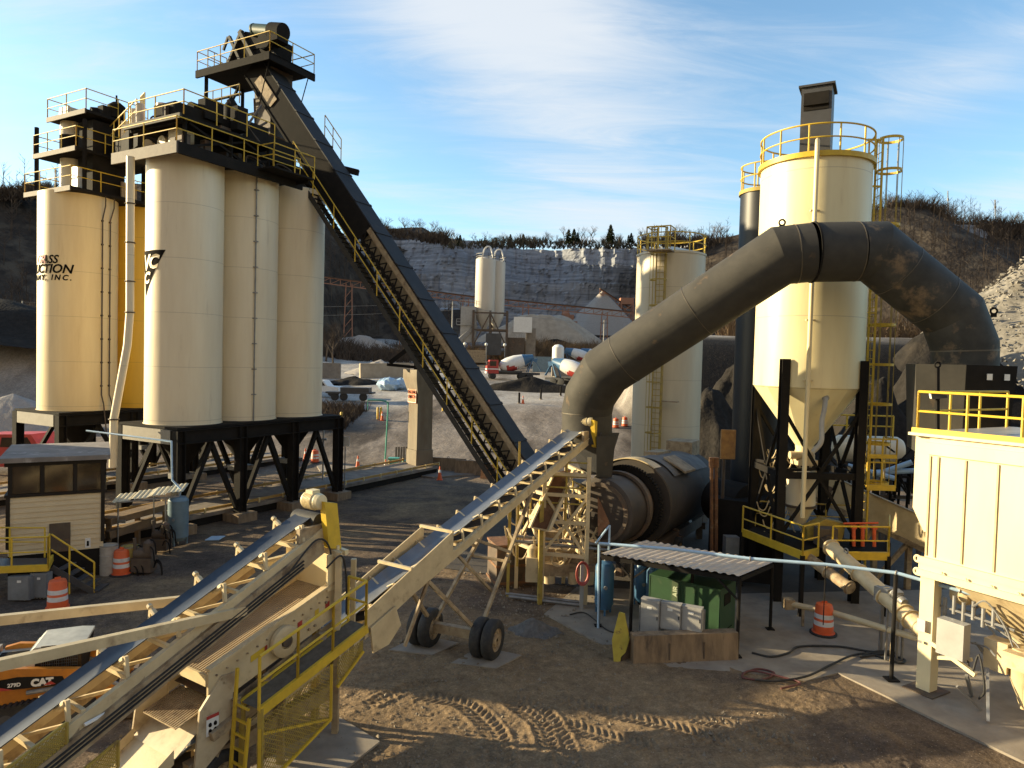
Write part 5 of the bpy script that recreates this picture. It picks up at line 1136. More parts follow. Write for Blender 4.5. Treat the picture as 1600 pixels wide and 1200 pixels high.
m.build('lower_mesh', DTAN, t)
m = MB(); cS = F(-6.35, .66, zS(-6.35)-.30); m.lathe(cS, [(.27, 0), (.3, .03), (.3, .12), (.25, .15), (.13, .15), (.13, .10), (.02, .10)], 32, AW); m.build('exciter_cover', TAN, t)
m = MB(); m.lathe(cS, [(.1, .11), (.1, .16), (.03, .17)], 16, AW); m.build('exciter_hub', BROWN, t)
m = MB(); rr = random.Random(5)
for i in range(9):
    s = sA+.2+(sB-.3-sA)*rr.random(); q = F(s, .65, zS(s)-rr.uniform(.12, .5)); m.tube(q, q+AW*.04, .028, n=6)
for i in range(14): 
    s = sA+.15+i*.21; q = F(s, .65, zS(s)-.08); m.tube(q, q+AW*.03, .018, n=6)
m.build('bolts', DTAN, t)
for s, mt, w in ((-7.05, YEL, .34), (-5.55, YEL, .1), (-5.28, RED, .11), (-5.98, RED, .11), (-6.75, RED, .06)):
    m = MB(); q = F(s, .655, zS(s)-.30); m.obox(q, AX*w+ZZ*w*.28, AW*.004, ZZ*.12); m.build('decal', mt, t)
# feed box at the upper end
m = MB(); m.obox(F(sB-.1, -.62, zS(sB)-.1), AX*.06, AW*1.3, ZZ*.95); m.obox(F(sB-.9, -.66, zS(sB)-.05), AX*.8, AW*.04, ZZ*.55); m.obox(F(sB-.35, .64, zS(sB)-.05), AX*.3, AW*.04, ZZ*.75); m.beam(F(sB+.05, -.7, zS(sB)+.8), F(sB+.05, .8, zS(sB)+.7), .1); m.build('feed_box', PCREAM, t)
m = MB(); m.beam(F(sB-.15, .78, 1.6), F(sB-.15, .78, zS(sB)+.75), .12); m.beam(F(sB-.15, .78, zS(sB)+.7), F(sB-.15, -.2, zS(sB)+.8), .12); m.beam(F(sB+.3, .75, 1.4), F(sB+.3, .75, zS(sB)+.5), .1); m.beam(F(sB-.15, -.75, 1.6), F(sB-.15, -.75, zS(sB)+.7), .12); m.build('upright', TAN, t)
m = MB(); m.path(spl([F(sB-.5, .8, zS(sB)+.5), F(sB-.2, .9, zS(sB)+.7), F(sB, .85, zS(sB)+.2), F(sB+.05, .82, zS(sB)-.6)], 6), .02, 5); m.build('cable', RUBBER, t)
m = MB()
for s in np.linspace(sA+.5, sB-.5, 4):
    for k in (-.72, .74): m.cut(); m.lathe(F(s, k, zS(s)-1.0), [(.07, 0), (.09, .06), (.07, .12), (.09, .18), (.07, .24), (.09, .30)], 10)
m.cut(); m.beam(F(sA, .74, zS(sA)-1.06), F(sB, .74, zS(sB)-1.06), .12, .16); m.beam(F(sA, -.72, zS(sA)-1.06), F(sB, -.72, zS(sB)-1.06), .12, .16)
m.build('spring_mount', DTAN, t)
m = MB(); m.add([F(sA+.3, k, z) for k, z in ((-.55, 1.0), (.58, 1.0))]+[F(sB, k, zS(sB)-.7) for k in (.58, -.55)]+[F(sA+.3, k, zS(sA)-.7) for k in (-.55, .58)]+[F(sB, k, 2.0) for k in (.58, -.55)], [(0, 1, 6, 7), (0, 4, 3, 7), (1, 5, 2, 6)]); m.build('fines_hopper', DTAN, t)
# discharge chute at lower end
m = MB()
zc = zS(sA)
m.add([F(sA+.05, -.68, zc+.15), F(sA-.5, -.68, zc-.25), F(sA-.62, -.68, zc-1.15), F(sA+.05, -.68, zc-1.15), F(sA+.05, -.64, zc+.15), F(sA-.5, -.64, zc-.25), F(sA-.62, -.64, zc-1.15), F(sA+.05, -.64, zc-1.15)], [(0, 1, 2, 3), (7, 6, 5, 4), (0, 4, 5, 1), (1, 5, 6, 2)])
m.add([F(sA+0.50, .64, zc-.10), F(sA+0.24, .64, zc-.08), F(sA-0.18, .64, zc-.55), F(sA-0.28, .64, zc-1.75), F(sA+0.39, .64, zc-1.3), F(sA+0.50, .69, zc-.10), F(sA+0.24, .69, zc-.08), F(sA-0.18, .69, zc-.55), F(sA-0.28, .69, zc-1.75), F(sA+0.39, .69, zc-1.3)], [(0, 1, 2, 3, 4), (9, 8, 7, 6, 5), (0, 5, 6, 1), (1, 6, 7, 2), (2, 7, 8, 3)])
m.add([F(sA+.05, -.64, zc-.75), F(sA+.05, .64, zc-.75), F(sA-.62, .64, zc-1.22), F(sA-.62, -.64, zc-1.22)], [(0, 1, 2, 3)])
m.build('discharge_chute', mat('worn_chute_tan', (.56, .46, .30), (.42, .33, .21), rough=.6, scale=2, c3=(.25, .17, .10), s3=2, th3=(.55, .75)), t)
m = MB(); m.add([F(sA-.55, -.60, zc-1.20), F(sA-.55, .60, zc-1.20), F(sA-1.9, .66, .35), F(sA-1.9, -.66, .35)], [(0, 1, 2, 3)])
for k in (-.62, .62): m.add([F(sA-.6, k, zc-1.05), F(sA-.6, k, zc-1.3), F(sA-1.9, k*1.06, .25), F(sA-1.9, k*1.06, .55)], [(0, 1, 2, 3)])
m.build('chute_ramp', TAN, t)
m = MB(); q = F(sA-.06, .695, zc-1.05); m.obox(q, AX*.24, AW*.004, ZZ*.36); m.build('decal', WHITE, t)
m = MB()
for i in range(2):
    for j in range(2): m.sphere(q+AX*(.07+.1*i)+ZZ*(.08+.11*j)+AW*.006, .032, .032, .04, 8, 6)
m.build('pictogram', INK, t)
m = MB(); m.obox(q+AW*.004+ZZ*.30, AX*.24, AW*.003, ZZ*.06); m.build('decal_header', RED, t)
m = MB(); wheel(F(sA+.3, .55, .45), AW, par=t, r=.45, w=.3); m.beam(F(sA-.3, .5, .75), F(sB+.1, .5, 1.0), .2, .3); m.beam(F(sA-.3, -.55, .75), F(sB+.1, -.55, 1.0), .2, .3)
for s in (sA+.2, sA+1.6, sB): 
    for k in (-.6, .0, .6): m.beam(F(s, k, 0), F(s, k, zS(s)-1.0), .13)
m.build('chassis', DTAN, t)
# walkway platform on the right side
t = thing('screen_walkway', 'yellow railed inclined walkway alongside the cream screen', 'walkway', F(-6, .95, 0))
k0, k1 = .78, 1.3
def zP(s): return 1.74 + (s+7.34)*.27
m = MB(); m.add([F(-7.34, k0, zP(-7.34)), F(-7.34, k1, zP(-7.34)), F(-4.72, k1, zP(-4.72)), F(-4.72, k0, zP(-4.72))], [(0, 1, 2, 3)]); m.build('grating', mat('walkway_grating', (.14, .12, .09), (.09, .075, .055), rough=.8, scale=8), t)
m = MB(); m.beam(F(-7.34, k1, zP(-7.34)-.05), F(-4.72, k1, zP(-4.72)-.05), .06, .18); m.beam(F(-7.34, k0, zP(-7.34)-.05), F(-4.72, k0, zP(-4.72)-.05), .06, .14); m.build('edge_beam', YEL, t)
m = MB(); rp = [F(s, k1, zP(s)) for s in (-7.34, -6.5, -5.65, -4.76)]
m.rail(rp, .95, .032, 5); m.rail([F(-4.76, k1, zP(-4.76)), F(-4.76, k0, zP(-4.76))], .95, .032, 2); m.build('handrail', YEL, t)
m = MB()
for (s, k) in ((-7.3, k1), (-7.3, k0), (-5.1, .15)): m.cut(); m.beam(F(s, k, 0), F(s, k, zP(s)), .09)
m.build('leg', DYEL, t)
m = MB()
mesh_panel(m, F(-7.34, k1+.02, .25), F(-5.7, k1+.02, .9), F(-5.7, k1+.02, zP(-5.7)-.2), F(-7.34, k1+.02, zP(-7.34)-.2), .085, .012); m.cut(); mesh_panel(m, F(-5.55, k1+.02, zP(-5.55)-.75), F(-4.85, k1+.02, zP(-4.85)-.45), F(-4.85, k1+.02, zP(-4.85)-.2), F(-5.55, k1+.02, zP(-5.55)-.2), .085, .012)
mg = m.build('mesh_guard', DYEL, t)
m = MB(); m.beam(F(-7.34, k1+.03, .25), F(-5.7, k1+.03, .9), .05); m.beam(F(-5.7, k1+.03, .9), F(-5.7, k1+.03, zP(-5.7)-.2), .05); m.beam(F(-7.34, k1+.03, .25), F(-7.34, k1+.03, 1.4), .05); m.beam(F(-7.34, k1, 1.3), F(-5.7, k1, .9), .05); m.beam(F(-5.55, k1+.03, zP(-5.55)-.75), F(-4.85, k1+.03, zP(-4.85)-.45), .05); m.build('guard_frame', YEL, t)
m = MB(); 
for kk in (k0+.05, k0+.40): m.beam(F(-7.6, kk, 0), F(-7.45, kk, 2.4 if kk < 1 else 1.6), .05)
for i in range(7): m.beam(F(-7.58+i*.02, k0+.05, .25+i*.25), F(-7.58+i*.02, k0+.40, .25+i*.25), .035)
m.build('ladder', YEL, t)
o = MB(); cc = F(-5.6, .9, .02); o.prism([F(-7.4, .3, .01), F(-7.4, 2.0, .01), F(-4.6, 1.6, .01), F(-4.4, .2, .01)], ZZ*.05); struct(o.build('concrete_pad', CONC, loc=cc))
# ============================================================ DRUM MIXER
D0 = P(940, 800, 24.0); DAX = (UU + V((0, 0, -.05))).normalized()
def DR(s): return D0 + DAX*s
t = thing('drum_mixer', 'large dark rotary drum with toothed ring gear and cream topped hood', 'drum', (D0.x, D0.y, 0))
m = MB(); m.lathe(D0, [(1.0, -.25), (1.18, -.2), (1.18, 2.1), (1.24, 2.15), (1.24, 11)], 72, DAX); m.build('drum_shell', mat('heat_browned_shell', (.045, .033, .026), (.03, .023, .019), rough=.55, scale=1.5, c3=(.07, .05, .035), s3=1.0, th3=(.5, .75)), t)
m = MB(); m.lathe(D0, [(1.20, 1.3), (1.30, 1.3), (1.30, 1.62), (1.20, 1.62)], 72, DAX, cap=False); m.cut(); m.lathe(D0, [(.9, -.30), (1.04, -.30), (1.04, -.2), (.9, -.2)], 56, DAX, cap=False); m.build('tyre_ring', BROWN, t)
m = MB(); m.lathe(D0, [(1.2, 2.05), (1.40, 2.05), (1.40, 2.35), (1.2, 2.35)], 72, DAX, cap=False)
x = DAX.orthogonal().normalized(); y = DAX.cross(x)
for i in range(80):
    a = i*2*math.pi/80; e = x*math.cos(a)+y*math.sin(a); m.beam(DR(2.05)+e*1.43, DR(2.35)+e*1.43, .06, .08, e)
m.build('ring_gear', BLACK, t)
m = MB(); m.lathe(D0, [(1.3, 2.7), (1.62, 2.7), (1.66, 2.74), (1.66, 3.3), (1.58, 3.34), (1.58, 10.6), (1.3, 10.6)], 72, DAX, cap=False); m.build('hood', mat('sooty_hood', (.032, .026, .021), (.045, .034, .026), rough=.7, scale=1.2, c3=(.08, .055, .035), s3=.8, th3=(.55, .8)), t)
up_ = (ZZ - DAX*ZZ.dot(DAX)).normalized(); sd = DAX.cross(up_)
def arc(r, s, a): return DR(s)+(up_*math.cos(a)+sd*math.sin(a))*r
m = MB(); n = 26; vs = []; fs = []
for s in (2.66, 3.5):
    for i in range(n+1): vs.append(arc(1.70, s, -.9+1.5*i/n))
    for i in range(n+1): vs.append(arc(1.66, s, -.9+1.5*i/n))
for i in range(n): fs += [(i, i+1, 2*(n+1)+i+1, 2*(n+1)+i), (i, i+1, n+1+i+1, n+1+i)]
m.add(vs, fs); m.build('hood_cover', TAN, t)
m = MB(); vs = []; fs = []
for s in (4.24, 9.5):
    for i in range(n+1): vs.append(arc(1.63, s, -.9+1.8*i/n))
for i in range(n): fs.append((i, i+1, n+1+i+1, n+1+i))
m.add(vs, fs); m.build('hood_roof', mat('dusty_grey_cover', (.16, .15, .14), (.10, .09, .085), rough=.7, scale=2), t)
m = MB(); m.obox(arc(1.68, 5.0, .35), DAX*1.6, sd*.9-up_*.5, up_*.08); m.obox(arc(1.5, 6, -.4), DAX*2.0, sd*.6, up_*.35); m.box(DR(10)+up_*1.3, 1.4, 1.2, 1.6, UU); m.build('inspection_hatch', DTAN, t)
m = MB(); m.beam(DR(-.5)-ZZ*1.75-VV*-.9, DR(11)-ZZ*1.5-VV*-.9, .3, .45); m.beam(DR(-.5)-ZZ*1.75-VV*.9, DR(11)-ZZ*1.5-VV*.9, .3, .45)
for s in (1.5, 6, 10):
    m.beam(DR(s)-ZZ*1.75-VV*1.2, DR(s)-ZZ*1.75+VV*1.2, .25, .3); m.beam(DR(s)-ZZ*1.3-VV*.9, V((DR(s)-VV*.9).xy.to_3d()), .25); m.beam(DR(s)-ZZ*1.3+VV*.9, V((DR(s)+VV*.9).xy.to_3d()), .25)
m.build('trailer_frame', BROWN, t)
m = MB()
for s in (1.46, 8):
    for k in (-.75, .75): m.lathe(DR(s)-ZZ*1.42-VV*k-DAX*.2, [(.05, 0), (.28, 0), (.28, .4), (.05, .4)], 24, DAX)
m.build('trunnion_roller', STEEL, t)
for i in range(3):
    wheel(DR(3.2+i*1.2)-VV*1.1-ZZ*(DR(3.2+i*1.2).z-.5), VV, par=t)
# tan plate standing by the hood, red pipes
pq = P(1135, 690, 27.5); t = thing('wood_panel', 'weathered orange brown plate standing at the drum far end', 'panel', pq); m = MB(); m.obox(P(1126, 717, 27.5), V((.55, -.05, 0)), V((0, .12, 0)), ZZ*1.15); m.build('plate', mat('orange_brown_plate', (.40, .22, .07), (.25, .13, .05), rough=.7, scale=4), t); m = MB(); m.tube(P(1131, 717, 27.6), P(1131, 717, 27.6)-ZZ*4, .07); m.build('post', BROWN, t)
t = thing('red_pipe_rack', 'pair of rusty red pipes rising beside the drum hood', 'pipe rack', at(1116, 26.8, 0)); m = MB()
for px in (1112, 1119): m.cut(); m.tube(at(px, 26.8, 0), P(px, 715, 26.8), .07, n=8); m.tube(P(px, 715, 26.8), P(px, 730, 26.8), .11, n=8)
m.build('pipe', RUST, t)
# ---- exhaust duct
RD = .895
dpts = [P(917, 690, 25.2), P(917, 642, 25.2), P(922, 618, 25.0), P(946, 580, 24.4), P(1220, 399.5, 21.85), P(1268, 394.5, 21.7), P(1336, 393.3, 21.6), P(1366, 393, 21.6), P(1488, 492, 21.65), P(1507, 541, 21.6), P(1507, 572, 21.6)]
t = thing('exhaust_duct', 'fat olive grey duct arching from the drum over to the baghouse', 'duct', (dpts[0].x, dpts[0].y, dpts[0].z))
m = MB(); m.path(dpts[:6], RD, 56, cap=False); m.build('riser_duct', OLIVE, t, ang=12)
m = MB(); m.path(dpts[5:7], RD+.004, 56, cap=False); m.build('crossover_duct', OLIVE, t, ang=12)
m = MB(); m.path(dpts[6:], RD, 56, cap=False); m.build('downcomer_duct', OLIVE2, t, ang=12)
m = MB(); q = dpts[5]; d = (dpts[6]-dpts[5]).normalized(); m.lathe(q, [(RD, 0), (RD+.035, 0), (RD+.035, .05), (RD, .05)], 56, d, cap=False); m.build('flange_band', BLACK, t)
m = MB(); d2 = (dpts[10]-dpts[9]).normalized(); d3 = (dpts[4]-dpts[3]).normalized(); d4 = (dpts[8]-dpts[7]).normalized()
for p_, d_, w_ in ((q.lerp(dpts[4], .55), (q-dpts[4]).normalized(), .03), (dpts[6], d, .03), (dpts[9]+d2*.12, d2, .04), (dpts[3].lerp(dpts[4], .55), d3, .02), (dpts[3].lerp(dpts[4], .12), d3, .02), (dpts[7].lerp(dpts[8], .3), d4, .02), (dpts[7].lerp(dpts[8], .75), d4, .02), (dpts[1]-ZZ*.1, V((0, 0, 1)), .03)):
    m.cut(); m.lathe(p_, [(RD, 0), (RD+.012, 0), (RD+.012, w_), (RD, w_)], 56, d_, cap=False)
m.build('weld_band', mat('olive_weld', (.11, .09, .062), rough=.5), t)
def lug(p): 
    m.ring(p, .09, .03, V((.3, 1, 0)), 14, 5); m.box(p-ZZ*.12, .16, .05, .12)
m = MB(); lug(dpts[4]+ZZ*(RD+.12)); lug(P(1553, 486, 21.4)); m.build('lifting_lug', BLACK, t)
# transition boxes at both duct ends
bx = P(933, 700, 25.6); t = thing('duct_inlet_box', 'dark flared box under the left foot of the duct', 'box', bx); m = MB()
def frus(mb, ta, ba):
    vs = [V(p) for p in ta]+[V(p) for p in ba]; mb.add(vs, [(0, 1, 2, 3), (7, 6, 5, 4)]+[(i, 4+i, 4+(i+1) % 4, (i+1) % 4) for i in range(4)])
frus(m, [P(880, 676, 25.0), P(938, 676, 24.3), P(968, 676, 25.8), P(912, 676, 26.6)], [P(912, 742, 25.0), P(936, 742, 24.6), P(948, 742, 25.8), P(922, 742, 26.2)]); m.build('hopper', DGREY, t)
m = MB(); frus(m, [P(932, 682, 24.1), P(962, 680, 24.4), P(960, 680, 25.3), P(934, 682, 25.0)], [P(932, 745, 24.1), P(956, 745, 24.4), P(954, 745, 25.3), P(934, 745, 25.0)]); m.build('door', OLIVE, t)
m = MB(); frus(m, [P(934, 746, 24.1), P(956, 746, 24.3), P(954, 746, 25.0), P(936, 746, 25)], [P(934, 838, 23.3), P(955, 815, 23.6), P(954, 815, 24.2), P(938, 838, 24.2)]); m.build('chute', RUST, t)
tb = [V((11.95, 20.9, 0)), V((13.05, 20.3, 0)), V((14.6, 20.4, 0)), V((14.5, 22.4, 0)), V((12.6, 22.6, 0))]
t = thing('duct_plenum', 'grey and black tapered plenum under the right foot of the duct', 'plenum', V((13.2, 21.4, 6)))
m = MB(); vs = [p+ZZ*8.22 for p in tb]; ctr = sum(tb, V())/5; vs += [ctr+(p-ctr)*.9+ZZ*5.6 for p in tb]; m.add(vs, [(0, 1, 2, 3, 4), (9, 8, 7, 6, 5), (0, 5, 6, 1), (2, 7, 8, 3), (3, 8, 9, 4), (4, 9, 5, 0)]); m.build('casing', OLIVE, t, smooth=False)
m = MB(); m.add([vs[1]+V((-.0, -.02, 0)), vs[2]+V((0, -.02, 0)), vs[7]+V((0, -.02, 0)), vs[6]+V((-.0, -.02, 0)), vs[1]+V((0, .04, 0)), vs[2]+V((0, .04, 0)), vs[7]+V((0, .04, 0)), vs[6]+V((0, .04, 0))], [(0, 1, 2, 3), (7, 6, 5, 4), (0, 4, 5, 1), (1, 5, 6, 2), (2, 6, 7, 3), (3, 7, 4, 0)]); m.build('front_door', BLACK, t, smooth=False)
for k in (.40, .74):
    q = vs[1].lerp(vs[2], k)-ZZ*.42+V((0, -.05, 0)); m = MB(); m.obox(q, V((.16, .01, 0)), V((0, .02, 0)), ZZ*.18); m.build('label_plate', WHITE, t)
# ============================================================ BIG DUST SILO
CREAM2 = mat('yellowed_cream_paint', (.77, .68, .42), (.72, .62, .37), rough=.42, scale=1.2, stretch=(2, 2, .25), c3=(.5, .40, .24), s3=1.2, th3=(.60, .92), seam=2.44, bump=.005, bscale=1.3)
cS2 = V((10.55, 25.2, 0)); RS = 1.83
t = thing('dust_silo', 'tall cream dust silo with yellow rimmed roof behind the duct', 'silo', cS2)
m = MB(); m.lathe(cS2, [(RS, 7.35), (RS, 15.15)], 96); m.build('shell', CREAM2, t)
m = MB(); m.lathe(cS2, [(.30, 5.1), (.32, 5.25), (RS, 7.36)], 16); m.build('cone', CREAM2, t, ang=10)
m = MB(); m.lathe(cS2, [(RS+.0, 15.0), (RS+.10, 15.0), (RS+.10, 15.17), (.02, 15.3)], 96); m.build('roof_rim', YEL, t)
def ringrail(mb, c, r, z, h=1.0, n=14, k=64):
    for i in range(n):
        a = 2*math.pi*i/n; p = c+V((math.cos(a)*r, math.sin(a)*r, z)); mb.tube(p, p+ZZ*h, .03, n=6)
    mb.ring(c+ZZ*(z+h), r, .032, ZZ, k); mb.ring(c+ZZ*(z+h*.52), r, .028, ZZ, k)
m = MB(); ringrail(m, cS2, RS+.03, 15.15, .92, 12); m.build('handrail', YEL, t)
bxc = cS2+V((-.1, -.2, 0)); ba = V((.88, -.47, 0)).normalized()
m = MB(); m.box(bxc+ZZ*16.45, .98, 1.0, 2.5, ba); m.box(bxc+ZZ*17.74, 1.16, 1.16, .07, ba); m.build('vent_filter', DGREY, t)
m = MB(); m.box(bxc+ZZ*17.2-ba.cross(ZZ)*-.0, .02, .02, .02, ba); bn = V((ba.y, -ba.x, 0)); m.obox(bxc-ba*.4+bn*.5+ZZ*17.05, ba*.8, bn*.12, ZZ*.05); m.obox(bxc-ba*.40+bn*.5+ZZ*16.9, ba*.8, bn*.03, ZZ*.6); m.build('filter_hood', BLACK, t)
m = MB(); th = math.radians(-112); f = lambda r, z: V((cS2.x+r*math.cos(th), cS2.y+r*math.sin(th), z)); m.path([f(RS-.1, 15.35), f(RS+.12, 15.45), f(RS+.16, 15.2), f(RS+.16, 7.3), f(RS+.1, 6.6), f(RS+.05, 3.0)], .075, 12)
m.build('fill_pipe', PCREAM, t)
m = MB(); [m.box(f(RS+.1, z), .3, .12, .05) for z in (13.2, 9.6, 7.6)]; m.build('pipe_bracket', TAN, t)
legs = [(-1.32, -1.32), (1.32, -1.32), (-1.32, 1.32), (1.32, 1.32)]
for dx, dy in legs:
    m = MB(); m.ibeam(cS2+V((dx, dy, 0)), cS2+V((dx, dy, 8.3)), .28, .28, up=V((0, 1, 0))); m.build('leg', BLACK, t)
m = MB(); LC = [cS2+V((dx, dy, 0)) for dx, dy in (legs[0], legs[1], legs[3], legs[2])]
for i in range(4):
    a, b = LC[i], LC[(i+1) % 4]
    m.beam(a+ZZ*4.35, b+ZZ*4.35, .16, .22); m.beam(a+ZZ*4.5, (a+b)/2+ZZ*4.6, .1); mid_ = (a+b)/2
    m.beam(a+ZZ*6.6, mid_+ZZ*4.45, .10); m.beam(b+ZZ*6.6, mid_+ZZ*4.45, .10); m.beam(a+ZZ*2.2, mid_+ZZ*4.25, .10); m.beam(b+ZZ*2.2, mid_+ZZ*4.25, .10)
m.build('brace', BLACK, t)
m = MB(); m.lathe(cS2, [(.30, 5.1), (.36, 4.9), (.36, 4.75), (.25, 4.7)], 20); m.box(cS2+ZZ*4.65, .7, .7, .2); m.tube(cS2+V((-.6, -.2, 4.9)), cS2+V((.2, -.2, 4.9)), .14); m.build('rotary_valve', TAN, t)
m = MB(); q = P(1290, 622, 23.6); m.path(spl([q, q+V((-.1, -.15, -.4)), P(1284, 660, 23.4), P(1283, 690, 23.3), P(1270, 706, 23.4)], 6), .085, 8); m.tube(q, q+V((.1, .3, .15)), .12); m.build('flexible_hose', LGREY, t)
# weigh pot, lower platform with yellow rails
t = thing('weigh_hopper', 'small cream weigh hopper between the dust silo legs', 'hopper', cS2+ZZ*2.8); m = MB(); m.lathe(cS2+V((-.2, -.3, 0)), [(.2, 2.5), (.48, 3.1), (.5, 3.12), (.5, 4.25), (.2, 4.4)], 28); m.build('vessel', CREAM, t); m = MB(); m.lathe(cS2+V((-.2, -.3, 0)), [(.52, 3.1), (.56, 3.1), (.56, 3.18), (.52, 3.18)], 28); m.build('band', BROWN, t)
t = thing('silo_platform', 'yellow railed working platform around the dust silo legs', 'platform', cS2+V((0, 0, 2)))
pl = [(-2.1, -2.0), (2.6, -2.3), (2.6, -.6), (-2.1, .3)]
PZ_ = 1.95
q0, q1, q2, q3 = [P(1165, 800, 25.5), P(1200, 836, 23.2), P(1385, 838, 22.8), P(1385, 800, 25)]
q1b = P(1258, 846, 22.8)
zz = 2.0
Q = [at(1160, 25.4, zz), at(1254, 22.4, zz), at(1278, 22.9, zz), at(1300, 22.5, zz), at(1388, 22.6, zz), at(1388, 24.4, zz)]
m = MB(); m.beam(Q[0], Q[1], .08, .26); m.beam(Q[1], Q[2], .08, .26); m.beam(Q[3], Q[4], .08, .26); m.beam(Q[4], Q[5], .08, .26); m.build('edge_beam', YEL, t)
m = MB(); m.prism([Q[0]-ZZ*.08, Q[1]-ZZ*.08, Q[2]-ZZ*.08, at(1290, 25.6, zz-.08), at(1180, 26.5, zz-.08)], ZZ*.06); m.prism([Q[3]-ZZ*.08, Q[4]-ZZ*.08, Q[5]-ZZ*.08, at(1310, 25, zz-.08)], ZZ*.06); m.build('grating', BLACK, t)
m = MB(); m.rail([Q[0], Q[1], Q[2]], .95, .03, 1.4); m.rail([Q[3], Q[4], Q[5]], .95, .03, 1.6); m.build('handrail', YEL, t)
m = MB(); m.rail([at(1180, 26.4, 2), at(1345, 26.0, 2)], .95, .03, 1.3); m.build('rear_handrail', DYEL, t)
m = MB(); [m.cut().beam(q*1, V((q.x, q.y, 0)), .12) for q in (Q[0], Q[1], Q[4], Q[5])]; m.build('post', BLACK, t)
m = MB(); 
for px in (1334, 1348, 1366): m.tube(at(px, 23.4, 2.1), at(px, 23.4, 2.7), .06, n=8); m.box(at(px, 23.4, 2.75), .16, .14, .12)
m.tube(at(1318, 23.4, 2.85), at(1372, 23.4, 2.9), .035, n=6); m.build('orange_valve', ORANGE, t)
m = MB(); m.box(at(1290, 23.6, 2.35), .6, .5, .6); motor(m, at(1282, 23.3, 2.2), V((1, .2, .1)), .17, .5); m.build('drive_motor', BROWN, t)
m = MB(); m.prism([at(1262, 24, 2.1), at(1315, 24, 2.1), at(1322, 24, 2.7), at(1290, 24, 2.85), at(1262, 24, 2.5)], V((0, .5, 0))); m.build('guard', DYEL, t)
# caged ladder
lp = at(1358, 25.0, 0); lp = V((12.68, 25.0, 0)); t = thing('caged_ladder', 'tall yellow caged ladder standing right of the dust silo', 'ladder', V((lp.x, lp.y, 2)))
m = MB()
for dy in (-.22, .22): m.beam(lp+V((0, dy, .6)), lp+V((0, dy, 16.1)), .06, .06)
for i in range(50): m.tube(lp+V((0, -.22, .9+i*.3)), lp+V((0, .22, .9+i*.3)), .016, n=5)
m.beam(lp+V((-.06, -.22, 16)), lp+V((-.55, -.22, 16)), .06); m.beam(lp+V((-.06, -.22, 14.4)), lp+V((-.35, -.22, 14.4)), .06); m.beam(lp+V((0, -.22, 10)), lp+V((-.35, -.22, 10)), .05); m.beam(lp+V((0, -.22, 8.2)), lp+V((-.6, -.22, 8.2)), .05); m.build('ladder', YEL, t)
m = MB()
for z in (16.1, 15.0, 13.1, 11.4, 9.6, 8.2, 6.8, 5.4, 4.0):
    m.cut()
    ring = [lp+V((.38+.40*math.cos(a), .40*math.sin(a), z)) for a in np.linspace(-math.pi*.97, math.pi*.97, 22)]
    for a, b in zip(ring, ring[1:]): m.beam(a, b, .02, .09)
m.build('cage_hoop', YEL, t)
m = MB()
for a in np.linspace(-2.2, 2.2, 6): q = lp+V((.38+.40*math.cos(a), .40*math.sin(a), 0)); m.beam(q+ZZ*4.0, q+ZZ*16.1, .018)
m.build('cage_strap', DYEL, t)
m = MB(); q = lp+V((.1, -.5, 3.9)); m.rail([q+V((-.3, 0, 0)), q+V((.7, 0, 0)), q+V((.7, .9, 0))], 1.7, .03, .6); m.beam(q+V((-.3, 0, 0)), q+V((.7, 0, 0)), .06, .2); m.beam(q+V((-.3, 0, 1.1)), q+V((.7, 0, 1.1)), .06, .15); m.build('landing', YEL, t)
# ---- black stack
cK = V((10.35, 29.6, 0)); t = thing('exhaust_stack', 'black cylindrical stack with yellow rail left of the dust silo', 'stack', cK)
m = MB(); m.lathe(cK, [(1.0, 0), (1.0, 15.2)], 64); m.build('shell', mat('glossy_black_stack', (.010, .011, .013), (.016, .016, .018), rough=.45, scale=1, stretch=(1, 1, .3), spec=.35), t); m = MB(); m.lathe(cK, [(1.0, 15.15), (1.06, 15.15), (1.06, 15.3), (.1, 15.4)], 64); m.build('cap', DYEL, t); m = MB(); ringrail(m, cK, 1.0, 15.3, 1.0, 8, 40); m.build('handrail', YEL, t)
# ---- asphalt tank behind the drum
cT = V((8.35, 38.0, 0)); RT = 1.80; t = thing('vertical_tank', 'pale cream vertical tank with caged ladder behind the sloping duct', 'tank', cT)
m = MB(); m.lathe(cT, [(RT, 0), (RT, 13.75), (RT+.04, 13.76), (RT+.04, 13.86), (.2, 14.3)], 80); m.build('shell', mat('grey_cream_paint', (.60, .52, .37), (.55, .47, .33), rough=.45, scale=1, stretch=(2, 2, .3), c3=(.42, .34, .22), s3=1, th3=(.62, .9), seam=2.4), t)
m = MB(); ringrail(m, cT, RT, 13.8, 1.0, 10, 56); m.build('handrail', YEL, t)
lt = at(1022, 36.0, 0); lt = V((lt.x-.05, 36.25, 0)); th = math.atan2(lt.y-cT.y, lt.x-cT.x); o = V((math.cos(th), math.sin(th), 0)); sd2 = V((-o.y, o.x, 0)); lb = cT+o*(RT+.15)
m = MB()
for k in (-.22, .22): m.beam(lb+sd2*k+ZZ*1, lb+sd2*k+ZZ*15.0, .06)
for i in range(46): m.tube(lb+sd2*-.22+ZZ*(1+i*.3), lb+sd2*.22+ZZ*(1+i*.3), .016, n=5)
m.build('ladder', DYEL, t)
m = MB()
for z in np.arange(3.2, 15.1, 1.3):
    rg = [lb+o*(.36+.40*math.cos(a))+sd2*.42*math.sin(a)+ZZ*z for a in np.linspace(-2.7, 2.7, 16)]
    for a, b in zip(rg, rg[1:]): m.beam(a, b, .02, .06)
for a in np.linspace(-2.2, 2.2, 6): q = lb+o*(.36+.40*math.cos(a))+sd2*.42*math.sin(a); m.beam(q+ZZ*3.2, q+ZZ*15, .02)
m.build('ladder_cage', DYEL, t)
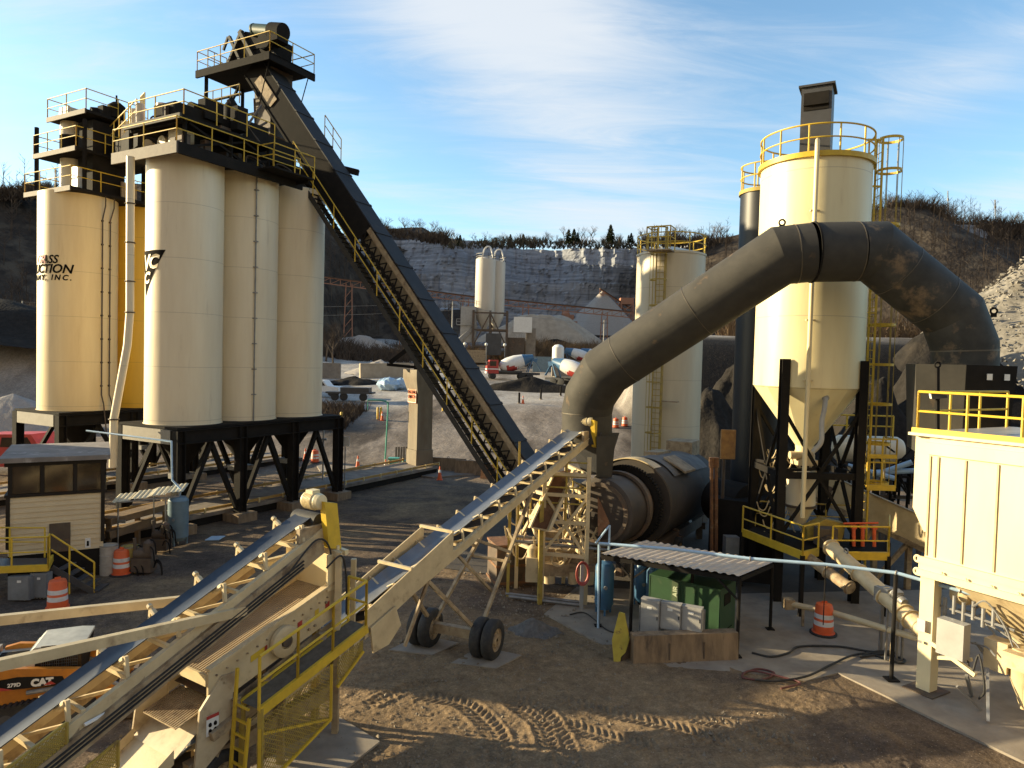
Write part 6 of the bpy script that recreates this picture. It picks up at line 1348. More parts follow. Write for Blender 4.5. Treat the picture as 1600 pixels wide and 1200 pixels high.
m = MB(); m.obox(lb+sd2*-.5+ZZ*13.7, sd2*1.2, o*.9, ZZ*.07); m.obox(lb+sd2*.4+ZZ*6.1, sd2*.8, o*.4, ZZ*.06); m.build('ladder_landing', DTAN, t)
m = MB(); p_ = lb+ZZ*13.8; m.rail([p_+sd2*-.5+o*.0, p_+sd2*-.5+o*.9, p_+sd2*.7+o*.9, p_+sd2*.7], 1.1, .03, .6); m.build('gate_rail', YEL, t)
# ============================================================ BAGHOUSE
E = V((.5, -.866, 0)); NB = V((-.866, -.5, 0)); BK = -NB; BC = V((10.35, 17.35, 0))
def BH(e, n, z): return BC + E*e - NB*n*-1*-1 + ZZ*z if False else BC + E*e + BK*n + ZZ*z
t = thing('baghouse', 'bright cream panelled baghouse with yellow roof rail at the right edge', 'baghouse', BC)
Lb = 9.0; zt, zm = 6.42, 3.35
m = MB(); m.obox(BH(0, 0, zm), E*Lb, BK*5.0, ZZ*(zt-zm)); m.build('casing', PCREAM, t, smooth=False)
m = MB(); m.prism([BH(-.42, .12, zt-.06), BH(.0, .12, zt-.06), BH(.0, .12, 4.0), BH(-.12, .12, 4.0), BH(-.42, .12, 4.55)], BK*4.5); m.build('end_plenum', PCREAM, t, smooth=False)
m = MB(); m.obox(BH(-.06, -.07, zt-.46), E*(Lb+.1), BK*.07, ZZ*.30); m.obox(BH(-.48, -.12, zt-.02), E*(Lb+.6), BK*5.2, ZZ*.07); m.build('top_band', PCREAM, t, smooth=False)
m = MB()
for e in (.02, .22, .85, 1.55, 2.2, 2.9, 3.6, 4.3): m.obox(BH(e, -.03, zm+.1), E*.04, BK*.03, ZZ*(zt-zm-.6))
m.build('rib', mat('tan_rib', (.58, .44, .24), rough=.5), t, smooth=False)
m = MB(); m.obox(BH(-.12, -.10, zm-.10), E*Lb, BK*.10, ZZ*.16); m.obox(BH(-.12, -.12, zm-.42), E*Lb, BK*.12, ZZ*.17); m.obox(BH(-.1, -.07, zm-.26), E*Lb, BK*.07, ZZ*.17); m.build('bottom_flange', PCREAM, t, smooth=False)
m = MB()
for z in (zm-.02, zm-.34): m.ring(BH(-.14, -.05, z), .075, .028, NB, 16, 6)
for i in range(10): m.tube(BH(.5+i*.55, -.12, zm-.2), BH(.5+i*.55, -.16, zm-.2), .03, n=6)
m.build('lifting_eye', PCREAM, t)
m = MB(); m.rail([BH(-.35, .05, zt+.05), BH(Lb, .05, zt+.05)], 1.02, .035, 1.15); m.rail([BH(-.35, .05, zt+.05), BH(-.35, 4.4, zt+.05)], 1.02, .035, 1.4); m.obox(BH(-.45, -.03, zt+.05), E*Lb, BK*.03, ZZ*.12); m.build('handrail', YEL, t)
m = MB(); m.obox(BH(-.40, .08, zt+.052), E*(Lb+.3), BK*4.6, ZZ*.02); m.build('roof_sheet', LGREY, t, smooth=False)
for e in (.05, 4.6, 8.6):
    for n in (.1, 4.6):
        m = MB(); m.obox(BH(e-.15, n-.05, .06), E*.34, BK*.34, ZZ*(zm-.44)); m.build('leg', PCREAM, t, smooth=False)
        m = MB(); m.obox(BH(e-.35, n-.3, .036), E*.75, BK*.8, ZZ*.03); m.build('foot_plate', BROWN, t, smooth=False)
m = MB(); e0, e1 = .75, 8.4
vs = [BH(e0-.3, .2, zm-.42), BH(e1, .2, zm-.42), BH(e1, 4.4, zm-.42), BH(e0-.3, 4.4, zm-.42), BH(e0+1.2, 2.0, 1.0), BH(e1-.5, 2.0, .9), BH(e1-.5, 2.6, .9), BH(e0+1.2, 2.6, 1.0)]
m.add(vs, [(0, 1, 5, 4), (1, 2, 6, 5), (2, 3, 7, 6), (3, 0, 4, 7), (4, 5, 6, 7)]); m.build('hopper', TAN, t, smooth=False)
m = MB(); m.tube(BH(e0+.9, 2.3, .95), BH(e1, 2.3, .85), .24, n=18); m.build('screw_trough', TAN, t)
# disconnect box on leg, pneumatic pipes, decal
m = MB(); q = BH(.45, -.15, 1.2); m.obox(q, E*.62, BK*.3, ZZ*.85); m.build('control_box', LGREY, t, smooth=False)
m = MB(); m.beam(BH(.1, .1, 1.35), BH(1.3, .0, .95), .1, .1); m.beam(BH(.3, .2, .95), BH(1.1, .2, 1.2), .08); m.build('box_bracket', PCREAM, t)
m = MB(); rr = random.Random(4)
for k in range(10):
    a = BH(.3+rr.random()*1.5, .2+rr.random(), 1.3+rr.random()*1.2); m.path(spl([a, a+E*.3+ZZ*rr.uniform(-.3, .3), a+E*.7-ZZ*.2, a+E*.9-ZZ*rr.uniform(.3, .9)], 5), .022, 5)
for k in range(6): a = BH(.35+k*.22, .35, 2.0+.1*(k % 2)); m.tube(a, a+ZZ*.45, .045, n=8)
m.tube(BH(.25, .35, 2.2), BH(1.9, .35, 2.15), .03, n=6); m.build('air_line', STEEL, t)
m = MB(); m.lathe(BH(.35, .75, 2.55), [(.05, 0), (.26, .02), (.3, .25), (.22, .42), (.1, .45)], 24, E); m.cut(); m.box(BH(1.5, .6, 1.4), .5, .4, .7, E); m.cut(); m.lathe(BH(2.0, .7, .9), [(.06, -.6), (.3, .1), (.3, .8)], 16); m.box(BH(2.1, .4, 1.5), .7, .5, .35, E); m.lathe(BH(2.4, .3, .5), [(.05, -.35), (.22, .1), (.22, .5)], 16); m.build('rotary_airlock', TAN, t)
m = MB(); m.beam(BH(1.4, .3, 1.1), BH(1.7, -.2, .08), .06); m.cut(); m.beam(BH(.9, .4, .7), BH(.8, .9, .05), .07); m.cut(); m.beam(BH(1.0, -.2, .6), BH(1.3, .3, .05), .05); m.build('prop', STEEL, t)
m = MB(); m.path(spl([BH(1.0, .2, 1.2), BH(1.2, .0, .9), BH(1.3, .1, 1.4), BH(1.5, .0, .7), BH(1.25, .3, .3)], 6), .025, 6); m.build('hose', RUBBER, t)
m = MB(); q = BH(-.08, -.052-.0, 1.55); m.obox(q, E*.2, NB*.004, ZZ*.3); m.build('decal', mat('mauve_decal', (.4, .33, .42), (.5, .45, .45), scale=9), t, smooth=False)
m = MB(); m.obox(BH(-.04, -.052, 1.25), E*.1, NB*.004, ZZ*.07); m.build('plate', STEEL, t, smooth=False)
# floodlight pole on the roof edge
fq = P(1467, 618, 17.9); t = thing('floodlight', 'floodlight on a short black pole at the baghouse roof corner', 'lamp', fq)
m = MB(); m.beam(P(1465, 690, 17.9), P(1465, 575, 17.9), .07); m.ring(P(1465, 570, 17.9), .07, .022, V((0, 1, 0)), 14, 6); m.build('pole', BLACK, t)
m = MB(); m.obox(fq+V((-.22, -.12, -.10)), V((.32, -.08, .05)), V((.05, .2, 0)), V((-.04, 0, .17))); m.build('lamp_head', DGREY, t); m = MB(); m.obox(fq+V((-.235, -.11, -.08)), V((-.01, 0, 0)), V((.045, .16, 0)), V((-.03, 0, .14))); m.build('lens', WHITE, t)
# ---- screw conveyors and belt under the dust silo
def pipe_thing(nm, lab, cat, pts, r, mt, n=24, fl=()):
    t = thing(nm, lab, cat, pts[0]); m = MB(); m.path(pts, r, n); m.build('pipe', mt, t)
    if fl:
        m = MB(); a, b = V(pts[0]), V(pts[-1]); d = (b-a).normalized(); [m.cut().lathe(a.lerp(b, f), [(r, 0), (r+.05, 0), (r+.05, .04), (r, .04)], n, d, cap=False) for f in fl]; m.build('flange', mt, t)
    return t
s1_, s2_ = P(1296, 853, 22.3), P(1448, 990, 17.9)
t = pipe_thing('screw_conveyor', 'fat tan screw conveyor pipe sloping down to the baghouse leg', 'screw conveyor', [s1_, s2_], .23, TAN, 24, (.02, .35, .62, .8, .86))
m = MB(); q = s1_.lerp(s2_, .6); m.beam(q+ZZ*-.2, V((q.x, q.y, .05)), .08); q = s1_.lerp(s2_, .72); [m.cut().beam(q+V((dx, 0, -.1)), V((q.x+dx, q.y, .05)), .05) for dx in (-.2, .1, .25)]; m.ring(s1_.lerp(s2_, .2)+ZZ*.3, .08, .02, V((1, .3, 0)), 12, 5); m.build('stand', STEEL, t)
m = MB(); motor(m, s1_.lerp(s2_, .70)+ZZ*.28, (s2_-s1_), .12, .4); m.box(s1_.lerp(s2_, .62)+ZZ*.05, .4, .4, .4, E); m.build('drive_motor', STEEL, t)
pipe_thing('screw_conveyor', 'shorter tan screw pipe below the yellow railed platform', 'screw conveyor', [P(1258, 868, 22.8), P(1330, 920, 21)], .17, DTAN, 20, (.5, .95))
t = pipe_thing('transfer_pipe', 'tan pipe lying low from the orange barrel toward the baghouse', 'pipe', [P(1232, 943, 21.8), P(1300, 957, 20.9), P(1385, 983, 19.2), P(1450, 1002, 18.3)], .09, TAN, 14)
m = MB(); [m.cut().beam(V((p.x, p.y, p.z)), V((p.x, p.y, .05)), .07) for p in (P(1255, 948, 21.5), P(1395, 986, 19))]; m.cut(); m.box(P(1232, 943, 21.8), .3, .3, .3); m.build('support', DTAN, t)
t = thing('enclosed_conveyor', 'cream sided enclosed conveyor descending behind the dust silo', 'conveyor', at(1340, 27, 2))
a, b = P(1270, 752, 28.5), P(1475, 845, 24.5); m = MB(); dd = (b-a); m.obox(a-ZZ*.55, dd, V((.25, .9, 0)), ZZ*1.05); m.build('side_panel', TAN, t); m = MB(); m.beam(a-ZZ*.65+V((0, -.06, 0)), b-ZZ*.65+V((0, -.06, 0)), .12, .16); m.beam(a+ZZ*.52+V((0, -.06, 0)), b+ZZ*.52+V((0, -.06, 0)), .1, .06); m.build('flange', DTAN, t)
m = MB()
for f in (.55, .8): q = a.lerp(b, f)-ZZ*.6+V((0, .3, 0)); m.beam(q, V((q.x, q.y, 0)), .18); m.beam(q, V((q.x-1.3, q.y, .2)), .14)
m.build('leg', DTAN, t)
m = MB(); flat_text(m, 'CEI', .34, a.lerp(b, .12)+V((0, -.07, -.3)), dd, ZZ, extrude=.005, bold=.01) if False else m.obox(a.lerp(b, .1)+V((0, -.08, -.25)), dd*.06, V((0, .02, 0)), ZZ*.35); m.build('plate', BROWN, t)
# pipe manifold jungle behind: pale blue header and many bends
t = thing('pipe_manifold', 'tangle of pale blue and black hot oil pipes behind the ladder', 'pipework', at(1390, 30, 0)); m = MB(); rr = random.Random(11)
for px0, y0, px1, y1 in ((1330, 740, 1440, 735), (1340, 752, 1425, 722), (1325, 728, 1400, 748)): m.tube(P(px0, y0, 30), P(px1, y1, 29), .11, n=10)
m.build('header_pipe', PBLUE, t); m = MB()
for k in range(26):
    px = rr.uniform(1325, 1442); y = rr.uniform(735, 790); m.cut(); p = P(px, y, 29+rr.random()*2); m.path(spl([p, p+ZZ*.5, p+V((.25, 0, .65)), p+V((.5, 0, .5)), p+V((.5, 0, -.5))], 4), .06, 6)
for k in range(24):
    px = rr.uniform(1180, 1440); m.cut(); p = P(px, rr.uniform(700, 780), 28.5+rr.random()*2); m.tube(p, p+V((rr.uniform(-.5, .5), 0, rr.uniform(-1, 1.2))), .04, n=6)
m.build('bent_pipe', BLACK, t); m = MB()
for px in (1335, 1385, 1435): q = at(px, 30, 0); m.beam(q, q+ZZ*4, .14); 
m.beam(at(1320, 30, 2.6), at(1445, 30, 2.6), .14); m.beam(at(1320, 30, 1.4), at(1445, 30, 1.4), .14); m.build('pipe_rack', BROWN, t)
m = MB(); rr = random.Random(8)
for k in range(30):
    px = rr.uniform(1178, 1250); m.cut(); p = P(px, rr.uniform(700, 835), 25.5+rr.random()); m.path(spl([p, p+V((.1, 0, -.25)), p+V((.3, 0, -.3)), p+V((.45, 0, .05))], 4), .022, 5)
m.build('cable_loop', TAN, t)
t = thing('storage_vessel', 'horizontal cream vessel with yellow rail behind the silo legs', 'tank', at(1340, 33, 3)); m = MB(); q = P(1310, 700, 33); m.lathe(q, [(.1, -.3), (.5, -.15), (.62, 0), (.62, 2.6), (.5, 2.8), (.1, 2.9)], 28, V((1, -.1, 0))); m.build('vessel', CREAM, t); m = MB(); m.rail([q+V((-1, -.6, .6)), q+V((2.2, -.6, .6))], 1.0, .04, 1); m.build('handrail', YEL, t)
m = MB(); [m.beam(q+V((dx, 0, -.5)), V((q.x+dx, q.y, 0)), .2) for dx in (.3, 2.2)]; m.build('saddle', BROWN, t)
# dark machinery bulk under the drum and stack
t = thing('burner_unit', 'black burner housing under the dust silo platform', 'burner', at(1160, 27.5, 0)); m = MB(); m.box(at(1165, 28, 1.4), 2.2, 2.4, 2.8, UU); m.tube(at(1120, 29.5, 2.4), at(1170, 28, 2.4), .9, n=28); m.build('housing', BLACK, t); m = MB(); m.box(at(1142, 26.2, 1.3), .5, .4, .7); m.tube(at(1140, 26.4, .4), at(1140, 26.4, 1.6), .16); m.build('valve_train', MGREY, t); m = MB(); m.beam(at(1105, 26, .4), at(1218, 25, .5), .35, .5); m.beam(at(1180, 26.5, 0), at(1205, 25.4, 2.0), .15); m.build('skid', BLACK, t)
# ============================================================ DRUM FEED TOWER (cream truss at the drum mouth)
t = thing('feed_tower', 'cream and yellow pipe framed tower under the feed conveyor head', 'tower', at(890, 24, 0))
fr = {k: at(px, Y, 0) for k, px, Y in (('a', 806, 24.6), ('b', 846, 23.3), ('c', 914, 23.0), ('d', 880, 25.2))}
def up_at(k, z): return fr[k]+ZZ*z
m = MB()
for k in 'abcd': m.beam(up_at(k, 0), up_at(k, 4.9 if k in 'cd' else 4.3), .13)
for z in (1.6, 2.7, 3.6, 4.3):
    for a, b in ('ab', 'bc', 'cd', 'da'): m.beam(up_at(a, z), up_at(b, z), .11)
for a, b in ('ab', 'bc', 'cd'):
    m.beam(up_at(a, 1.6), up_at(b, 3.6), .09); m.beam(up_at(b, 1.6), up_at(a, 3.6), .09)
m.build('frame', TAN, t)
m = MB(); m.rail([up_at('a', 2.75), up_at('b', 2.75), up_at('c', 2.75), up_at('d', 2.75)], 1.1, .032, .9); m.rail([up_at('b', 3.7), up_at('c', 3.7)], 1.0, .03, .6); m.build('handrail', DYEL, t)
m = MB(); m.beam(at(793, 23.6, 0), at(797, 23.8, 3.0), .1); m.cut(); m.beam(at(843, 23.0, 0), at(846, 23.1, 3.4), .14); m.cut(); m.beam(at(808, 23.8, 1.0), at(812, 24.4, 5.2), .07); m.build('yellow_post', DYEL, t)
m = MB(); rr = random.Random(31)
for k in range(26):
    p = at(rr.uniform(790, 940), 23.3+rr.random()*2, rr.uniform(1.2, 4.2)); d = V((rr.uniform(-.8, .8), rr.uniform(-.2, .2), rr.uniform(-.7, .7))); m.beam(p, p+d, rr.uniform(.03, .09))
for k in range(16):
    p = at(rr.uniform(785, 940), 23.2+rr.random()*1.5, rr.uniform(1.3, 3.4)); m.path(spl([p, p+V((.1, 0, -.4)), p+V((.4, 0, -.5)), p+V((.6, 0, -.1))], 4), .03, 5)
m.build('bracing', TAN, t)
m = MB(); rr = random.Random(33)
for k in range(14): m.cut(); p = at(rr.uniform(830, 950), 24+rr.random(), rr.uniform(.6, 2.2)); m.box(p, rr.uniform(.2, .7), .4, rr.uniform(.2, .6))
m.build('machinery', DTAN, t)
# brown slinger chute hanging from the head
cq = [P(866, 738, 23.9), P(893, 734, 23.9), P(853, 829, 22.9), P(827, 824, 22.9)]
t = thing('reject_chute', 'open brown steel chute slanting below the feed conveyor head', 'chute', cq[0]); m = MB(); m.prism(cq, V((.0, .05, -.02))); m.build('floor', RUST, t); m = MB(); dv = V((.05, -.30, .05)); m.prism([cq[1], cq[1]+dv, cq[2]+dv, cq[2]], V((.10, .03, 0))); m.prism([cq[0], cq[0]+dv, cq[3]+dv, cq[3]], V((-.05, 0, 0))); m.prism([cq[2]-V((.05, 0, .02)), cq[3], cq[3]+dv, cq[2]+dv], V((0, 0, .05))); m.build('side_plate', TAN, t)
# drum trailer deck, engine skid and box at left of tanks
t = thing('burner_skid', 'dusty tan skid of pumps and pipes behind the blue air tank', 'skid', at(870, 24, 0)); m = MB(); m.beam(at(842, 23.6, 1.0), at(935, 23.9, .9), .3, .4); m.box(at(885, 24.3, 1.3), 1.8, .8, .6); m.build('skid_frame', DTAN, t)
m = MB(); [m.tube(at(px, 23.7, .5), at(px, 23.7, .9), r, n=16) for px, r in ((858, .2), (895, .16), (920, .18))]; m.ring(at(872, 23.5, 1.35), .22, .04, V((0, 1, 0)), 18, 6); m.box(at(832, 23.2, 1.1), .45, .3, .8); m.lathe(at(832, 23.3, 1.5), [(.18, 0), (.18, .3), (.05, .4)], 14); m.build('pump', TAN, t)
m = MB(); m.tube(at(800, 23.6, 2.1), at(950, 23.6, 1.85), .05); m.tube(at(800, 23.5, 1.95), at(950, 23.5, 1.72), .05); m.tube(at(790, 23.6, .12), at(905, 23.0, .1), .05); m.tube(at(795, 23.3, .12), at(910, 22.7, .1), .05); m.build('pipe_run', STEEL, t)
t = thing('rust_bin', 'rusty brown steel bin behind the conveyor wheels', 'bin', at(795, 25, 0)); m = MB(); q = at(800, 25.3, .75); m.box(q, 1.5, 1.2, 1.5, V((.95, .3, 0))); m.build('body', BROWN, t); m = MB(); [m.box(q+ZZ*z, 1.56, 1.26, .08, V((.95, .3, 0))) for z in (-.6, 0, .72)]; m.build('rib', RUST, t)
wheel(at(1000, 25.8, .5), VV, par=thing('spare_tyre', 'dark truck tyre in shade behind the blue air tank', 'tyre', at(1000, 25.8, 0)), nm='tyre')
# red hose on post
hp = at(908, 22.6, 0); t = thing('hose_post', 'coiled red hose hung on a white post', 'hose', hp); m = MB(); m.beam(hp, hp+ZZ*1.55, .12); m.build('post', LGREY, t); m = MB()
for k in range(6): m.path([hp+V((.17*math.cos(a)*(1+.05*k), -.12-.012*k, 1.22-.0*k+.32*math.sin(a)*(1+.04*k))) for a in np.linspace(0, 2*math.pi, 22)[:-1]], .022, 6, closed=True)
m.build('coil', mat('red_hose', (.40, .07, .05), (.3, .06, .05), rough=.5), t)
# blue air tanks
def air_tank(px, Y, r, h, mt, lab, grp='blue air tanks'):
    c = at(px, Y, 0); t = thing('air_tank', lab, 'tank', c, grp); m = MB(); m.lathe(c, [(.05, .18), (r*.7, .2), (r, .36), (r, h-.18), (r*.75, h-.05), (r*.2, h), (.03, h+.01)], 36); m.build('vessel', mt, t)
    m = MB(); [m.cut().beam(c+V((math.cos(a)*r*.85, math.sin(a)*r*.85, .02)), c+V((math.cos(a)*r*.85, math.sin(a)*r*.85, .35)), .06) for a in (.5, 2.6, 4.7)]; m.build('leg', mt, t)
    m = MB(); m.tube(c+ZZ*h, c+ZZ*(h+.15), .04, n=8); m.lathe(c+V((0, -r, h*.55)), [(.06, 0), (.06, .04)], 12, V((0, -1, 0))); m.build('fitting', STEEL, t)
air_tank(943, 22.2, .30, 1.72, BLUE, 'tall blue air tank in front, left of the tin canopy'); air_tank(1002, 23.0, .29, 1.5, BLUE, 'blue air tank under the canopy, left of two'); air_tank(1022, 22.6, .29, 1.5, BLUE, 'blue air tank under the canopy, right of two')
air_tank(278, 29.0, .40, 2.05, BLUEG, 'grey blue tank standing before the near silo frame', 'grey tanks')
# ---- tin canopy with compressor
cl, cb, cr, ct = V((2.8, 21.1, 2.25)), V((6.37, 19.1, 2.28)), V((8.05, 21.2, 2.09)), V((4.5, 23.2, 2.13))
t = thing('canopy', 'open corrugated tin canopy on black posts sheltering the compressor', 'canopy', V((5.4, 21.1, 0)))
ex = (cb-cl); ey = (ct-cl); nx = 34; m = MB(); vs = []
for i in range(nx*2+1):
    f = i/(nx*2); dz = .035 if i % 4 in (1, 2) else 0
    for g_ in (-.03, 1.03): vs.append(cl+ex*f+ey*g_+(cr-cb-ey)*f*g_+ZZ*dz)
fs = [(2*i, 2*i+1, 2*i+3, 2*i+2) for i in range(nx*2)]; m.add(vs, fs); m.build('roof_sheet', CORR, t, smooth=False)
m = MB(); m.beam(cl-ZZ*.1, cb-ZZ*.1, .07, .12); m.beam(ct-ZZ*.1, cr-ZZ*.1, .07, .12); m.beam(cl-ZZ*.1, ct-ZZ*.1, .07, .1); m.beam(cb-ZZ*.1, cr-ZZ*.1, .07, .1)
for f in (.25, .5, .75): m.beam(cl.lerp(cb, f)-ZZ*.08, ct.lerp(cr, f)-ZZ*.08, .05, .08)
m.build('roof_frame', BLACK, t)
for p in (cl, cb, cr, ct, cl.lerp(cb, .25), cl.lerp(cb, .6)+ey*.3):
    m = MB(); m.tube(V((p.x, p.y, .0)), p-ZZ*.1, .05, n=8); m.box(V((p.x, p.y, .05)), .22, .22, .03); m.build('post', BLACK, t)
m = MB(); q = cl.lerp(cb, .25); m.beam(q-ZZ*.6, q-ZZ*.1+V((.5, -.28, 0)), .05); m.beam(q-ZZ*.6, q-ZZ*.1-V((.5, -.28, 0)), .05); m.cut(); m.beam(cb-ZZ*.7, cb-ZZ*.1-V((.6, -.33, 0)), .05); m.build('knee_brace', BLACK, t)
cA2, cB2_ = V((4.35, 21.3, 0)), V((6.12, 19.95, 0)); ce = (cB2_-cA2).normalized(); cn = V((-ce.y, ce.x, 0))
t = thing('air_compressor', 'green sheet metal air compressor under the tin canopy', 'compressor', (cA2+cB2_)/2); Lc = (cB2_-cA2).length
m = MB(); m.obox(cA2+ZZ*.12, ce*Lc, cn*1.25, ZZ*1.48); bv = m.build('enclosure', GREEN, t, smooth=False)
m = MB()
for f in (.0, .32, .44, .66, .98): m.obox(cA2+ce*Lc*f-cn*.012+ZZ*.15, ce*.025, cn*.012, ZZ*1.42)
m.obox(cA2-cn*.02+ZZ*1.58, ce*Lc, cn*1.29, ZZ*.03); m.build('panel_seam', mat('dark_green', (.03, .08, .035), rough=.5), t, smooth=False)
m = MB(); m.obox(cA2+ce*Lc*.33-cn*.012+ZZ*.95, ce*.22, cn*.01, ZZ*.62); m.build('logo_plate', mat('olive_logo_plate', (.07, .10, .05), rough=.5), t)
m = MB(); flat_text(m, 'AIR', .22, cA2+ce*(Lc*.33+.20)-cn*.02+ZZ*1.26, ZZ, -ce, extrude=.004, bold=.008); m.build('lettering', mat('pale_green_ink', (.45, .5, .35), rough=.5), t)
m = MB(); m.obox(cB2_+ce*.005+cn*.30+ZZ*1.05, cn*.5, ce*.012, ZZ*.34); m.cut(); m.obox(cB2_+ce*.005+cn*.1+ZZ*.3, cn*.9, ce*.01, ZZ*.02); m.build('vent_grille', BLACK, t)
m = MB(); m.obox(cA2+cn*.1+ZZ*.0, ce*Lc, cn*1.0, ZZ*.12); m.build('base', DGREY, t)
for (x0, y0, x1, y1, Y, lab) in ((1000, 934, 1029, 988, 19.55, 'tallest light grey electrical box, left of three by the compressor'), (1031, 940, 1063, 982, 19.35, 'light grey electrical box, middle of three by the compressor'), (1064, 946, 1096, 986, 19.15, 'light grey electrical box, right of three by the compressor')):
    a, b, c_ = P(x0, y1, Y), P(x1, y1, Y-.25), P(x0, y0, Y); t = thing('electrical_box', lab, 'electrical box', a, 'light grey electrical boxes'); m = MB(); d = b-a; d.z = 0; n_ = V((-d.y, d.x, 0)).normalized(); h = c_.z-a.z; m.obox(a, d, n_*.22, ZZ*h); m.build('enclosure', LGREY, t, smooth=False)
    m = MB(); m.obox(a-n_*.014+d*.04+ZZ*h*.04, d*.92, n_*.014, ZZ*h*.92); m.build('door', LGREY, t, smooth=False); m = MB(); m.obox(a-n_*.03+d*.88+ZZ*h*.45, d*.05, n_*.016, ZZ*.1); m.build('latch', DGREY, t); m = MB(); m.obox(a-n_*.02+d*.35+ZZ*h*.72, d*.25, n_*.008, ZZ*.07); m.build('label_plate', WHITE, t)
    m = MB(); [m.tube(a+d*f+n_*.1, V(((a+d*f+n_*.1).x, (a+d*f+n_*.1).y, .1)), .025, n=6) for f in (.15, .4, .6, .85)]; m.build('conduit', STEEL, t)
t = thing('strut_rack', 'grey strut rack carrying the three electrical boxes', 'rack', P(1048, 990, 19.6)); m = MB(); ra, rb_ = P(1000, 965, 19.85), P(1100, 972, 19.15)
for f in (0, .5, 1): q = ra.lerp(rb_, f); m.beam(V((q.x, q.y, 0)), q+ZZ*.35, .05)
m.beam(ra+ZZ*.2, rb_+ZZ*.2, .05); m.beam(ra-ZZ*.3, rb_-ZZ*.3, .05); m.build('rail', STEEL, t)
wa, wb = V((3.42, 18.45, 0)), V((6.35, 18.9, 0)); t = thing('concrete_barrier', 'low stained concrete barrier in front of the compressor', 'barrier', wa); d = wb-wa; n_ = V((-d.y, d.x, 0)).normalized(); m = MB(); m.prism([wa-n_*.0, wa+n_*.45, wa+n_*.38+ZZ*.76, wa+n_*.06+ZZ*.76], d); m.build('body', DCONC, t); m = MB(); [m.obox(wa+d*f-n_*.003+ZZ*.1, d*.012, n_*.02, ZZ*.45) for f in (.33, .66)]; m.build('joint', BROWN, t)
yq = [P(956, 1000, 18.6), P(960, 1047, 18.5), P(967, 1045, 18.5), P(970, 1027, 18.6), P(977, 1020, 18.6), P(983, 1000, 18.65), P(975, 959, 18.9), P(967, 957, 18.9)]
t = thing('plough_blade', 'chipped yellow steel blade standing on end beside the concrete barrier', 'blade', yq[1]); m = MB(); m.prism(yq, V((.03, .06, 0))); m.build('face', mat('worn_yellow', (.42, .34, .04), (.34, .27, .03), rough=.6, scale=4, c3=(.10, .06, .03), s3=2.2, th3=(.55, .62)), t); m = MB(); m.prism([yq[5]+V((0, .05, 0)), yq[3]+V((0, .05, 0)), yq[2]+V((0, .05, 0)), P(1000, 1047, 19.1), P(988, 1000, 19.1)], V((.04, .05, 0))); m.beam(P(996, 1046, 18.8), P(978, 975, 19), .06); m.build('back_frame', BROWN, t)
# ---- overhead pale blue pipe with black posts
bp_ = [P(936, 849, 20.9), P(1050, 858, 20.1), P(1172, 873, 19.05), P(1290, 882, 18.5), P(1400, 895, 17.9), P(1500, 923, 17.0), P(1680, 972, 15.6)]
t = thing('air_pipe', 'thin pale blue overhead pipe crossing from canopy to baghouse', 'pipe', bp_[0]); m = MB(); m.path(bp_, .045, 10); m.build('pipe', PBLUE, t)
m = MB(); q = bp_[0]; m.tube(q, V((q.x+.05, q.y, .05)), .035, n=8); m.tube(q+V((-.1, 0, .0)), q+V((.3, 0, .55)), .03, n=8); m.tube(q+V((.3, 0, .55)), q+V((.3, 0, -.2)), .03, n=8); m.build('riser', PBLUE, t)
q = bp_[4]; m = MB(); m.tube(V((q.x, q.y, .04)), q-ZZ*.04, .05, n=10); m.box(V((q.x, q.y, .06)), .3, .3, .03); m.build('post', BLACK, t)
m = MB(); [m.ring(bp_[i], .05, .02, bp_[i+1]-bp_[i], 12, 5) for i in (2, 4, 5)]; m.build('clamp', STEEL, t)
m = MB(); q = bp_[3]; m.tube(V((q.x, q.y, 1.2)), q, .015, n=5); m.build('hanger', BLACK, t)
def hose(lab, pts, r=.03, mt=RUBBER): 
    p3 = spl([G0(x, y, .06+.004*i) for i, (x, y) in enumerate(pts)], 10); tag(MB().path(p3, r, 7).build('hose', mt, loc=p3[0]), lab, 'hose')
hose('long black hose snaking across the concrete slab from canopy to baghouse', [(1175, 1020), (1205, 1026), (1232, 1020), (1250, 1010), (1310, 1010), (1360, 1018), (1400, 1020), (1340, 1022), (1300, 1038), (1262, 1056), (1215, 1064), (1180, 1062)])
hose('black hose coil lying beside the black pipe post', [(1352, 1018), (1385, 1030), (1408, 1036), (1412, 1030), (1380, 1022), (1345, 1026), (1370, 1018), (1395, 1018)])
hose('dark red hose piled at the foot of the canopy post', [(1160, 1052), (1185, 1045), (1210, 1052), (1190, 1062), (1160, 1058), (1175, 1048), (1230, 1060), (1250, 1068), (1220, 1076)], .025, mat('dark_red_hose', (.12, .035, .03), rough=.6))
hose('thin black hose along the front of the blue tank', [(890, 960), (915, 958), (950, 985), (985, 990), (1000, 985)], .02)
# ---- blue pipe on the left: between the frames
lp_ = [P(135, 673, 31), P(200, 681, 30.5), P(268, 690, 29.6), P(269, 750, 29.4), P(283, 765, 29.2), P(280, 775, 29.1)]
t = thing('air_pipe', 'pale blue pipe hanging along the near silo frame down to the grey tank', 'pipe', lp_[2]); MB().path(lp_, .04, 8).build('pipe', PBLUE, t)
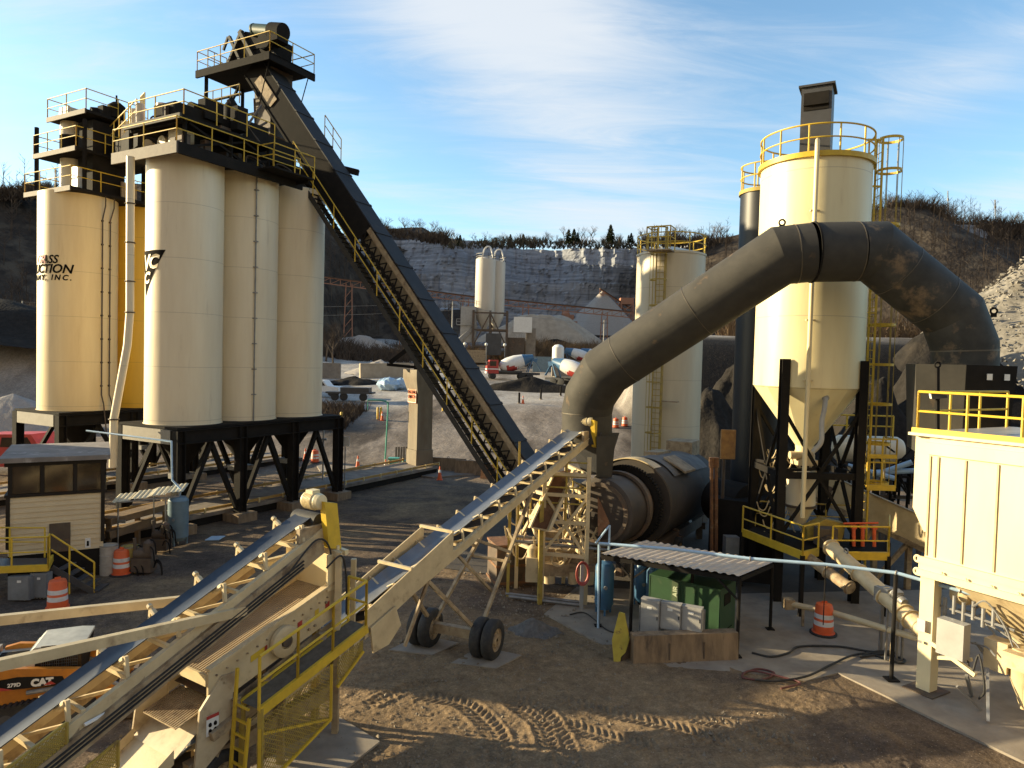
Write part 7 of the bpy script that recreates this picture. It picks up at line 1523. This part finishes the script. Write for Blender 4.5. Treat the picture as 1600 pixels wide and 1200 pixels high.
# ============================================================ CONTROL HOUSE
HL, HR = at(12, 23.5, 0), at(161, 24.9, 0); he = (HR-HL); hl = he.length; he.normalize(); hn = V((-he.y, he.x, 0)); zw, zr = 1.25, 4.30; dp_ = 3.6
t = thing('control_house', 'tan sided control cabin on a black base with dark windows', 'control house', HL)
m = MB(); m.obox(HL+ZZ*.0, he*hl, hn*dp_, ZZ*.97); m.build('base', BLACK, t, smooth=False)
m = MB()
for i in range(11): z = .97+i*.18; m.add([HL-hn*.03+ZZ*z, HL-hn*.03+he*hl+ZZ*z, HL-hn*.0+he*hl+ZZ*(z+.178), HL-hn*.0+ZZ*(z+.178)], [(0, 1, 2, 3)]); m.add([HL-hn*.03+ZZ*z, HL-hn*.03+he*hl+ZZ*z, HL+he*hl+ZZ*z, HL+ZZ*z], [(0, 1, 2, 3)])
m.obox(HL+ZZ*.97, he*hl, hn*dp_, ZZ*1.97); m.build('siding', SIDING, t, smooth=False)
m = MB(); m.obox(HL-he*.1-hn*.06+ZZ*2.95, he*(hl+.2), hn*(dp_+.1), ZZ*.10); m.obox(HL-he*.1-hn*.06+ZZ*4.0, he*(hl+.2), hn*.2, ZZ*.16)
for f in (.0, .325, .67, .97): m.obox(HL+he*hl*f-hn*.05+ZZ*3.0, he*.12, hn*.16, ZZ*1.05)
m.obox(HL+hn*.3+he*.1+ZZ*2.9, he*(hl-.2), hn*(dp_-.5), ZZ*.05); m.obox(HL-he*.1+hn*3.5+ZZ*2.9, he*(hl+.2), hn*.1, ZZ*1.2); m.obox(HL-he*.06-hn*.05+ZZ*1.2, he*.12, hn*.1, ZZ*1.8); m.obox(HR-he*.08-hn*.05+ZZ*1.2, he*.12, hn*.1, ZZ*1.8); m.build('window_frame', mat('brown_frame', (.022, .017, .013), rough=.6, spec=.2), t, smooth=False)
for f0, f1 in ((.04, .32), (.365, .665), (.71, .965)):
    m = MB(); m.obox(HL+he*hl*f0-hn*.0+ZZ*3.06, he*hl*(f1-f0), hn*.03, ZZ*.94); m.build('window', GLASS, t, smooth=False)
m = MB(); m.obox(HR-he*.02+hn*.2+ZZ*3.05, hn*3.2, he*.03, ZZ*.95); m.obox(HL-he*.01+hn*.2+ZZ*3.05, hn*3.2, he*.03, ZZ*.95); m.build('end_window', GLASS, t, smooth=False)
m = MB(); m.obox(HL-he*.25-hn*.25+ZZ*4.15, he*(hl+.45), hn*(dp_+.5), ZZ*.16); m.build('roof', ROOF, t, smooth=False)
m = MB(); m.obox(HL+he*hl*.42-hn*.045+ZZ*.97, he*.62, hn*.03, ZZ*1.0); m.build('door_opening', BROWN, t, smooth=False)
m = MB(); q = HL+he*hl*.80-hn*.04+ZZ*1.02; m.obox(q, he*.17, hn*.01, ZZ*.34); m.build('notice', WHITE, t, smooth=False)
m = MB(); m.sphere(q+he*.085+ZZ*.2-hn*.01, .04, .02, .05, 8, 6); m.obox(q+he*.05+ZZ*.06-hn*.005, he*.07, hn*.004, ZZ*.1); m.build('notice_symbol', INK, t)
m = MB(); m.obox(HL+he*hl*.10+hn*.25+ZZ*3.78, he*.3, hn*.02, ZZ*.12); m.obox(HL+he*hl*.19+hn*.25+ZZ*3.78, he*.28, hn*.02, ZZ*.13); m.build('interior_sign', ORANGE, t) if False else None
# entry platform, stair
t = thing('entry_stair', 'yellow railed entry landing and stair before the control cabin', 'stair', HL-hn*1.2)
pa = P(-40, 905, 21.6); z_ = .98
L1_ = at(-40, 21.8, 1.0); L2_ = at(75, 22.3, 1.0); L3_ = at(82, 23.4, 1.0)
m = MB(); m.prism([at(-40, 21.8, .9), at(75, 22.3, .9), at(82, 23.5, .9), at(-40, 23.2, .9)], ZZ*.06); m.build('landing', DGREY, t)
m = MB(); m.beam(L1_, L2_, .06, .22); m.beam(L2_, L3_, .06, .2); m.build('edge_beam', YEL, t)
m = MB(); m.rail([at(-40, 23.2, 1.0), at(70, 23.4, 1.0)], 1.0, .028, 1.2); m.rail([L1_, L2_, L2_.lerp(L3_, .3)], 1.0, .028, 1.0)
st0, st1 = at(80, 22.6, 1.0), at(147, 23.0, 0.0); m.tube(st0+ZZ*1.0, st1+ZZ*1.0, .028, n=6); m.tube(st0+ZZ*.5, st1+ZZ*.5, .028, n=6); [m.tube(p, p+ZZ*1.0, .028, n=6) for p in (st0.lerp(st1, .42)*1, st1)]; q = st0.lerp(st1, .42); m.tube(V((q.x, q.y, 0)), q, .028, n=6); m.build('handrail', YEL, t)
m = MB(); sd3 = V((-.1, 1, 0)).normalized()
for i in range(5): q = st0.lerp(st1, .1+i*.2)-ZZ*.1; m.obox(q, (st1-st0).normalized().xy.to_3d()*.3, sd3*.8, ZZ*.04)
m.beam(st0-ZZ*.1, st1, .05, .2); m.build('tread', DGREY, t)
for (x0, x1, y0, y1, Y, lab) in ((12, 46, 901, 938, 22.0, 'mid grey electrical cabinet under the landing, left one'), (47, 73, 896, 934, 22.2, 'mid grey electrical cabinet under the landing, next to barrel')):
    a, b, c_ = P(x0, y1, Y), P(x1, y1, Y), P(x0, y0, Y); t = thing('electrical_box', lab, 'electrical box', a, 'grey electrical cabinets under the landing'); m = MB(); h = c_.z-a.z; m.obox(a, b-a, V((.02, .25, 0)), ZZ*h); m.build('enclosure', MGREY, t, smooth=False); m = MB(); m.obox(a+V((.03, -.015, .03)), (b-a)*.92, V((0, .015, 0)), ZZ*(h-.06)); m.build('door', MGREY, t, smooth=False); m = MB(); m.obox(a+(b-a)*.45+V((0, -.03, h*.75)), (b-a)*.18, V((0, .012, 0)), ZZ*.07); m.build('label_plate', WHITE, t)
    m = MB(); [m.tube(V(((a+(b-a)*f).x, a.y+.1, .0)), (a+(b-a)*f)+V((0, .1, 0)), .03, n=6) for f in (.12, .3, .5, .7)]; m.build('conduit', LGREY, t)
# ============================================================ SMALL THINGS
def barrel(label, loc):
    t = thing('traffic_barrel', label, 'barrel', (0, 0, 0), 'orange traffic barrels'); m = MB(); m.lathe((0, 0, 0), [(.33, 0), (.33, .07), (.285, .08), (.285, .27), (.275, .28), (.272, .45), (.265, .46), (.262, .64), (.255, .65), (.25, .82), (.22, .90), (.1, .93), (.02, .94)], 28); m.build('body', ORANGE, t)
    for z0, z1, r0, r1 in ((.285, .425, .279, .277), (.50, .635, .2675, .266)): m = MB(); m.lathe((0, 0, 0), [(r0, z0), (r1, z1)], 28, cap=False); m.build('band', REFL, t)
    m = MB(); m.lathe((0, 0, 0), [(.39, 0), (.39, .045), (.31, .06)], 24); m.build('base', RUBBER, t); m = MB(); m.box((0, 0, .95), .16, .04, .08); m.build('handle', ORANGE, t); t.location = loc; return t
BR = barrel('orange and white barrel on the slab beside the screw conveyor', G0(1286, 992)+ZZ*.04)
def grd(px, py): p = gp(px, py); p.z = float(gz(p.x, p.y)); return p
for px, py, lab in ((190, 897, 'orange and white barrel behind the cabin stair, beside the white drum'), (90, 950, 'orange and white barrel under the cabin landing by grey cabinets'), (492, 722, 'orange and white barrel seen through the near frame legs'), (962, 668, 'orange barrel behind the duct foot, left of the pair'), (976, 666, 'orange barrel behind the duct foot, right of the pair')):
    copy_tree(BR, grd(px, py), random.random()*6, lab)
def cone(label, loc):
    t = thing('traffic_cone', label, 'cone', (0, 0, 0), 'orange traffic cones'); m = MB(); m.lathe((0, 0, 0), [(.16, .03), (.035, .9), (.0, .91)], 20); m.build('cone_body', ORANGE, t); m = MB(); m.box((0, 0, .02), .40, .40, .045); m.build('base', ORANGE, t); m = MB(); m.lathe((0, 0, 0), [(.096, .5), (.07, .68)], 20, cap=False); m.build('band', REFL, t); t.location = loc; return t
CN = cone('orange cone standing at the near end of the weighbridge', grd(687, 749))
for px, py, lab in ((559, 731, 'orange cone at the edge of the pale concrete pad'), (602, 737, 'brownish orange cone beside the teal arm base'), (597, 657, 'orange cone beside the pair of yellow bollards'), (817, 632, 'orange cone far back on the haul road'), (477, 719, 'orange cone left of the barrel behind the frame')):
    copy_tree(CN, grd(px, py), random.random()*6, lab)
def bollard(label, loc):
    t = thing('bollard', label, 'bollard', (0, 0, 0), 'yellow bollards'); m = MB(); m.lathe((0, 0, 0), [(.11, -.2), (.11, 1.2), (.08, 1.26), (.02, 1.28)], 16); m.build('post', YEL, t); m = MB(); m.lathe((0, 0, 0), [(.2, -.1), (.2, .06), (.11, .08)], 16); m.build('collar', CONC, t); t.location = loc; return t
BO = bollard('lone yellow bollard right of the cream silos', grd(533, 664))
for px, py, lab in ((590, 656, 'left bollard of the yellow pair by the teal arm'), (595, 656, 'right bollard of the yellow pair by the teal arm'), (692, 643, 'yellow bollard just right of the box column'), (569, 701, 'yellow bollard seen low beside the near frame')) [:3]:
    copy_tree(BO, grd(px, py), 0, lab)
def dpost(label, loc):
    t = thing('marker_post', label, 'post', (0, 0, 0), 'dark marker posts on the haul road'); m = MB(); m.lathe((0, 0, 0), [(.12, -.2), (.12, 1.25), (.02, 1.28)], 12); m.build('post', BLACK, t); m = MB(); m.lathe((0, 0, 0), [(.2, -.1), (.2, .08), (.12, .1)], 12); m.build('base', CONC, t); t.location = loc; return t
DP = dpost('dark marker post left of the far orange cone', grd(811, 632))
for px, py, lab in ((845, 624, 'dark marker post right of the far orange cone'), (876, 618, 'dark marker post beside the duct outer bend')): copy_tree(DP, grd(px, py), 0, lab)
# teal loading arm and boxes
b = grd(601, 733); t = thing('loading_arm', 'thin teal hooked pipe standing beside the weighbridge', 'pipe', b); zt1 = P(606, 626, b.y).z; m = MB(); pts = [b, V((b.x+.15, b.y, zt1-.6)), V((b.x+.10, b.y, zt1-.15)), V((b.x-.3, b.y, zt1)), V((b.x-1.3, b.y, zt1+.0))]; m.path(spl(pts, 6), .055, 8); m.tube(pts[-1], pts[-1]-ZZ*.7, .03, n=6); m.build('pipe', TEAL, t); m = MB(); m.box(b+V((0, 0, .05)), .4, .4, .1); m.build('foot', TEAL, t)
q = grd(615, 729); t = thing('tote_box', 'squat teal plastic box at the foot of the hooked pipe', 'box', q); m = MB(); m.box(q+ZZ*.32, .7, .6, .6); m.build('body', TEAL, t); m = MB(); m.box(q+ZZ*.65, .76, .66, .07); m.build('lid', TEAL, t)
q = grd(631, 732); t = thing('tote_drum', 'slim teal drum beside the box column', 'drum', q); m = MB(); m.lathe(q, [(.16, 0), (.16, .6), (.17, .62), (.05, .66)], 18); m.build('body', TEAL, t); m = MB(); m.lathe(q, [(.17, .3), (.175, .33)], 18); m.build('band', TEAL, t)
q = grd(618, 722)-V((0, 0, 0)); t = thing('plank_bundle', 'upright bundle of pale posts leaning behind the box column', 'posts', grd(627, 722)); q = grd(627, 722); m = MB(); [m.beam(q+V((-.4+i*.18, .1*i, 0)), q+V((-.4+i*.18, .1*i+.1, 1.15)), .14, .1) for i in range(5)]; m.build('posts', CONC, t)
# white sign on post
q = at(538, 40.5, 0); t = thing('road_sign', 'blank white backed sign on a thin post by the weighbridge', 'sign', q); zt1 = P(539, 682, q.y).z; m = MB(); m.tube(q, V((q.x, q.y, zt1-.02)), .035, n=8); m.build('post', STEEL, t); m = MB(); m.box(V((q.x+.03, q.y-.04, zt1-.28)), .48, .02, .56, V((1, -.2, 0))); m.build('panel', WHITE, t)
q = at(504, 42, 0); t = thing('gauge_post', 'thin post with a small fitting seen through the frame', 'post', q); m = MB(); m.tube(q, q+ZZ*4.2, .05, n=8); m.build('pole', LGREY, t); m = MB(); m.box(q+ZZ*3.0, .4, .12, .12); m.build('fitting', LGREY, t)
# ---- weighbridges under the silo rows
def weigh(org, u0, u1, v0, v1, z, label):
    def Qd(u, v, zz=0): return org+UU*u+VV*v+ZZ*zz
    t = thing('weighbridge', label, 'weighbridge', Qd(u0, v0)); m = MB(); m.obox(Qd(u0, v0, z-.18), UU*(u1-u0), VV*(v1-v0), ZZ*.18); m.build('deck', mat('dusty_deck_'+str(int(u1)), (.22, .185, .15), (.15, .12, .1), rough=.85, scale=1.5, c3=(.08, .065, .05), s3=.8, th3=(.52, .7)), t)
    m = MB()
    for v in (v0+.05, v1-.05): m.beam(Qd(u0, v, z+.16), Qd(u1, v, z+.16), .11, .13)
    m.build('kerb_rail', mat('faded_yellow_rail_'+str(int(u1)), (.42, .25, .06), (.3, .17, .05), rough=.7, scale=4), t)
    m = MB(); k = int((u1-u0)/1.5)
    for v in (v0-.02, v1+.02):
        for i in range(k+1): m.box(Qd(u0+(u1-u0)*i/k, v, z+.14), .08, .08, .24, UU)
    m.build('rail_stub', mat('pale_stub_'+str(int(u1)), (.62, .48, .22), rough=.6), t)
    m = MB(); m.obox(Qd(u0, v0+.15, .0), UU*(u1-u0), VV*.25, ZZ*(z-.2)); m.obox(Qd(u0, v1-.4, .0), UU*(u1-u0), VV*.25, ZZ*(z-.2)); m.build('girder', BLACK, t)
weigh(C0, -3, 20.5, .45, 3.55, .55, 'long dusty weighbridge running under the near silo row')
weigh(B0, -5, 17, .6, 3.7, .5, 'long dusty weighbridge running under the left silo row')
sheet('pale_pavement', [tuple(grd(495, 728)), tuple(grd(505, 744)), tuple(grd(600, 722)), tuple(grd(560, 712))], .06, CONC, .1)
sheet('weighbridge_ramp', [tuple(grd(600, 738)), tuple(grd(676, 747)), tuple(grd(745, 742)), tuple(grd(720, 722)), tuple(grd(640, 720))], .08, mat('ramp_concrete', (.24, .2, .165), (.17, .14, .115), rough=.9, scale=1.2), .1)
# concrete barriers right of the box column
for i, (px, Y, L_, lab) in enumerate(((700, 50, 2.6, 'grey concrete barrier right of the box column, left one'), (735, 49, 2.2, 'grey concrete barrier right of the box column, near the cone'), (763, 47.5, 1.0, 'short brown barrier block under the leaning conveyor'))):
    c = at(px, Y, 0); c.z = 0; t = thing('concrete_barrier', lab, 'barrier', c); d = V((.97, -.2, 0)).normalized()*L_; n_ = V((-d.y, d.x, 0)).normalized(); m = MB(); m.prism([c-d/2-n_*.3, c-d/2+n_*.3, c-d/2+n_*.15+ZZ*.4, c-d/2+n_*.1+ZZ*.95, c-d/2-n_*.1+ZZ*.95, c-d/2-n_*.15+ZZ*.4], d); m.build('body', DCONC if i < 2 else RUST, t); m = MB(); m.ring(c+ZZ*.97, .08, .02, n_, 12, 5); m.build('lifting_loop', STEEL, t)
# ---- left yard: small corrugated canopy, pumps, drums
t = thing('pump_canopy', 'small cream corrugated sheet roof on thin posts by the grey tank', 'canopy', at(225, 28.2, 0)); ca, cbb = at(172, 27.2, 2.05), at(286, 29.0, 2.05); e = cbb-ca; n_ = V((-.3, 1.2, .12)); m = MB(); vs = []
rr = random.Random(2)
for i in range(61):
    f = i/60; dz = .03 if i % 4 in (1, 2) else 0; st = .06*int(f*3.99)
    vs += [ca+e*f+ZZ*(dz+st), ca+e*f+n_+ZZ*(dz+st)]
m.add(vs, [(2*i, 2*i+1, 2*i+3, 2*i+2) for i in range(60)]); m.build('roof_sheet', CCORR, t, smooth=False); m = MB(); [m.tube(V((p.x, p.y, 0)), p, .03, n=6) for p in (ca+e*.08+n_*.2, ca+e*.92+n_*.2, ca+e*.5+n_*.8, ca+e*.75)]; m.beam(ca+e*.1, ca+e*.95, .05); m.build('post', STEEL, t)
t = thing('pump_bench', 'low rusty bench of timbers and pipes behind the pumps', 'bench', at(190, 29, 0)); m = MB(); m.beam(at(165, 27.6, 1.25), at(262, 30.0, 1.45), .7, .25); m.beam(at(168, 27.4, .75), at(240, 29.2, .95), .3, .3); [m.beam(at(px, Y, 0), at(px, Y, 1.2), .16) for px, Y in ((170, 27.7), (215, 28.8), (258, 29.9))]; m.build('frame', mat('rusty_tan_bench', (.20, .13, .07), (.12, .08, .05), rough=.8, scale=2), t); m = MB(); m.box(at(190, 27.4, 1.3), .3, .04, .12); m.build('plate', STEEL, t)
for px, py, s, lab in ((225, 895, 1.0, 'dark greasy pump unit right of the yellow drum'), (252, 862, .9, 'dark oily pump set left of the grey tank')):
    c = grd(px, py); t = thing('pump_unit', lab, 'pump', c); m = MB(); rr = random.Random(px)
    m.box(c+V((0, 0, .35)), .7*s, .5, .5*s); m.tube(c+V((-.3, 0, .7)), c+V((.35, 0, .75)), .22*s, n=16); m.lathe(c+V((.2, -.1, .8)), [(.16, 0), (.16, .35), (.05, .45)], 14); m.tube(c+V((-.25, -.1, .6)), c+V((-.3, -.1, 1.3)), .06, n=8); m.build('pump_body', BROWN, t); m = MB()
    for k in range(8): p = c+V((rr.uniform(-.4, .4), rr.uniform(-.3, .2), rr.uniform(.1, 1.1))); m.path(spl([p, p+V((.1, 0, .2)), p+V((.3, -.1, .1)), p+V((.35, -.1, -.3))], 4), .025, 5)
    m.build('hose', BLACK, t)
def drum(px, py, mt, lab, h=.9, r=.29): c = grd(px, py); t = thing('steel_drum', lab, 'drum', c); m = MB(); m.lathe(c, [(r, 0), (r, h*.32), (r+.015, h*.335), (r, h*.35), (r, h*.65), (r+.015, h*.665), (r, h*.68), (r, h), (r*.94, h), (r*.93, h-.03)], 28); m.build('shell', mt, t); m = MB(); m.lathe(c, [(r+.012, h-.02), (r+.012, h+.012)], 28, cap=False); m.build('rim', STEEL, t)
drum(170, 896, mat('dusty_white_drum', (.42, .38, .33), (.3, .27, .23), rough=.6, scale=3), 'dusty white drum at the cabin corner', 1.05); drum(203, 893, mat('dirty_yellow_drum', (.36, .27, .06), (.2, .15, .05), rough=.6, scale=3), 'dirty yellow drum between barrel and pump', .95)
q = grd(320, 845); t = thing('pallet_sheet', 'small pale sheet lying on the dark yard right of the grey tank', 'sheet', q); m = MB(); m.obox(q+ZZ*.02, V((.55, .1, 0)), V((.1, .45, .06)), ZZ*.03); m.build('sheet', PBLUE, t)
# red van roof behind left frame
q = at(15, 44, 0); t = thing('red_truck', 'red vehicle roof glimpsed behind the control cabin', 'truck', q); m = MB(); m.prism([q+V((-2.4, 0, .5)), q+V((-2.4, 0, 1.9)), q+V((-2.1, 0, 2.5)), q+V((1.3, 0, 2.6)), q+V((1.8, 0, 1.9)), q+V((2.6, 0, 1.6)), q+V((2.6, 0, .5))], V((.3, 2, 0))); m.build('body', RED, t); m = MB(); m.prism([q+V((-.6, -.02, 1.75)), q+V((-.5, -.02, 2.35)), q+V((1.1, -.02, 2.4)), q+V((1.5, -.02, 1.75))], V((.01, .05, 0))); m.build('window', GLASS, t)
for dx in (-1.6, 1.7): MB().lathe(q+V((dx, -.05, .42)), [(.2, 0), (.42, .04), (.42, .25)], 18, V((0, 1, 0))).build('wheel', RUBBER, t)
# ============================================================ COMPACT TRACK LOADER
lo = V((-9.75, 15.3, 0)); LK = .8; la_ = R(20); LX = V((math.cos(la_), math.sin(la_), 0)); LY = V((-LX.y, LX.x, 0))
def LD(x, y, z): return lo+(LX*x+LY*y+ZZ*z)*LK
t = thing('track_loader', 'amber compact track loader with white cab roof behind the incoming conveyor', 'loader', lo)
for s in (-1, 1):
    y0 = -.95 if s < 0 else .55
    prof = [(-1.35, .1), (-1.5, .35), (-1.3, .68), (.4, .86), (.75, .7), (1.25, .38), (1.15, .1), (.9, .02), (-1.1, .02)]; m = MB(); m.prism([LD(x, y0, z) for x, z in prof], LY*.40)
    pr = [(x, z) for x, z in prof]
    for (xa, za), (xb, zb) in zip(pr, pr[1:]+pr[:1]):
        n = max(1, int(math.hypot(xb-xa, zb-za)/.13))
        for i in range(n):
            f = (i+.5)/n; c = LD(xa+(xb-xa)*f, y0+.2, za+(zb-za)*f); m.beam(c-LY*.2, c+LY*.2, .05, .05)
    m.build('track', RUBBER, t); m = MB(); [m.lathe(LD(x, y0-.012, z), [(.02, 0), (r*.5, 0), (r, .02), (r, .42)], 18, LY) for x, z, r in ((-1.05, .32, .2), (-.5, .22, .15), (0, .22, .15), (.5, .22, .15), (.9, .32, .2), (.35, .62, .17))]; m.build('track_wheel', DGREY, t)
m = MB(); m.prism([LD(-1.7, -.75, .55), LD(-1.7, -.75, 1.42), LD(-1.55, -.75, 1.55), LD(-.75, -.75, 1.5), LD(-.5, -.75, 1.1), LD(1.0, -.75, 1.0), LD(1.15, -.75, .45), LD(-1.3, -.75, .4)], LY*1.5); m.build('body', CABO, t)
m = MB(); m.obox(LD(-1.73, -.7, .55), LX*.05, LY*1.4, ZZ*.9); m.obox(LD(-1.6, -.6, 1.53), LX*.8, LY*1.2, ZZ*.04); m.build('engine_cover', mat('light_grey_cover', (.36, .33, .27), rough=.5), t)
m = MB(); [m.obox(LD(-1.55, -.5+.1*i, 1.575), LX*.68, LY*.06, ZZ*.02) for i in range(11)]; [m.obox(LD(-1.76, -.55, .65+.09*i), LX*.03, LY*1.1, ZZ*.04) for i in range(6)]; m.build('grille', BLACK, t)
m = MB(); flat_text(m, 'CAT', .22, LD(-1.76, .25, 1.28), -LY, ZZ, extrude=.004, bold=.012); m.build('rear_lettering', WHITE, t)
cabp = [(-.72, 1.5), (-.55, 2.02), (.55, 2.05), (.62, 1.95), (.5, 1.0), (-.35, 1.05)]
m = MB(); m.prism([LD(x, -.58, z) for x, z in cabp], LY*1.16); m.build('cab', BLACK, t)
m = MB(); m.prism([LD(-.6, -.60, 1.98), LD(-.5, -.60, 2.07), LD(.35, -.60, 2.10), LD(.66, -.60, 2.07), LD(.66, -.60, 2.0)], LY*1.05); m.prism([LD(-.74, -.60, 1.5), LD(-.58, -.60, 2.0), LD(-.46, -.60, 2.0), LD(-.5, -.60, 1.5)], LY*1.2); m.build('cab_roof', mat('dusty_grey_roof', (.42, .42, .38), (.33, .33, .3), rough=.6, scale=5), t)
m = MB(); m.prism([LD(-.75, -.48, 1.56), LD(-.62, -.48, 1.96), LD(-.62, .48, 1.96), LD(-.75, .48, 1.56)], -LX*.015); m.build('rear_window', mat('reflective_glass', (.35, .42, .38), rough=.1), t)
m = MB(); m.obox(LD(-.35, -.60, 1.15), LX*.42, LY*.02, ZZ*.75); m.obox(LD(.13, -.60, 1.15), LX*.36, LY*.02, ZZ*.75); m.build('side_window', GLASS, t); m = MB()
for i in range(9): m.beam(LD(-.34+i*.05, -.615, 1.16), LD(-.34+i*.05, -.615, 1.88), .008)
for i in range(8): m.beam(LD(.14+i*.05, -.615, 1.16), LD(.14+i*.05, -.615, 1.88), .008)
for i in range(9): m.beam(LD(-.34, -.617, 1.2+i*.08), LD(.5, -.617, 1.2+i*.08), .008)
m.build('window_screen', DGREY, t)
for s in (-1, 1):
    y = -.92 if s < 0 else .80
    m = MB(); m.prism([LD(-1.5, y, 1.050), LD(-1.55, y, 1.650), LD(-1.2, y, 1.730), LD(.6, y, 1.510), LD(1.5, y, 0.900), LD(1.75, y, 0.400), LD(1.6, y, 0.350), LD(1.3, y, 0.770), LD(.4, y, 1.230), LD(-.9, y, 1.210)], LY*.12); m.build('lift_arm', CABO, t); m = MB(); m.tube(LD(-.6, y+.06, 1.000), LD(.9, y+.06, 1.100), .05, n=10); m.tube(LD(.6, y+.06, 1.400), LD(1.5, y+.06, 0.950), .045, n=10); m.build('hydraulic_cylinder', STEEL, t)
m = MB(); m.prism([LD(-1.180, -.925, 1.150), LD(-1.230, -.925, 1.430), LD(-0.780, -.925, 1.470), LD(0.220, -.925, 1.370), LD(0.320, -.925, 1.150)], -LY*.006); m.build('decal_panel', BLACK, t); q = LD(0.120, -.935, 0.030)
m = MB(); m.prism([LD(-1.200, -.932, 1.150), LD(-1.210, -.932, 1.250), LD(-0.880, -.932, 1.150)], -LY*.004); m.prism([LD(-0.210, -.938, 1.185), LD(-0.050, -.938, 1.280), LD(0.070, -.938, 1.185)], -LY*.008); m.build('decal_flash', RED, t)
m = MB(); flat_text(m, '279D', .105, LD(-0.860, -.932, 1.230), LX, ZZ, extrude=.004, bold=.004); flat_text(m, 'CAT', .20, LD(-0.240, -.932, 1.190), LX, ZZ, extrude=.004, bold=.014); m.build('lettering', WHITE, t)
m = MB(); m.prism([LD(1.55, -1, .05), LD(1.6, -1, .6), LD(1.75, -1, .62), LD(1.85, -1, .2), LD(2.5, -1, .06), LD(2.5, -1, .02)], LY*2.0); m.build('bucket', BROWN, t)
# ============================================================ UNSEEN BLOCK ADDED LEFT OF THE FRAME (shaped to cast the yard shade)
t = thing('shade_blocker', 'unseen tan block added left of the yard to cast its shade', 'shade blocker', V((-24.5, 24.4, 0))); m = MB(); m.obox(V((-26.2, 20.9, 0)), V((3.4, 0, 0)), V((0, 7.0, 0)), ZZ*7.0); m.build('wall', SIDING, t, smooth=False); m = MB(); m.prism([V((-26.4, 20.8, 7.0)), V((-26.4, 28.1, 7.0)), V((-26.4, 24.4, 7.9))], V((3.8, 0, 0))); m.build('roof', ROOF, t, smooth=False)
